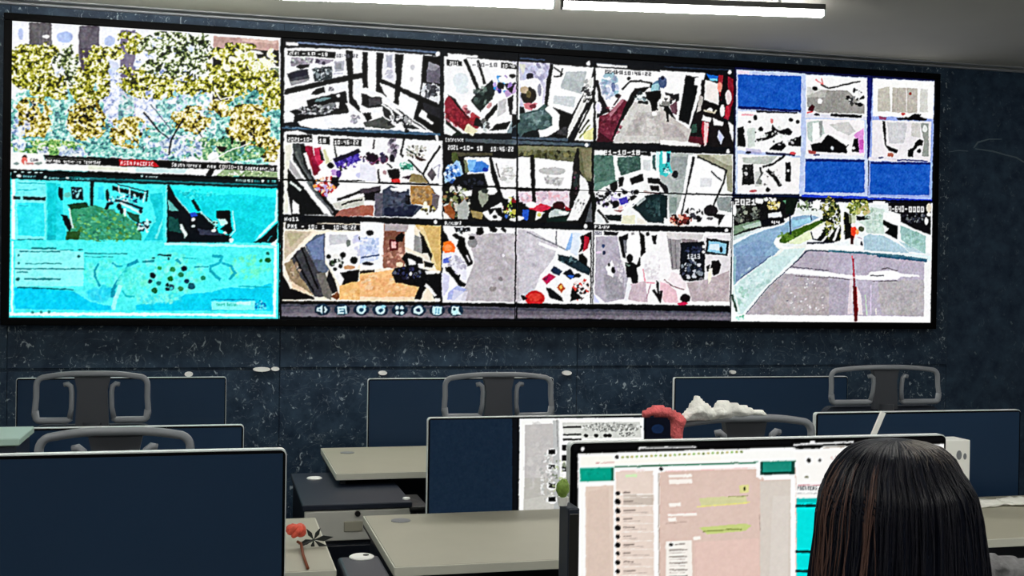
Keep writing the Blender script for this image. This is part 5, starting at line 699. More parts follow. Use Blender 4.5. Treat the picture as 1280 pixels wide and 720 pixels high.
def marble(name, fleck=1.0):
    m = bpy.data.materials.new(name); m.use_nodes = True
    nt = m.node_tree; b = nt.nodes['Principled BSDF']; N = nt.nodes.new; Lk = nt.links.new
    tc = N('ShaderNodeTexCoord')
    n1 = N('ShaderNodeTexNoise'); n1.inputs['Scale'].default_value = 9; n1.inputs['Detail'].default_value = 8; n1.inputs['Roughness'].default_value = .7
    Lk(tc.outputs['Object'], n1.inputs['Vector'])
    r1 = N('ShaderNodeValToRGB'); e = r1.color_ramp.elements
    e[0].position = .32; e[0].color = (*srgb((20, 34, 54)), 1); e[1].position = .74; e[1].color = (*srgb((54, 74, 92)), 1)
    Lk(n1.outputs['Fac'], r1.inputs['Fac'])
    # short pale flecks
    mp = N('ShaderNodeMapping'); mp.inputs['Scale'].default_value = (1, 1, .75); Lk(tc.outputs['Object'], mp.inputs['Vector'])
    n2 = N('ShaderNodeTexNoise'); n2.inputs['Scale'].default_value = 36; n2.inputs['Detail'].default_value = 3; n2.inputs['Distortion'].default_value = 1.4
    Lk(mp.outputs['Vector'], n2.inputs['Vector'])
    r2 = N('ShaderNodeMapRange'); r2.inputs['From Min'].default_value = .625; r2.inputs['From Max'].default_value = .72
    Lk(n2.outputs['Fac'], r2.inputs['Value'])
    # hairline veins
    n3 = N('ShaderNodeTexNoise'); n3.inputs['Scale'].default_value = 5; n3.inputs['Detail'].default_value = 5; n3.inputs['Distortion'].default_value = 2.2
    Lk(tc.outputs['Object'], n3.inputs['Vector'])
    s = N('ShaderNodeMath'); s.operation = 'SUBTRACT'; s.inputs[1].default_value = .5; Lk(n3.outputs['Fac'], s.inputs[0])
    ab = N('ShaderNodeMath'); ab.operation = 'ABSOLUTE'; Lk(s.outputs[0], ab.inputs[0])
    r3 = N('ShaderNodeMapRange'); r3.inputs['From Min'].default_value = 0; r3.inputs['From Max'].default_value = .008
    r3.inputs['To Min'].default_value = .16; r3.inputs['To Max'].default_value = 0; Lk(ab.outputs[0], r3.inputs['Value'])
    mul = N('ShaderNodeMath'); mul.operation = 'MULTIPLY'; mul.inputs[1].default_value = .8*fleck; Lk(r2.outputs['Result'], mul.inputs[0])
    add = N('ShaderNodeMath'); add.operation = 'ADD'; add.use_clamp = True
    m3 = N('ShaderNodeMath'); m3.operation = 'MULTIPLY'; m3.inputs[1].default_value = fleck; Lk(r3.outputs['Result'], m3.inputs[0])
    Lk(mul.outputs[0], add.inputs[0]); Lk(m3.outputs[0], add.inputs[1])
    mx = N('ShaderNodeMix'); mx.data_type = 'RGBA'; mx.inputs['B'].default_value = (*srgb((176, 190, 196)), 1)
    Lk(add.outputs[0], mx.inputs['Factor']); Lk(r1.outputs['Color'], mx.inputs['A'])
    Lk(mx.outputs['Result'], b.inputs['Base Color'])
    b.inputs['Roughness'].default_value = .42; b.inputs['Specular IOR Level'].default_value = .18
    return m
M['marble'] = marble('dark_marble', 1.0)
M['marble_calm'] = marble('dark_marble_plain', .12)
M['glint_fleck'] = mat('pale_glint_fleck', (84, 100, 110), .5)  # pale tone for the wall's modelled reflection streak and its flecks

def struct(name, bm, m, parent=None):
    o = link(name, bm, m, parent)
    if parent is None: o['kind'] = 'structure'
    return o

# ------------------------------------------------------------------ room
XL, XR, YB, YF, H = -2.6, 5.6, -3.2, 5.88, 2.77
bm = bmesh.new(); box(bm, XL, XR, YB, YF+.2, -.1, 0); struct('floor', bm, M['floor'])
bm = bmesh.new(); box(bm, XL-.1, XR+.1, YB-.1, YF+.2, H, H+.1); struct('ceiling', bm, M['ceiling'])
seamx = at(1186, 300, YF).x
led = at(600, 461, YF).z
bm = bmesh.new(); box(bm, XL, XR, YF+.012, YF+.2, 0, H)
xs = [XL, at(9, 430, YF).x, at(350, 430, YF).x, at(722, 430, YF).x, seamx]
for i in range(4):
    box(bm, xs[i]+.0015, xs[i+1]-.0015, YF, YF+.02, led+.012, H, .0012, 1)
    box(bm, xs[i]+.0015, xs[i+1]-.0015, YF+.004, YF+.02, 0, led-.004, .0012, 1)
wf = struct('wall_front', bm, M['marble'])
bm = bmesh.new(); box(bm, seamx+.0015, XR, YF+.006, YF+.03, 0, H, .0012, 1); struct('wall_front.001', bm, M['marble_calm'])
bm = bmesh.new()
def glint_fleck(pts, r): tube(bm, [at(x, y, YF+.0065) for x, y in pts], r, 6)
glint_fleck([(1252, 174), (1236, 174), (1222, 178), (1217, 185)], [.002, .004, .006, .003]); glint_fleck([(1219, 186), (1240, 189), (1258, 194), (1270, 197), (1282, 204)], [.003, .005, .004, .005, .004])  # light reflected in the wall, put in as thin pale streaks
glint_fleck([(1186, 190), (1198, 188), (1210, 189)], [.002, .003, .002])
for x, y in ((1152, 84), (1180, 222), (1216, 273), (1263, 402), (1218, 440), (1190, 90), (1243, 470)): glint_fleck([(x, y), (x+2, y+3)], [.005, .004])
struct('wall_glints_flecks', bm, M['glint_fleck'])
bm = bmesh.new(); box(bm, XL-.1, XL, YB, YF+.2, 0, H); struct('wall_left', bm, M['side_wall'])
bm = bmesh.new(); box(bm, XR, XR+.1, YB, YF+.2, 0, H); struct('wall_right', bm, M['side_wall'])
bm = bmesh.new(); box(bm, XL, XR, YB-.1, YB, 0, H); struct('wall_back', bm, M['side_wall'])
bm = bmesh.new()   # stepped cornice where ceiling meets the marble wall
box(bm, XL, XR, YF-.03, YF, H-.012, H, .003, 1); box(bm, XL, XR, YF-.11, YF-.07, H-.006, H, .002, 1)
struct('trim_2', bm, M['cornice'])

# ------------------------------------------------------------------ video wall
bd = .034
VX0, VX1, VZ0, VZ1 = WX0, WX1, WZ0, WZ1
zmid = (at(13, 213.5, WALL).z + at(350, 223.5, WALL).z + at(645, 236, WALL).z + at(915, 246, WALL).z + at(1165, 251.5, WALL).z)/5
colx = [VX0, at(350.5, 220, WALL).x, at(645.8, 230, WALL).x, at(916, 245, WALL).x, VX1]
vw = empty('video_wall', (0, 0, 0), 0, 'large video wall of eight thin-bezel panels showing news, map and camera feeds on dark marble wall', 'video wall')
bm = bmesh.new()
box(bm, VX0-bd, VX1+bd, WALL+.022, YF, VZ0-bd, VZ1+bd, .004, 1)
for a, b_, c_, d_ in ((VX0-bd, VX1+bd, VZ1, VZ1+bd), (VX0-bd, VX1+bd, VZ0-bd, VZ0), (VX0-bd, VX0, VZ0, VZ1), (VX1, VX1+bd, VZ0, VZ1)):
    box(bm, a, b_, WALL-.006, WALL+.03, c_, d_, .003, 1)
link('frame', bm, M['bezel'], vw)
XT = [at(553.2, 170, WALL).x, at(742.6, 180, WALL).x]
ZA = at(645, 178.5, WALL).z; ZB = at(645, 280.3, WALL).z; ZC = at(645, 379.3, WALL).z
def midgroup(x0, x1, z0, z1):
    out = []
    xx = [x0]+[x for x in XT if x0 < x < x1]+[x1]
    zz = [z1]+[z for z in (ZA, ZB, ZC) if z0 < z < z1]+[z0]
    for j in range(len(zz)-1):
        if zz[j] <= ZC+1e-6: out.append(('toolbar', x0, x1, zz[j+1], zz[j])); continue
        for i in range(len(xx)-1): out.append(('camera_feed', xx[i], xx[i+1], zz[j+1], zz[j]))
    return out
gx = [colx[3], at(1006, 170, WALL).x, at(1087.5, 170, WALL).x, VX1]
gz = [VZ1, (at(960, 138, WALL).z+at(1127, 148, WALL).z)/2, (at(960, 192, WALL).z+at(1127, 200, WALL).z)/2, zmid]
tiles = {(0, 0): [('news_broadcast', colx[0], colx[1], zmid, VZ1)],
         (0, 1): None, (3, 1): [('street_camera_feed', colx[3], colx[4], VZ0, zmid)],
         (3, 0): [('camera_feed' if (i, j) not in ((0, 0), (1, 2), (2, 2)) else 'blank_feed', gx[i], gx[i+1], gz[j+1], gz[j]) for j in range(3) for i in range(3)],
         (1, 0): midgroup(colx[1], colx[2], zmid, VZ1), (2, 0): midgroup(colx[2], colx[3], zmid, VZ1),
         (1, 1): midgroup(colx[1], colx[2], VZ0, zmid), (2, 1): midgroup(colx[2], colx[3], VZ0, zmid)}
zt = at(180, 228, WALL).z; zm = at(180, 303.5, WALL).z; xl = at(68, 260, WALL).x; xr = at(207, 260, WALL).x
tiles[(0, 1)] = [('window_title_bar', colx[0], colx[1], zt, zmid), ('camera_list', colx[0], xl, zm, zt), ('camera_feed', xl, xr, zm, zt), ('camera_feed', xr, colx[1], zm, zt), ('city_map', colx[0], colx[1], VZ0, zm)]
for (c, r), tl in tiles.items():
    x0, x1 = colx[c], colx[c+1]; z0, z1 = (zmid, VZ1) if r == 0 else (VZ0, zmid)
    bm = bmesh.new(); box(bm, x0+.0006, x1-.0006, WALL+.002, WALL+.03, z0+.0006, z1-.0006, .001, 1)
    p = link('display_panel', bm, M['bezel'], vw)
    e = .0022
    for (nm, a, b_, c_, d_) in tl:
        aa = a+e if abs(a-x0) < 1e-6 else a; bb = b_-e if abs(b_-x1) < 1e-6 else b_
        cc = c_+e if abs(c_-z0) < 1e-6 else c_; dd = d_-e if abs(d_-z1) < 1e-6 else d_
        picture_mesh(nm, pic, aa, bb, cc, dd, WALL, .0034, M['screen'], p)

# small white ovals set along the wall ledge
def patch(px, py, w, h, label):
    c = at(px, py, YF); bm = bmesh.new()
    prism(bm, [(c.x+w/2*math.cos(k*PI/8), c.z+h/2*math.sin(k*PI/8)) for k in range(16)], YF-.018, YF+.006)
    o = link('wall_patch', bm, M['white']); tag(o, label, 'wall fitting', 'small white patches along the marble ledge')
patch(236, 467.5, .040, .024, 'small white oval patch on marble ledge above the left off monitor')
patch(478, 466, .044, .022, 'small white oval patch above left corner of middle off monitor')
patch(915, 465, .034, .020, 'small white oval patch above the off monitor behind white cloth')
patch(327, 461.5, .085, .022, 'long white patch on marble ledge below seam of left screens')
patch(344, 461, .04, .02, 'short white patch close beside the long one on marble ledge')
patch(708, 466, .05, .024, 'white oval patch on ledge right of middle chair back')

# ------------------------------------------------------------------ ceiling tubes
def tube_light(p0, p1, label):
    p0 = Vector(p0); p1 = Vector(p1); d = p1-p0; l = d.length; a = math.atan2(d.y, d.x)
    t = empty('linear_light', (p0.x, p0.y, 2.70), a, label, 'ceiling light', 'linear ceiling lights')
    bm = bmesh.new(); box(bm, .004, l-.004, -.022, .022, -.018, .012, .008, 3); link('diffuser', bm, M['tube_on'], t)
    bm = bmesh.new(); box(bm, 0, l, -.026, .026, .008, .034, .004, 2); link('housing', bm, M['black'], t)
    for x in (.0, l-.008):
        bm = bmesh.new(); box(bm, x-.002, x+.008, -.025, .025, -.02, .03, .004, 2); link('end_cap', bm, M['black'] if x == 0 else M['silver'], t)
    for x in (.2, l-.2):
        bm = bmesh.new(); cyl(bm, (x, 0, .03), .006, .045, 10); link('bracket', bm, M['silver'], t)
    return t
a = atz(1030, 16, 2.70); b = atz(702, 5, 2.70); u = (b-a).normalized()
tube_light(b, a, 'lit white linear ceiling light above the video wall, its right end in view')
c = b+u*.03; tube_light(c+u*1.2, c, 'lit white linear ceiling light running out of frame above video wall')
d = c+u*1.23; tube_light(d+u*1.2, d, 'lit linear ceiling light farthest left, outside the picture')
k = 0
for yy in (2.0, -.8):  # unseen fixtures added to brighten the room
    for xx in (-1.6, .6, 2.8):
        tube_light((xx, yy, 0), (xx+1.4, yy-.2, 0), ['added unseen linear light over left desks behind the viewer', 'added unseen linear light over middle desks', 'added unseen linear light over right desks'][int((xx+1.6)/2.2)]+(', front row' if yy > 0 else ', rear row'))

# ------------------------------------------------------------------ monitors
def monitor(name, label, x0, x1, y, ztop, h, deskz, group=None, picture=None):
    w = x1-x0; cx = (x0+x1)/2
    t = empty(name, (cx, y, deskz), 0, label, 'monitor', group)
    z1 = ztop-deskz; z0 = z1-h
    bm = bmesh.new(); prism(bm, rrect(0, (z0+z1)/2, w, h, .011), 0.002, .022)
    link('housing', bm, M['silver'], t)
    bm = bmesh.new(); prism(bm, rrect(0, (z0+z1)/2, w*.7, h*.7, .03), .02, .045); link('rear_cover', bm, M['spine'], t)
    bm = bmesh.new(); prism(bm, rrect(0, (z0+z1)/2-.0004, w-.004, h-.004, .010), -.001, .004); link('bezel', bm, M['bezel'], t)
    if picture is None:
        bm = bmesh.new(); box(bm, -w/2+.007, w/2-.007, -.002, .002, z0+.012, z1-.008); link('screen', bm, M['off'], t)
    bm = bmesh.new(); tube(bm, [(0, .04, (z0+z1)/2), (0, .07, (z0+z1)/2), (0, .085, (z0+z1)/2-.04), (0, .09, -.02)], .018, 12)
    link('stand', bm, M['spine'], t)
    bm = bmesh.new(); box(bm, -.10, .10, .026, .125, -.0595, -.047, .004, 1); box(bm, -.03, .03, .07, .11, -.05, -.01, .004, 1); link('stand_base', bm, M['spine'], t)
    return t, z0, z1, w
DZ = .75
g1 = 'switched-off wide monitors in the row nearest the video wall'
monitor('wide_monitor', 'switched-off wide monitor nearest the wall, behind the left chair back', at(20, 472, 5.19).x, at(283, 472, 5.19).x, 5.19, at(150, 472, 5.19).z, .345, DZ, g1)
monitor('wide_monitor', 'switched-off wide monitor nearest the wall, behind the middle chair back and small pale desk', at(460, 473, 5.19).x, at(692, 473, 5.19).x, 5.19, at(520, 473, 5.19).z, .345, DZ, g1)
monitor('wide_monitor', 'switched-off wide monitor nearest the wall, behind white cloth', at(843, 471, 5.19).x, at(1060, 471, 5.19).x, 5.19, at(960, 471, 5.19).z, .345, DZ, g1)
g2 = 'wide monitors on the middle row of desks'
monitor('wide_monitor', 'switched-off wide monitor behind the low left chair, above the big dark screen', at(305, 531, 3.70).x-.86, at(305, 531, 3.70).x, 3.70, at(300, 531, 3.70).z, .345, DZ, g2)
monitor('wide_monitor', 'large switched-off wide monitor at right edge behind the dark-haired woman', at(1020, 514, 3.70).x, at(1276, 514, 3.70).x, 3.70, at(1150, 514, 3.70).z, .345, DZ, g2)
MBX0, MBX1 = at(535, 522, 3.70).x, at(848, 522, 3.70).x
MBZ = at(590, 521.5, 3.70).z
t, z0, z1, w = monitor('wide_monitor', 'wide monitor on middle desk with white windows open on its dark screen', MBX0, MBX1, 3.70, MBZ, .33, DZ, g2, picture=True)
pb_ = Picture(3.70, MBX0, MBX1, MBZ-.34, MBZ+.01, 900, (20, 36, 54), 8)
B = pb_
B.S(640, 500, 5.1417)
B.Rr((20, 36, 54), -560, 90, 1300, 760); B.Rr((8, 10, 14), 0, 110, 45, 720, al=.9); B.P((8, 12, 24), (850, 110), (1300, 110), (1300, 720), (850, 720)); B.E((16, 34, 64), 935, 185, 40, 30)
B.P((250, 250, 246), (48, 118), (845, 112), (850, 760), (42, 760)); B.P((196, 192, 190), (82, 160), (262, 150), (270, 600), (80, 640)); B.P((186, 184, 176), (80, 500), (300, 500), (306, 740), (70, 740), al=.8); B.K(60, 24, [(206, 202, 200), (186, 184, 184), (214, 212, 208)], 170, 380, 80, 230, al=.4)
B.P((176, 178, 178), (262, 130), (300, 130), (310, 700), (268, 700), al=.8); B.L((140, 140, 140), 5, (287, 130), (292, 300)); B.P((210, 212, 206), (320, 145), (820, 140), (830, 240), (340, 250))
B.K(260, 9, [(120, 122, 118), (160, 162, 158), (226, 228, 224), (190, 192, 186)], 640, 175, 190, 26); B.L((30, 30, 28), 12, (330, 175), (440, 172)); B.L((16, 16, 16), 12, (332, 222), (440, 220)); B.L((14, 14, 14), 12, (330, 254), (440, 252)); B.L((230, 230, 226), 7, (330, 200), (450, 198)); B.L((232, 232, 226), 8, (330, 238), (560, 236))
for x in (475, 540, 600, 625): B.E((24, 24, 24), x, 228, 15, 12)
B.K(70, 7, [(110, 112, 108), (220, 222, 216)], 740, 220, 60, 14)
for y in (332, 430, 550, 637):
    B.E((236, 236, 234), 255, y+4, 34, 26); B.Rr((10, 10, 10), 234, y-15, 278, y+15)
for y in (305, 372, 440, 575): B.Rr((20, 20, 22), 320, y-18, 350, y+18)
B.K(70, 11, [(226, 230, 226), (170, 172, 170), (240, 240, 240)], 225, 500, 50, 160, al=.7); B.K(60, 11, [(226, 230, 226), (120, 130, 110), (190, 200, 160)], 310, 500, 50, 130, al=.7); B.E(W_, 345, 640, 26, 20)
B.finish(blur=1, sharp=.7, rad=4, warp=1.0, rough=6)
sc = picture_mesh('screen', pb_, MBX0+.007, MBX1-.007, MBZ-.33+.004, MBZ-.007, 3.698, .0022, M['screen'], t); sc.matrix_parent_inverse = Matrix.Translation(-Vector(t.location))

g3 = 'monitors on the nearest row of desks'
YC = 2.15
monitor('wide_monitor', 'big switched-off dark monitor filling the lower left corner', at(358, 563.5, YC).x-.835, at(358.5, 563.5, YC).x, YC, at(200, 564.5, YC).z, .36, DZ, g3)
CX0, CX1, CZ = at(712.5, 552, YC).x, at(1183, 545, YC).x, at(930, 548.5, YC).z
t, z0, z1, w = monitor('wide_monitor', 'big lit monitor showing a pale chat and document page in front of the woman', CX0, CX1, YC, CZ, .36, DZ, g3, picture=True)
pc = Picture(YC, CX0, CX1, CZ-.38, CZ+.01, 1100, (6, 7, 9), 9)
B = pc; B.S(0, 0, 1)
B.P((252, 252, 248), (722, 567), (1180, 553), (1180, 760), (722, 760))
B.P((8, 8, 10), (715, 551), (1060, 545), (1180, 545), (1180, 556), (1060, 557), (1000, 558), (865, 561), (720, 566))
B.S(700, 530, 3.79)
B.E(W_, 106, 118, 8, 10); B.P(W_, (372, 110), (640, 106), (650, 112), (372, 122)); B.P((8, 8, 10), (375, 116), (650, 110), (650, 116), (378, 122))
B.P((252, 250, 240), (88, 140), (758, 120), (758, 190), (255, 206), (90, 206)); B.L((200, 130, 130), 3, (170, 184), (255, 181)); B.E(K_, 267, 156, 9, 9)
for i in range(26): B.E([(160, 170, 90), (120, 140, 60), (190, 180, 110), (150, 190, 110)][i % 4], 295+i*22.5, 157-i*1.05, 7, 5)
B.P((24, 110, 80), (255, 199), (1200, 170), (1200, 177), (258, 206)); B.P((0, 160, 136), (92, 208), (252, 204), (254, 268), (94, 272)); B.Rr((0, 110, 90), 240, 206, 254, 268); B.K(20, 10, [(20, 176, 150), (0, 140, 118)], 170, 236, 60, 24, al=.5)
B.P((226, 206, 192), (120, 296), (252, 290), (252, 760), (120, 760)); B.P((214, 190, 176), (130, 320), (230, 300), (240, 760), (130, 760), al=.5)
B.P((232, 214, 202), (262, 215), (450, 210), (452, 760), (262, 760)); B.P(W_, (255, 206), (262, 206), (266, 760), (254, 760)); B.P(W_, (262, 206), (470, 206), (470, 220), (262, 226)); B.L((214, 236, 190), 12, (310, 245), (360, 243)); B.L((236, 210, 206), 5, (285, 222), (400, 218))
B.P((206, 192, 180), (300, 336), (440, 334), (440, 382), (300, 382)); B.L((252, 246, 238), 5, (262, 334), (450, 332)); B.L((252, 246, 238), 5, (262, 388), (450, 386)); B.P(W_, (440, 220), (462, 220), (462, 760), (444, 760)); B.L((176, 160, 150), 4, (466, 230), (468, 760))
for i, (y, r) in enumerate([(327, 11), (368, 14), (411, 12), (451, 10), (491, 14), (533, 10), (573, 13), (613, 10), (655, 12), (697, 11), (738, 10)]):
    B.E((12, 12, 14), 272, y, r, r); B.L((150, 136, 128), 6, (300, y-2), (330+(i*13) % 30, y-3)); B.L((190, 176, 168), 3, (300, y+8), (360+(i*29) % 70, y+7)); B.L((246, 238, 230), 3, (290, y+20), (440, y+19))
B.E((8, 8, 10), 477, 212, 9, 9)
B.P((222, 196, 184), (470, 226), (1230, 200), (1230, 760), (470, 760)); B.L((236, 120, 120), 3, (500, 224), (930, 206), al=.4)
for x0, y0, x1, y1 in ((510, 240, 620, 254), (512, 262, 622, 284), (512, 376, 568, 392), (506, 424, 644, 436), (508, 444, 548, 462), (626, 534, 662, 550)):
    B.P((250, 242, 234), (x0, y0), (x1, y0-4), (x1+4, y1-4), (x0+6, y1))
B.L((190, 166, 156), 4, (500, 470), (600, 462)); B.L((236, 180, 176), 3, (505, 424), (640, 418), al=.6)
B.P((246, 240, 232), (500, 556), (622, 550), (626, 760), (500, 760)); B.E((30, 30, 30), 525, 570, 9, 8); B.L((120, 110, 106), 4, (545, 570), (590, 566))
for y in (596, 628, 658, 690, 722): B.L((150, 140, 134), 6, (518, y), (600, y-2)); B.L((190, 180, 174), 3, (518, y+14), (590, y+12))
B.L((206, 180, 170), 3, (640, 580), (644, 760))
B.S(860, 530, 3.79)
B.P((206, 222, 140), (50, 350), (270, 338), (280, 372), (60, 388), al=.55); B.P((196, 214, 120), (50, 490), (260, 470), (300, 480), (270, 505), (90, 522), al=.8); B.L((120, 130, 60), 3, (190, 343), (280, 338)); B.L((120, 130, 60), 4, (70, 508), (250, 496)); B.P((222, 216, 150), (240, 290), (286, 286), (286, 324), (244, 326)); B.E((60, 70, 20), 266, 306, 5, 10); B.L((236, 226, 130), 5, (40, 392), (290, 372))
B.P((216, 206, 196), (340, 270), (500, 262), (500, 760), (340, 760)); B.P((236, 200, 190), (30, 560), (330, 540), (340, 760), (30, 760), al=.5); B.P((222, 214, 206), (400, 340), (480, 340), (470, 760), (380, 760), al=.6); B.L((180, 160, 150), 3, (336, 430), (340, 500))
B.P(W_, (320, 180), (345, 176), (345, 262), (320, 250)); B.P((24, 138, 120), (340, 178), (502, 172), (504, 234), (344, 240)); B.Rr((4, 70, 60), 340, 178, 352, 238); B.P((6, 60, 50), (340, 228), (504, 224), (504, 236), (340, 242)); B.Rr((4, 70, 60), 488, 176, 504, 236); B.P(W_, (345, 242), (505, 236), (505, 262), (360, 266)); B.P(W_, (484, 260), (508, 255), (508, 760), (484, 760))
B.P((252, 250, 246), (508, 120), (1300, 90), (1300, 352), (510, 352)); B.P((0, 226, 224), (512, 352), (1300, 346), (1300, 760), (512, 760)); B.P((0, 190, 186), (512, 352), (640, 350), (640, 372), (512, 374)); B.P(W_, (605, 600), (625, 520), (1300, 500), (1300, 640), (610, 640), al=.4)
for y in (387, 604, 696): B.L((2, 30, 34), 12, (510, y), (1300, y-4))
B.E((8, 8, 8), 570, 172, 10, 11); B.E((110, 110, 110), 622, 171, 8, 8); B.E((150, 150, 130), 560, 250, 9, 6); B.L((190, 120, 130), 4, (520, 290), (640, 288)); B.T('PREVIEWS', 516, 294, 18, (90, 92, 96), 96); B.L((180, 180, 184), 3, (516, 328), (610, 327)); B.K(24, 6, [(226, 190, 186), (200, 170, 170)], 690, 190, 20, 50, al=.6)
B.P((8, 8, 10), (190, 103), (500, 106), (510, 118), (620, 116), (640, 106), (600, 100), (190, 99)); B.L((160, 150, 140), 5, (640, 112), (740, 106)); B.L(W_, 7, (500, 98), (780, 84)); B.E(W_, 588, 86, 14, 9)
B.finish(blur=1, sharp=.6, rad=4, warp=1.0, rough=5)
sc = picture_mesh('screen', pc, CX0+.0065, CX1-.007, CZ-.36+.01, CZ-.006, YC-.002, .0021, M['screen'], t); sc.matrix_parent_inverse = Matrix.Translation(-Vector(t.location))

# ------------------------------------------------------------------ desks
def desk(x0, x1, y0, y1, label, group, z=DZ, grom=None, top='desk'):
    cx, cy = (x0+x1)/2, (y0+y1)/2
    t = empty('console_desk', (cx, cy, 0), 0, label, 'desk', group)
    w, d = (x1-x0)/2, (y1-y0)/2
    bm = bmesh.new(); box(bm, -w+.002, w-.002, -d+.002, d-.002, z-.024, z, .0015, 1); link('desktop', bm, M[top], t)
    bm = bmesh.new()
    for a in ((-w, w, -d-.002, -d+.002), (-w, w, d-.002, d+.002)): box(bm, *a, z-.026, z-.001, .001, 1)
    for a in ((-w-.002, -w+.002), (w-.002, w+.002)): box(bm, *a, -d, d, z-.026, z-.001, .001, 1)
    link('edge_band', bm, M['desk_edge'], t)
    for s in (-1, 1):
        bm = bmesh.new(); xx = s*(w-.03); box(bm, xx-.012, xx+.012, -d+.06, d-.03, 0, z-.026, .002, 1); link('leg_panel', bm, M['dark_lam'], t)
    bm = bmesh.new(); box(bm, -w+.045, w-.045, d-.05, d-.032, .25, z-.026, .002, 1); link('modesty_panel', bm, M['dark_lam'], t)
    bm = bmesh.new(); box(bm, -w+.02, w-.02, d+.003, d+.175, z-.075, z-.060, .002, 1); box(bm, -w+.02, w-.02, d-.03, d+.02, z-.075, z-.030, .002, 1); link('cable_tray', bm, M['dark_lam'], t)
    if grom:
        gx_, gy_ = grom[0]-cx, grom[1]-cy
        bm = bmesh.new(); cyl(bm, (gx_, gy_, z-.001), .030, .003, 24); link('grommet', bm, M['grey'], t)
    return t
gA, gB, gC = 'pale desks in the row nearest the wall', 'pale desks in the middle row', 'pale desks in the nearest row'
g_ = atz(434, 566, DZ); desk(.448, 1.80, 4.46, 5.14, 'pale desk with a small grommet, nearest the wall, left of middle monitor', gA, grom=(g_.x, g_.y))
desk(-1.12, .235, 4.46, 5.14, 'desk nearest the wall hidden behind the left monitors', gA)
desk(1.89, 3.25, 4.46, 5.14, 'desk nearest the wall behind white cloth and red cloth', gA)
g_ = atz(501, 651, DZ); desk(.454, 1.80, 2.99, 3.655, 'pale desk in the middle row with its left corner pointing at the cabinet', gB, grom=(g_.x, g_.y))
desk(-1.05, .302, 2.99, 3.655, 'pale desk at left with red flower on its corner, behind the big dark monitor', gB)
desk(1.96, 3.45, 2.99, 3.60, 'pale desk at right edge with white papers along its back', gB)
desk(-.95, .19, 1.50, 2.12, 'desk in the nearest row under the big dark monitor', gC)
desk(.42, 1.80, 1.50, 2.12, 'desk in the nearest row under the lit monitor', gC)
# pale mint storage box far left
q0 = at(0, 533.5, 3.55); zt_ = q0.z; q1 = at(43, 533, 3.55); q2 = atz(0, 548.5, zt_)
t = empty('storage_box', ((q1.x-.20), (q0.y+q2.y)/2, DZ), 0, 'pale mint box with flat lid standing at far left edge behind the low chair', 'box')
bm = bmesh.new(); box(bm, -.19, .19, -(q0.y-q2.y)/2+.01, (q0.y-q2.y)/2-.01, 0, zt_-DZ-.02, .004, 1); link('body', bm, M['dark_top'], t)
bm = bmesh.new(); box(bm, -.20, .20, -(q0.y-q2.y)/2, (q0.y-q2.y)/2, zt_-DZ-.02, zt_-DZ, .003, 1); link('lid', bm, M['mint'], t)

# ------------------------------------------------------------------ cabinet with pale drawer
cz = .70; k0 = atz(378, 632, cz); k1 = atz(515, 629, cz); kf = atz(358, 592, cz)
cx0, cx1, cy0, cy1 = k0.x, k1.x+.005, k0.y, kf.y
t = empty('drawer_cabinet', ((cx0+cx1)/2, (cy0+cy1)/2, 0), 0, 'dark-topped pedestal cabinet with pale drawer front and round lock, between the desk rows', 'cabinet')
w, d = (cx1-cx0)/2, (cy1-cy0)/2
bm = bmesh.new(); box(bm, -w+.01, w-.01, -d+.02, d, .03, cz-.02, .003, 1); link('body', bm, M['dark_lam'], t)
bm = bmesh.new(); box(bm, -w, w, -d, d, cz-.02, cz, .003, 1); link('top', bm, M['dark_top'], t)
bm = bmesh.new(); box(bm, -w+.008, w-.006, -d+.004, -d+.022, .570, cz-.024, .004, 2); dr = link('drawer', bm, M['drawer'], t)
fx = at(447, 642, cy0); bm = bmesh.new(); prism(bm, [(fx.x-t.location.x+.010*math.cos(a), fx.z+.010*math.sin(a)) for a in [k*PI/8 for k in range(16)]], -d-.006, -d+.006); link('lock', bm, M['black'], dr)
f0 = at(430, 652, cy0); f1 = at(453, 664, cy0); bm = bmesh.new(); box(bm, f0.x-t.location.x, f1.x-t.location.x, -d-.002, -d+.006, f1.z, f0.z, .003, 2); link('label_holder', bm, M['desk'], dr)
bm = bmesh.new(); box(bm, -w+.008, w-.006, -d+.004, -d+.022, .06, .555, .004, 2); link('lower_door', bm, M['dark_lam'], t)
def disc(name, px, py, z, r, label, cat, hole=False, group=None):
    c = atz(px, py, z); bm = bmesh.new()
    tube(bm, [(0, 0, 0), (0, 0, .003), (0, 0, .006)], [r, r, r*.85], 24)
    o = link(name, bm, M['white']); o.location = (c.x, c.y, z+.0005); tag(o, label, cat, group)
    if hole:
        bm = bmesh.new(); cyl(bm, (r*.35, 0, .005), r*.24, .0025, 16); link('cable_hole', bm, M['black'], o)
    return o
disc('round_cap', 393, 598.5, cz, .030, 'flat white round cap lying on left of the dark cabinet top', 'cap', group='white caps on the dark cabinets')
disc('round_cap', 508, 624, cz, .014, 'smaller white cap at right front corner of the dark cabinet top', 'cap', group='white caps on the dark cabinets')
bz = .735; e0 = atz(420, 690, bz)
bm = bmesh.new(); box(bm, .325, .440, 2.70, 3.19, .0, bz, .01, 3)
o = link('cable_box', bm, M['dark_top']); tag(o, 'narrow dark box in the gap between two pale desks, bottom of picture', 'box')
disc('round_cap', 452, 697, bz, .034, 'white round cap with a dark hole on the narrow dark box', 'cap', True, 'white caps on the dark cabinets')

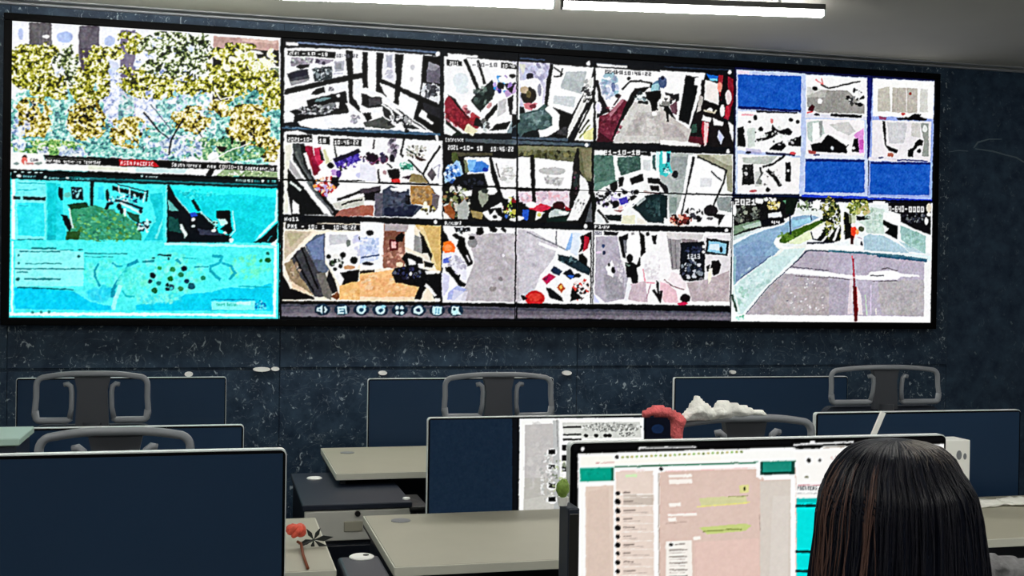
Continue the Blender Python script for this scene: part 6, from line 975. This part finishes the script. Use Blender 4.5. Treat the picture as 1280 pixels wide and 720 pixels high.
# ------------------------------------------------------------------ chairs
def chair(label, cx, y, ztop, w=.40, hb=.165, group='office chairs with grey framed backs', bow=.012):
    t = empty('office_chair', (cx, y, 0), 0, label, 'chair', group)
    hw = w/2; zb = ztop-hb
    # rounded outer frame: top bar bowed upward, sides, broken lower bar
    def sidep(s):
        p = []
        for k in range(7):
            u_ = k/6; p.append((s*(.02+u_*(hw-.035-.02)), -.012-.02*(1-u_), ztop-bow*u_**2-.004))
        for k in range(1, 6):
            a_ = k*PI/2/5; p.append((s*(hw-.035+.027*math.sin(a_)), -.012, ztop-bow-.004-.027*(1-math.cos(a_))))
        p += [(s*(hw-.008), -.014, (ztop+zb)/2), (s*(hw-.004), -.018, zb+.03)]
        for k in range(1, 5):
            a_ = k*PI/2/4; p.append((s*(hw-.004-.018*(1-math.cos(a_))), -.018, zb+.03-.022*math.sin(a_)))
        p += [(s*(.075), -.02, zb+.008), (s*.066, -.02, zb+.016)]
        return p
    bm = bmesh.new()
    tube(bm, [(-x, y_, z) for (x, y_, z) in reversed(sidep(1)[:15])]+sidep(1)[:15], .0095, 10)
    link('back_frame', bm, M['grey'], t, True)
    for s in (-1, 1):
        bm = bmesh.new(); tube(bm, [(s*(hw-.006), -.018, zb+.04)]+[q for q in sidep(s)[15:]], .011, 10); link('lower_bar', bm, M['grey'], t, True)
        bm = bmesh.new()
        tube(bm, [(s*.085, -.03, ztop-.040), (s*.074, -.033, ztop-.037), (s*.064, -.033, ztop-.045), (s*.061, -.032, ztop-.065), (s*.062, -.028, zb+.05), (s*.068, -.022, zb+.014)], [.008, .0085, .0085, .008, .008, .009], 10)
        link('hook_bracket', bm, M['grey'], t, True)
    bm = bmesh.new()
    prism(bm, [(-.052, zb-.02), (.052, zb-.02), (.046, ztop-.06), (.056, ztop-.012), (-.056, ztop-.012), (-.046, ztop-.06)], -.022, .002)
    link('spine', bm, M['spine'], t)
    # cushion in front of the frame (towards the wall)
    bm = bmesh.new(); prism(bm, rrect(0, .45+.12+(zb-.02-.57)/2+.01, w+.02, max(.08, zb-.02-.57), .04), .0, .04); link('lumbar_pad', bm, M['mesh_fabric'], t)
    bm = bmesh.new(); tube(bm, [(0, -.02, zb), (0, -.03, zb-.15), (0, -.02, .55), (0, .03, .43), (0, .12, .41)], [.03, .028, .026, .026, .026], 12); link('back_support', bm, M['spine'], t, True)
    bm = bmesh.new(); box(bm, -.235, .235, .03, .47, .43, .50, .03, 4); link('seat', bm, M['mesh_fabric'], t, True)
    for s in (-1, 1):
        bm = bmesh.new(); tube(bm, [(s*.2, .2, .44), (s*.255, .2, .45), (s*.262, .2, .60), (s*.262, .2, .665)], .014, 10); box(bm, s*.262-.035, s*.262+.035, .08, .32, .66, .685, .01, 3); link('armrest', bm, M['black'], t, True)
    bm = bmesh.new(); cyl(bm, (0, .24, .12), .028, .31, 16); cyl(bm, (0, .24, .38), .05, .05, 16); link('gas_lift', bm, M['chrome'], t)
    bm = bmesh.new()
    for k in range(5):
        a_ = k*2*PI/5+.3; tube(bm, [(0, .24, .12), (.14*math.cos(a_), .24+.14*math.sin(a_), .11), (.28*math.cos(a_), .24+.28*math.sin(a_), .075)], [.03, .022, .016], 8)
    link('star_base', bm, M['black'], t, True)
    for k in range(5):
        a_ = k*2*PI/5+.3; cx_, cy_ = .28*math.cos(a_), .24+.28*math.sin(a_)
        bm = bmesh.new(); tube(bm, [(cx_-.022, cy_, .031), (cx_+.022, cy_, .031)], .030, 14); tube(bm, [(cx_, cy_, .05), (cx_, cy_, .08)], .008, 8); link('castor', bm, M['rubber'], t)
    return t
YA = 4.02; YB_ = 2.62
a0, a1 = at(43, 469, YA), at(188, 468, YA); chair('grey framed chair back before the left off monitor nearest the wall', (a0.x+a1.x)/2, YA, at(115, 464.5, YA).z, a1.x-a0.x)
a0, a1 = at(553, 470, YA), at(690, 470, YA); chair('grey framed chair back above the monitor with white windows', (a0.x+a1.x)/2, YA, at(620, 466, YA).z, a1.x-a0.x, .16)
a0, a1 = at(1035, 460, YA), at(1172, 460, YA); chair('grey framed chair back right of white cloth, farther row', (a0.x+a1.x)/2, YA, at(1105, 457, YA).z, a1.x-a0.x, .148)
a0, a1 = at(45, 540, YB_), at(243, 540, YB_); chair('low chair whose top bar shows just above the big dark monitor at left', (a0.x+a1.x)/2, YB_, at(145, 534.5, YB_).z, a1.x-a0.x, .17)
a0, a1 = at(838, 524, YB_), at(1015, 522, YB_); chair('chair draped with white cloth and red cloth above the lit monitor', (a0.x+a1.x)/2, YB_, at(925, 519, YB_).z, a1.x-a0.x, .17)
a0, a1 = at(1175, 700, YB_), at(1330, 700, YB_); chair('chair with grey jacket in the bottom right corner', 2.32, 2.45, at(1240, 700, 2.45).z, .40, .16)

# ------------------------------------------------------------------ crumpled cloths and papers
def crumple(name, outline, y, depth, m, seed, cell=.006, parent=None, amp=.5, lean=0.0):
    """soft folded heap with the outline (x,z) at distance y"""
    xs_ = [p[0] for p in outline]; zs_ = [p[1] for p in outline]
    x0, x1, z0, z1 = min(xs_), max(xs_), min(zs_), max(zs_)
    n = len(outline)
    def inside(x, z):
        c_ = False
        for i in range(n):
            ax, az = outline[i]; bx, bz_ = outline[(i+1) % n]
            if (az > z) != (bz_ > z) and x < (bx-ax)*(z-az)/(bz_-az)+ax: c_ = not c_
        return c_
    def dist(x, z):
        m_ = 9
        for i in range(n):
            ax, az = outline[i]; bx, bz_ = outline[(i+1) % n]
            dx, dz = bx-ax, bz_-az; l2 = dx*dx+dz*dz or 1e-9
            u_ = max(0, min(1, ((x-ax)*dx+(z-az)*dz)/l2)); m_ = min(m_, math.hypot(x-ax-u_*dx, z-az-u_*dz))
        return m_
    nx_, nz_ = int((x1-x0)/cell)+2, int((z1-z0)/cell)+2
    bm = bmesh.new(); F_, Bk = {}, {}
    for j in range(nz_):
        for i in range(nx_):
            x, z = x0+i*cell, z0+j*cell
            if inside(x, z):
                dd = dist(x, z); f = min(1, dd/.03)**.5
                nn = mnoise.noise(Vector((x*28+seed, z*28, seed)))*.5+mnoise.noise(Vector((x*70, z*45+seed, 3)))*.25
                fold = abs(math.sin(x*60+z*35+nn*4+seed))
                yy = y - depth*f*(.55+amp*nn+.3*fold) + lean*(z-z0)
                F_[i, j] = bm.verts.new((x, yy, z)); Bk[i, j] = bm.verts.new((x, y+depth*.35*f+.001 + lean*(z-z0), z))
    for (i, j) in list(F_):
        q = [(i, j), (i+1, j), (i+1, j+1), (i, j+1)]
        if all(k_ in F_ for k_ in q):
            bm.faces.new([F_[k_] for k_ in q]); bm.faces.new([Bk[k_] for k_ in q][::-1])
    for v in [v for v in bm.verts if not v.link_faces]: bm.verts.remove(v)
    # close the rim
    inv = {v: Bk[k_] for k_, v in F_.items() if v.is_valid}
    for e_ in [e_ for e_ in bm.edges if e_.is_boundary and e_.verts[0] in inv and e_.verts[1] in inv]:
        a_, b__ = e_.verts
        if inv[a_].is_valid and inv[b__].is_valid:
            try: bm.faces.new((a_, b__, inv[b__], inv[a_]))
            except Exception: pass
    bmesh.ops.smooth_vert(bm, verts=bm.verts, factor=.5, use_axis_x=True, use_axis_z=True)
    return link(name, bm, m, parent, True)
def px(y, *pts): return [(at(a, b_, y).x, at(a, b_, y).z) for a, b_ in pts]
yj = YB_-.022
o = crumple('white_cloth', px(yj, (847, 524), (862, 503), (871, 489), (880, 499), (890, 508), (898, 498), (903, 497), (918, 502), (935, 506), (942, 510), (953, 511), (961, 518), (962, 522), (940, 523), (900, 526), (850, 529)), yj, .035, M['white_cloth'], 2.0)
tag(o, 'crumpled white cloth heaped on top of a chair back above the lit monitor', 'cloth')
yr = YB_-.03
o = crumple('red_cloth', px(yr, (797, 521), (803, 512), (815, 506), (830, 506), (843, 510), (853, 516), (859, 524), (855, 536), (852, 560), (838, 575), (838, 545), (838, 530), (834, 524), (815, 522), (804, 524)), yr, .03, M['red_cloth'], 5.0)
tag(o, 'coral red cloth hung over left corner of the chair with white cloth', 'cloth')
yg = 2.45-.014
o = crumple('grey_jacket', px(yg, (1212, 700), (1216, 693), (1235, 690), (1258, 692), (1275, 695), (1300, 694), (1330, 700), (1330, 800), (1212, 800)), yg, .05, M['grey_cloth'], 7.0, .009)
tag(o, 'grey patterned jacket hung over a chair in bottom right corner', 'jacket')
# white box, papers and slanted stick on the right desk
w0, w1 = at(1178, 550, 3.42), at(1213, 550, 3.42)
t = empty('white_carton', ((w0.x+w1.x)/2, 3.46, DZ), 0, 'tall slim white carton on the right desk just right of the dark hair', 'carton')
hw = (w1.x-w0.x)/2; zt2 = w1.z-DZ
bm = bmesh.new(); box(bm, -hw, hw, -.04, .05, 0, zt2, .003, 2); link('body', bm, M['white'], t)
for (dx, dz, rx, rz) in ((hw*.62, -.055, .006, .011), (hw*.70, -.148, .005, .008), (hw*.2, -.05, .010, .016)):
    bm = bmesh.new(); prism(bm, [(dx+rx*math.cos(k*PI/6), zt2+dz+rz*math.sin(k*PI/6)) for k in range(12)], -.0415, -.03); link('grey_mark', bm, M['grey'], t)
random.seed(4)
for i, (ax, ay, wx, wy, rz_) in enumerate([(1222, 631, .16, .10, .2), (1250, 630, .18, .09, -.15), (1275, 629, .16, .10, .1)]):
    c_ = atz(ax+6, ay, DZ); bm = bmesh.new(); n = 8; vv = []
    for j in range(n+1):
        for i_ in range(n+1):
            x_, y_ = (i_/n-.5)*wx, (j/n-.5)*wy
            vv.append(bm.verts.new((x_, y_, .004+.012*abs(mnoise.noise(Vector((x_*26+i*3, y_*26, i)))))))
    for j in range(n):
        for i_ in range(n): bm.faces.new((vv[j*(n+1)+i_], vv[j*(n+1)+i_+1], vv[(j+1)*(n+1)+i_+1], vv[(j+1)*(n+1)+i_]))
    r_ = bmesh.ops.extrude_face_region(bm, geom=bm.faces[:])
    for v in r_['geom']:
        if isinstance(v, bmesh.types.BMVert): v.co.z -= .003
    o = link('paper_sheet', bm, M['paper'], None, True); o.location = (c_.x, min(c_.y, 3.54), DZ+.0+.002*i); o.rotation_euler.z = rz_
    tag(o, ['crumpled white paper beside the white carton on right desk', 'crumpled white paper between two others on right desk', 'crumpled white paper at the right edge on right desk'][i], 'paper', 'crumpled papers along the right desk')
ys = 3.40; s0, s1 = at(1092, 543, ys), at(1104, 515, ys); dirn = (s1-s0).normalized(); foot = s0 - dirn*((s0.z-DZ)/dirn.z)
bm = bmesh.new()
nrm = Vector((dirn.z, 0, -dirn.x)); hwid = .0085
pts_ = [foot-nrm*hwid, foot+nrm*hwid, s1+nrm*hwid, s1-nrm*hwid]; prism(bm, [(p.x, p.z) for p in pts_], ys-.004, ys+.004)
t = link('slanted_stand', bm, M['white']); tag(t, 'white slanted strip standing behind the lit monitor, above the dark-haired head', 'stand')
bm = bmesh.new(); box(bm, foot.x-.05, foot.x+.05, ys-.04, ys+.04, DZ, DZ+.008, .002, 1); link('base', bm, M['white'], t)
# speaker with a tiny plant, left of the lit monitor
s0 = at(699, 628, 2.12); s1 = at(713, 628, 2.12)
t = empty('desk_speaker', ((s0.x+s1.x)/2, 2.09, DZ), 0, 'slim black speaker standing between the pale desk and the lit monitor', 'speaker')
hw = (s1.x-s0.x)/2; hh = s0.z-DZ
bm = bmesh.new(); box(bm, -hw, hw, -.03, .03, 0, hh, .003, 2); link('body', bm, M['dark_top'], t)
bm = bmesh.new(); box(bm, -hw+.002, hw-.002, -.033, -.029, .02, hh-.01, .001, 1); link('grille', bm, M['black'], t)
t2 = empty('mini_plant', (at(704, 600, 2.09).x, 2.09, DZ+hh), 0, 'tiny round green plant in a white pot beside the lit monitor', 'plant')
bm = bmesh.new(); tube(bm, [(0, 0, 0), (0, 0, .016)], [.008, .011], 16); link('pot', bm, M['white'], t2, True, .8)
bm = bmesh.new(); bmesh.ops.create_icosphere(bm, subdivisions=3, radius=.0125)
for v in bm.verts: v.co *= 1+.22*mnoise.noise(v.co*160); v.co.z = v.co.z*1.4+.033
link('foliage', bm, M['leaf'], t2, True)
# flower on the left pale desk
c_ = atz(372, 684, DZ)
t = empty('artificial_flower', (c_.x, c_.y, DZ), 0, 'red-orange flower with brown stem and dark leaves on corner of left pale desk', 'flower')
yb = c_.y
fc = at(370, 668, yb)
bm = bmesh.new(); rnd = random.Random(2)
for k in range(16):
    a_ = k*2.4; el = .2+.08*k; r_ = .016
    p_ = Vector((fc.x-c_.x+r_*math.cos(a_)*.8, r_*math.sin(a_)*.6, fc.z-DZ+r_*math.sin(el*2)))
    ret = bmesh.ops.create_icosphere(bm, subdivisions=2, radius=.016)
    for v in ret['verts']:
        v.co.z *= .6; v.co = Matrix.Rotation(a_, 3, 'Z') @ Matrix.Rotation(.9, 3, 'X') @ v.co; v.co += p_
link('bloom', bm, M['petal'], t, True)
s1_ = at(376, 684, yb); bm = bmesh.new(); tube(bm, [(fc.x-c_.x+.004, 0, fc.z-DZ-.02), (s1_.x-c_.x, -.01, .012), (s1_.x-c_.x-.002, -.12, .006), (s1_.x-c_.x, -.26, .005)], .004, 8); link('stem', bm, M['stem'], t, True)
bm = bmesh.new()
for (ang, ln) in ((.15, .055), (1.2, .05), (2.0, .05), (3.5, .045), (4.6, .05), (5.4, .06)):
    cx_, cz_ = at(392, 680, yb).x-c_.x, at(392, 680, yb).z-DZ
    cz_ = max(cz_, .02)
    dx, dz = math.cos(ang), math.sin(ang)*.7
    pp = [(cx_, cz_), (cx_+dx*ln*.5-dz*.008, max(.001, cz_+dz*ln*.5+dx*.008)), (cx_+dx*ln, max(.001, cz_+dz*ln)), (cx_+dx*ln*.5+dz*.008, max(.001, cz_+dz*ln*.5-dx*.008))]
    prism(bm, pp, -.006, -.003)
link('leaves', bm, M['dark_leaf'], t)
bm = bmesh.new(); tube(bm, [(at(392, 680, yb).x-c_.x, -.004, .02), (s1_.x-c_.x, -.02, .008)], .003, 6); link('leaf_stalk', bm, M['dark_leaf'], t)
# ------------------------------------------------------------------ seated woman seen from behind
HY = 1.38
hc = at(1118, 640, HY).x
top = at(1118, 548, HY).z
person = empty('person', (hc, HY-.02, 0), 0, 'woman with long straight dark hair seated before the lit monitor, seen from behind', 'person')
ox, oy = hc, HY-.02
def skin(name, verts, edges, radii, m, parent, sub=2, root=0):
    me = bpy.data.meshes.new(name); me.from_pydata([tuple(v) for v in verts], edges, [])
    o = bpy.data.objects.new(name, me); C.objects.link(o); o.parent = parent
    o.modifiers.new('s', 'SKIN'); sv = me.skin_vertices[0].data
    for i, r in enumerate(radii): sv[i].radius = r if isinstance(r, tuple) else (r, r)
    sv[root].use_root = True
    md = o.modifiers.new('u', 'SUBSURF'); md.levels = sub; md.render_levels = sub
    me.materials.append(m)
    dg = bpy.context.evaluated_depsgraph_get(); ev = bpy.data.meshes.new_from_object(o.evaluated_get(dg))
    o.modifiers.clear(); o.data = ev; ev.name = name
    ev.polygons.foreach_set('use_smooth', [True]*len(ev.polygons)); ev.update()
    return o
zs = top-1.285   # height correction
V, Ed, R_ = [], [], []
def add(p, r, link_=None):
    V.append((p[0], p[1], p[2]+zs)); R_.append(r)
    if link_ is not None: Ed.append((link_, len(V)-1))
    return len(V)-1
pel = add((0, -.04, .50), (.165, .11))
wa = add((0, -.05, .66), (.13, .095), pel); ch = add((0, -.04, .82), (.155, .105), wa); up = add((0, -.035, .94), (.145, .09), ch)
nk = add((0, -.02, 1.03), (.055, .055), up); nt_ = add((0, .0, 1.10), (.05, .05), nk); h1 = add((0, .02, 1.16), (.072, .085), nt_); h2 = add((0, .015, 1.215), (.070, .082), h1)
tips = []
for s in (-1, 1):
    sh = add((s*.165, -.035, .955), .055, up); el = add((s*.215, .02, .72), .042, sh); wr = add((s*.16, .235, .785), .028, el); pm = add((s*.145, .30, .79), (.036, .016), wr)
    hp = add((s*.085, .03, .47), .09, pel); kn = add((s*.10, .40, .47), .062, hp); an = add((s*.10, .42, .10-zs), .042, kn); ft = add((s*.10, .54, .045-zs), (.038, .03), an)
    tips.append((s, wr, pm))
body = skin('body', V, Ed, R_, M['skin'], person)
for s, wr, pm in tips:   # fingers, slightly curled on the desk
    bx_, by_, bz_ = V[pm]
    for k, (dx, ln) in enumerate(((-.026, .068), (-.009, .078), (.009, .073), (.026, .058))):
        r = .0075; x_ = bx_+dx*s
        skin('finger', [(x_, by_-.01, bz_), (x_+dx*.1, by_+.03, bz_+.006), (x_+dx*.2, by_+.03+ln*.5, bz_+.004), (x_+dx*.2, by_+.03+ln*.85, bz_-.012)], [(0, 1), (1, 2), (2, 3)], [.008, .008, .0075, .006], M['skin'], body, 1)
    skin('thumb', [(bx_-s*.02, by_-.035, bz_), (bx_-s*.045, by_-.005, bz_-.003), (bx_-s*.055, by_+.03, bz_-.008)], [(0, 1), (1, 2)], [.011, .009, .007], M['skin'], body, 1)
# shirt and trousers as snug shells
SV = []; SE = []; SR = []
def a2(p, r, l=None):
    SV.append((p[0], p[1], p[2]+zs)); SR.append(r)
    if l is not None: SE.append((l, len(SV)-1))
    return len(SV)-1
p_ = a2((0, -.04, .50), (.18, .125)); w_ = a2((0, -.05, .66), (.145, .11), p_); c_ = a2((0, -.04, .82), (.17, .12), w_); u_ = a2((0, -.035, .945), (.155, .10), c_); n_ = a2((0, -.025, 1.01), (.072, .066), u_)
for s in (-1, 1):
    sh = a2((s*.168, -.035, .955), .066, u_); el = a2((s*.217, .02, .72), .052, sh); wr = a2((s*.175, .19, .775), .038, el)
skin('shirt', SV, SE, SR, M['shirt'], body)
SV = []; SE = []; SR = []
p_ = a2((0, -.04, .49), (.178, .12))
for s in (-1, 1):
    hp = a2((s*.09, .03, .475), .10, p_); kn = a2((s*.10, .40, .475), .074, hp); an = a2((s*.10, .42, .13-zs), .055, kn)
skin('trousers', SV, SE, SR, M['trousers'], body)
# face
bm = bmesh.new()
def blob(c_, r_, sc_=(1, 1, 1)):
    ret = bmesh.ops.create_icosphere(bm, subdivisions=3, radius=r_)
    for v in ret['verts']: v.co = Vector((v.co.x*sc_[0], v.co.y*sc_[1], v.co.z*sc_[2]))+Vector((c_[0], c_[1], c_[2]+zs))
blob((0, .035, 1.175), .088, (.86, .95, 1.18)); blob((0, .118, 1.165), .014, (.8, 1.1, 1.5)); blob((0, .085, 1.09), .03, (1, .8, .7))
for s in (-1, 1): blob((s*.078, .02, 1.165), .022, (.4, .8, 1.3))
link('face', bm, M['skin'], body, True)
for s in (-1, 1):
    bm = bmesh.new(); blob((s*.031, .108, 1.185), .012, (1.2, .6, .7)); link('eye', bm, M['white'], body, True)
    bm = bmesh.new(); blob((s*.031, .1155, 1.185), .005, (1, .5, 1)); link('iris', bm, M['black'], body, True)
bm = bmesh.new(); blob((0, .113, 1.125), .02, (1.1, .4, .35)); link('mouth', bm, mat('lips', (176, 90, 90), .5), body, True)
# hair: a fall of strands, outline read from the photo
hm = bpy.data.materials.new('dark_hair'); hm.use_nodes = True
nt = hm.node_tree; b_ = nt.nodes['Principled BSDF']; tc = nt.nodes.new('ShaderNodeTexCoord'); mp = nt.nodes.new('ShaderNodeMapping')
mp.inputs['Scale'].default_value = (90, 90, 3.0); nt.links.new(tc.outputs['Object'], mp.inputs['Vector'])
n = nt.nodes.new('ShaderNodeTexNoise'); n.inputs['Scale'].default_value = 1.6; n.inputs['Detail'].default_value = 4; nt.links.new(mp.outputs['Vector'], n.inputs['Vector'])
r = nt.nodes.new('ShaderNodeValToRGB'); e = r.color_ramp.elements
e[0].position = .42; e[0].color = (*srgb((5, 9, 22)), 1); e[1].position = .78; e[1].color = (*srgb((18, 22, 38)), 1)
nt.links.new(n.outputs['Fac'], r.inputs['Fac']); nt.links.new(r.outputs['Color'], b_.inputs['Base Color'])
b_.inputs['Roughness'].default_value = .5; b_.inputs['Specular IOR Level'].default_value = .15
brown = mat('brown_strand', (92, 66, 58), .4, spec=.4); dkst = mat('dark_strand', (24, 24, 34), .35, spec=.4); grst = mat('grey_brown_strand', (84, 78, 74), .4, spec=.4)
prof = [(548.5, 1117, 1121), (549.5, 1100, 1138), (552, 1084, 1150), (556, 1073, 1160), (562, 1063, 1168), (570, 1055, 1175), (582, 1046, 1181), (597, 1038, 1190), (615, 1031, 1199), (640, 1027, 1206), (670, 1025, 1210), (700, 1021, 1215), (725, 1018, 1218), (780, 1014, 1222), (860, 1012, 1222), (930, 1018, 1216)]
rings = []
for i, (py, a_, b__) in enumerate(prof):
    p0_, p1_ = at(a_, py, HY), at(b__, py, HY)
    rings.append(((p0_.x+p1_.x)/2-ox, (p0_.z+p1_.z)/2, (p1_.x-p0_.x)/2))
def hair_point(th, zi, out=0.0):
    """th 0 = right, pi/2 = towards viewer (-y); zi = fractional ring"""
    i = min(int(zi), len(rings)-2); f = zi-i
    cx_, cz_, hw_ = [rings[i][k]*(1-f)+rings[i+1][k]*f for k in range(3)]
    dep = min(hw_*1.05, .105)
    below = max(0, (top-.17)-cz_)
    cyo = .02 - .10*min(1, below/.10)*0
    flat = 1.0
    g = .0022*math.sin(th*46+3*math.sin(th*7))+.0016*math.sin(th*97+1.3) + .004*mnoise.noise(Vector((th*3, cz_*6, 2)))
    s_ = min(1, zi/3.0)
    rr = 1+g*s_/max(hw_, .03)*1.0 + out/max(hw_, .02)
    y_ = -math.sin(th)*dep*rr
    if y_ > 0: y_ = y_*.75
    # back of the hair hangs straight from the skull
    return Vector((cx_+math.cos(th)*hw_*rr, cyo+y_, cz_))
NT = 360
bm = bmesh.new(); rows = []
zis = [k/3 for k in range((len(rings)-1)*3+1)]
t0, t1 = -.62, PI+.62      # open in front for the face
for zi in zis:
    i_ = min(int(zi), len(rings)-2); zz_ = rings[i_][1]+(rings[i_+1][1]-rings[i_][1])*(zi-i_)
    f_ = min(1, max(0, (top-.05-zz_)/.05)); f_ = f_*f_*(3-2*f_)
    u0 = -PI/2*(1-f_)+t0*f_; u1 = 3*PI/2*(1-f_)+t1*f_
    rows.append([bm.verts.new(hair_point(u0+(u1-u0)*k/NT, zi)) for k in range(NT+1)])
for j in range(len(rows)-1):
    for k in range(NT): bm.faces.new((rows[j][k], rows[j][k+1], rows[j+1][k+1], rows[j+1][k]))
bm.faces.new(rows[0][:NT])
hair = link('hair', bm, hm, body, True)
rnd = random.Random(11)
def strands(name, m_, n_, th0, th1, z0_, z1_, r_, out=.0012, wav=.05):
    bm = bmesh.new()
    for _ in range(n_):
        th = rnd.uniform(th0, th1); a_ = rnd.uniform(*z0_); b__ = rnd.uniform(*z1_); pts_ = []; ph = rnd.uniform(0, 6); w_ = rnd.uniform(.3, 1)*wav
        for k in range(12):
            zi = a_+(b__-a_)*k/11; pts_.append(hair_point(th+w_*math.sin(k*.35+ph)+(th-PI/2)*0, zi, out*rnd.uniform(.8, 1.2)))
        tube(bm, pts_, [r_*(.4+.6*math.sin(PI*(k+.6)/12.2)) for k in range(12)], 4, False)
    return link(name, bm, m_, hair, True)
strands('dark_strands', dkst, 260, .1, PI-.1, (.5, 6), (9, 14.9), .0009)
strands('brown_strands', brown, 30, PI*.74, PI*1.0, (5, 8), (11.5, 14.9), .0010, .0018)
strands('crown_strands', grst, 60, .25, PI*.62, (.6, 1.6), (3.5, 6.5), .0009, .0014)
strands('loose_strands', dkst, 14, -.05, .12, (3.5, 5.5), (10, 14.5), .0006, .0012, .03); strands('loose_strands', brown, 10, PI-.12, PI+.05, (5, 7), (11, 14.5), .0006, .0012, .03)
# ------------------------------------------------------------------ the woman's chair
t = empty('office_chair', (hc, 1.02, 0), 0, 'dark chair the woman sits on, hidden below the picture', 'chair')
bm = bmesh.new(); box(bm, -.23, .23, .08, .54, .40, .455, .025, 3); link('seat', bm, M['mesh_fabric'], t, True)
bm = bmesh.new(); cyl(bm, (0, .30, .10), .026, .31, 14); link('gas_lift', bm, M['chrome'], t)
bm = bmesh.new()
for k in range(5):
    a_ = k*2*PI/5; tube(bm, [(0, .3, .11), (.27*math.cos(a_), .3+.27*math.sin(a_), .03)], [.03, .028], 8)
link('star_base', bm, M['black'], t, True)
# ------------------------------------------------------------------ camera, world, view
cam = bpy.data.cameras.new('camera'); co = bpy.data.objects.new('camera', cam); C.objects.link(co)
cam.sensor_width = 36; cam.lens = FPX/1280*36; cam.clip_start = .05; cam.clip_end = 60
mw = Matrix.Identity(4)
for i, v in enumerate((_R, _U2, -_F)):
    for j in range(3): mw[j][i] = v[j]
mw.translation = Vector((0, 0, EYE)); co.matrix_world = mw
bpy.context.scene.camera = co
w = bpy.data.worlds.new('world'); bpy.context.scene.world = w; w.use_nodes = True
w.node_tree.nodes['Background'].inputs['Color'].default_value = (.5, .6, .7, 1); w.node_tree.nodes['Background'].inputs['Strength'].default_value = .1
vs = bpy.context.scene.view_settings
vs.view_transform = 'Standard'; vs.look = 'None'; vs.gamma = 1; vs.use_curve_mapping = False; vs.exposure = 0
bpy.context.scene.cycles.use_denoising = True
bpy.context.scene.cycles.max_bounces = 6
bpy.context.scene.cycles.sample_clamp_indirect = 4
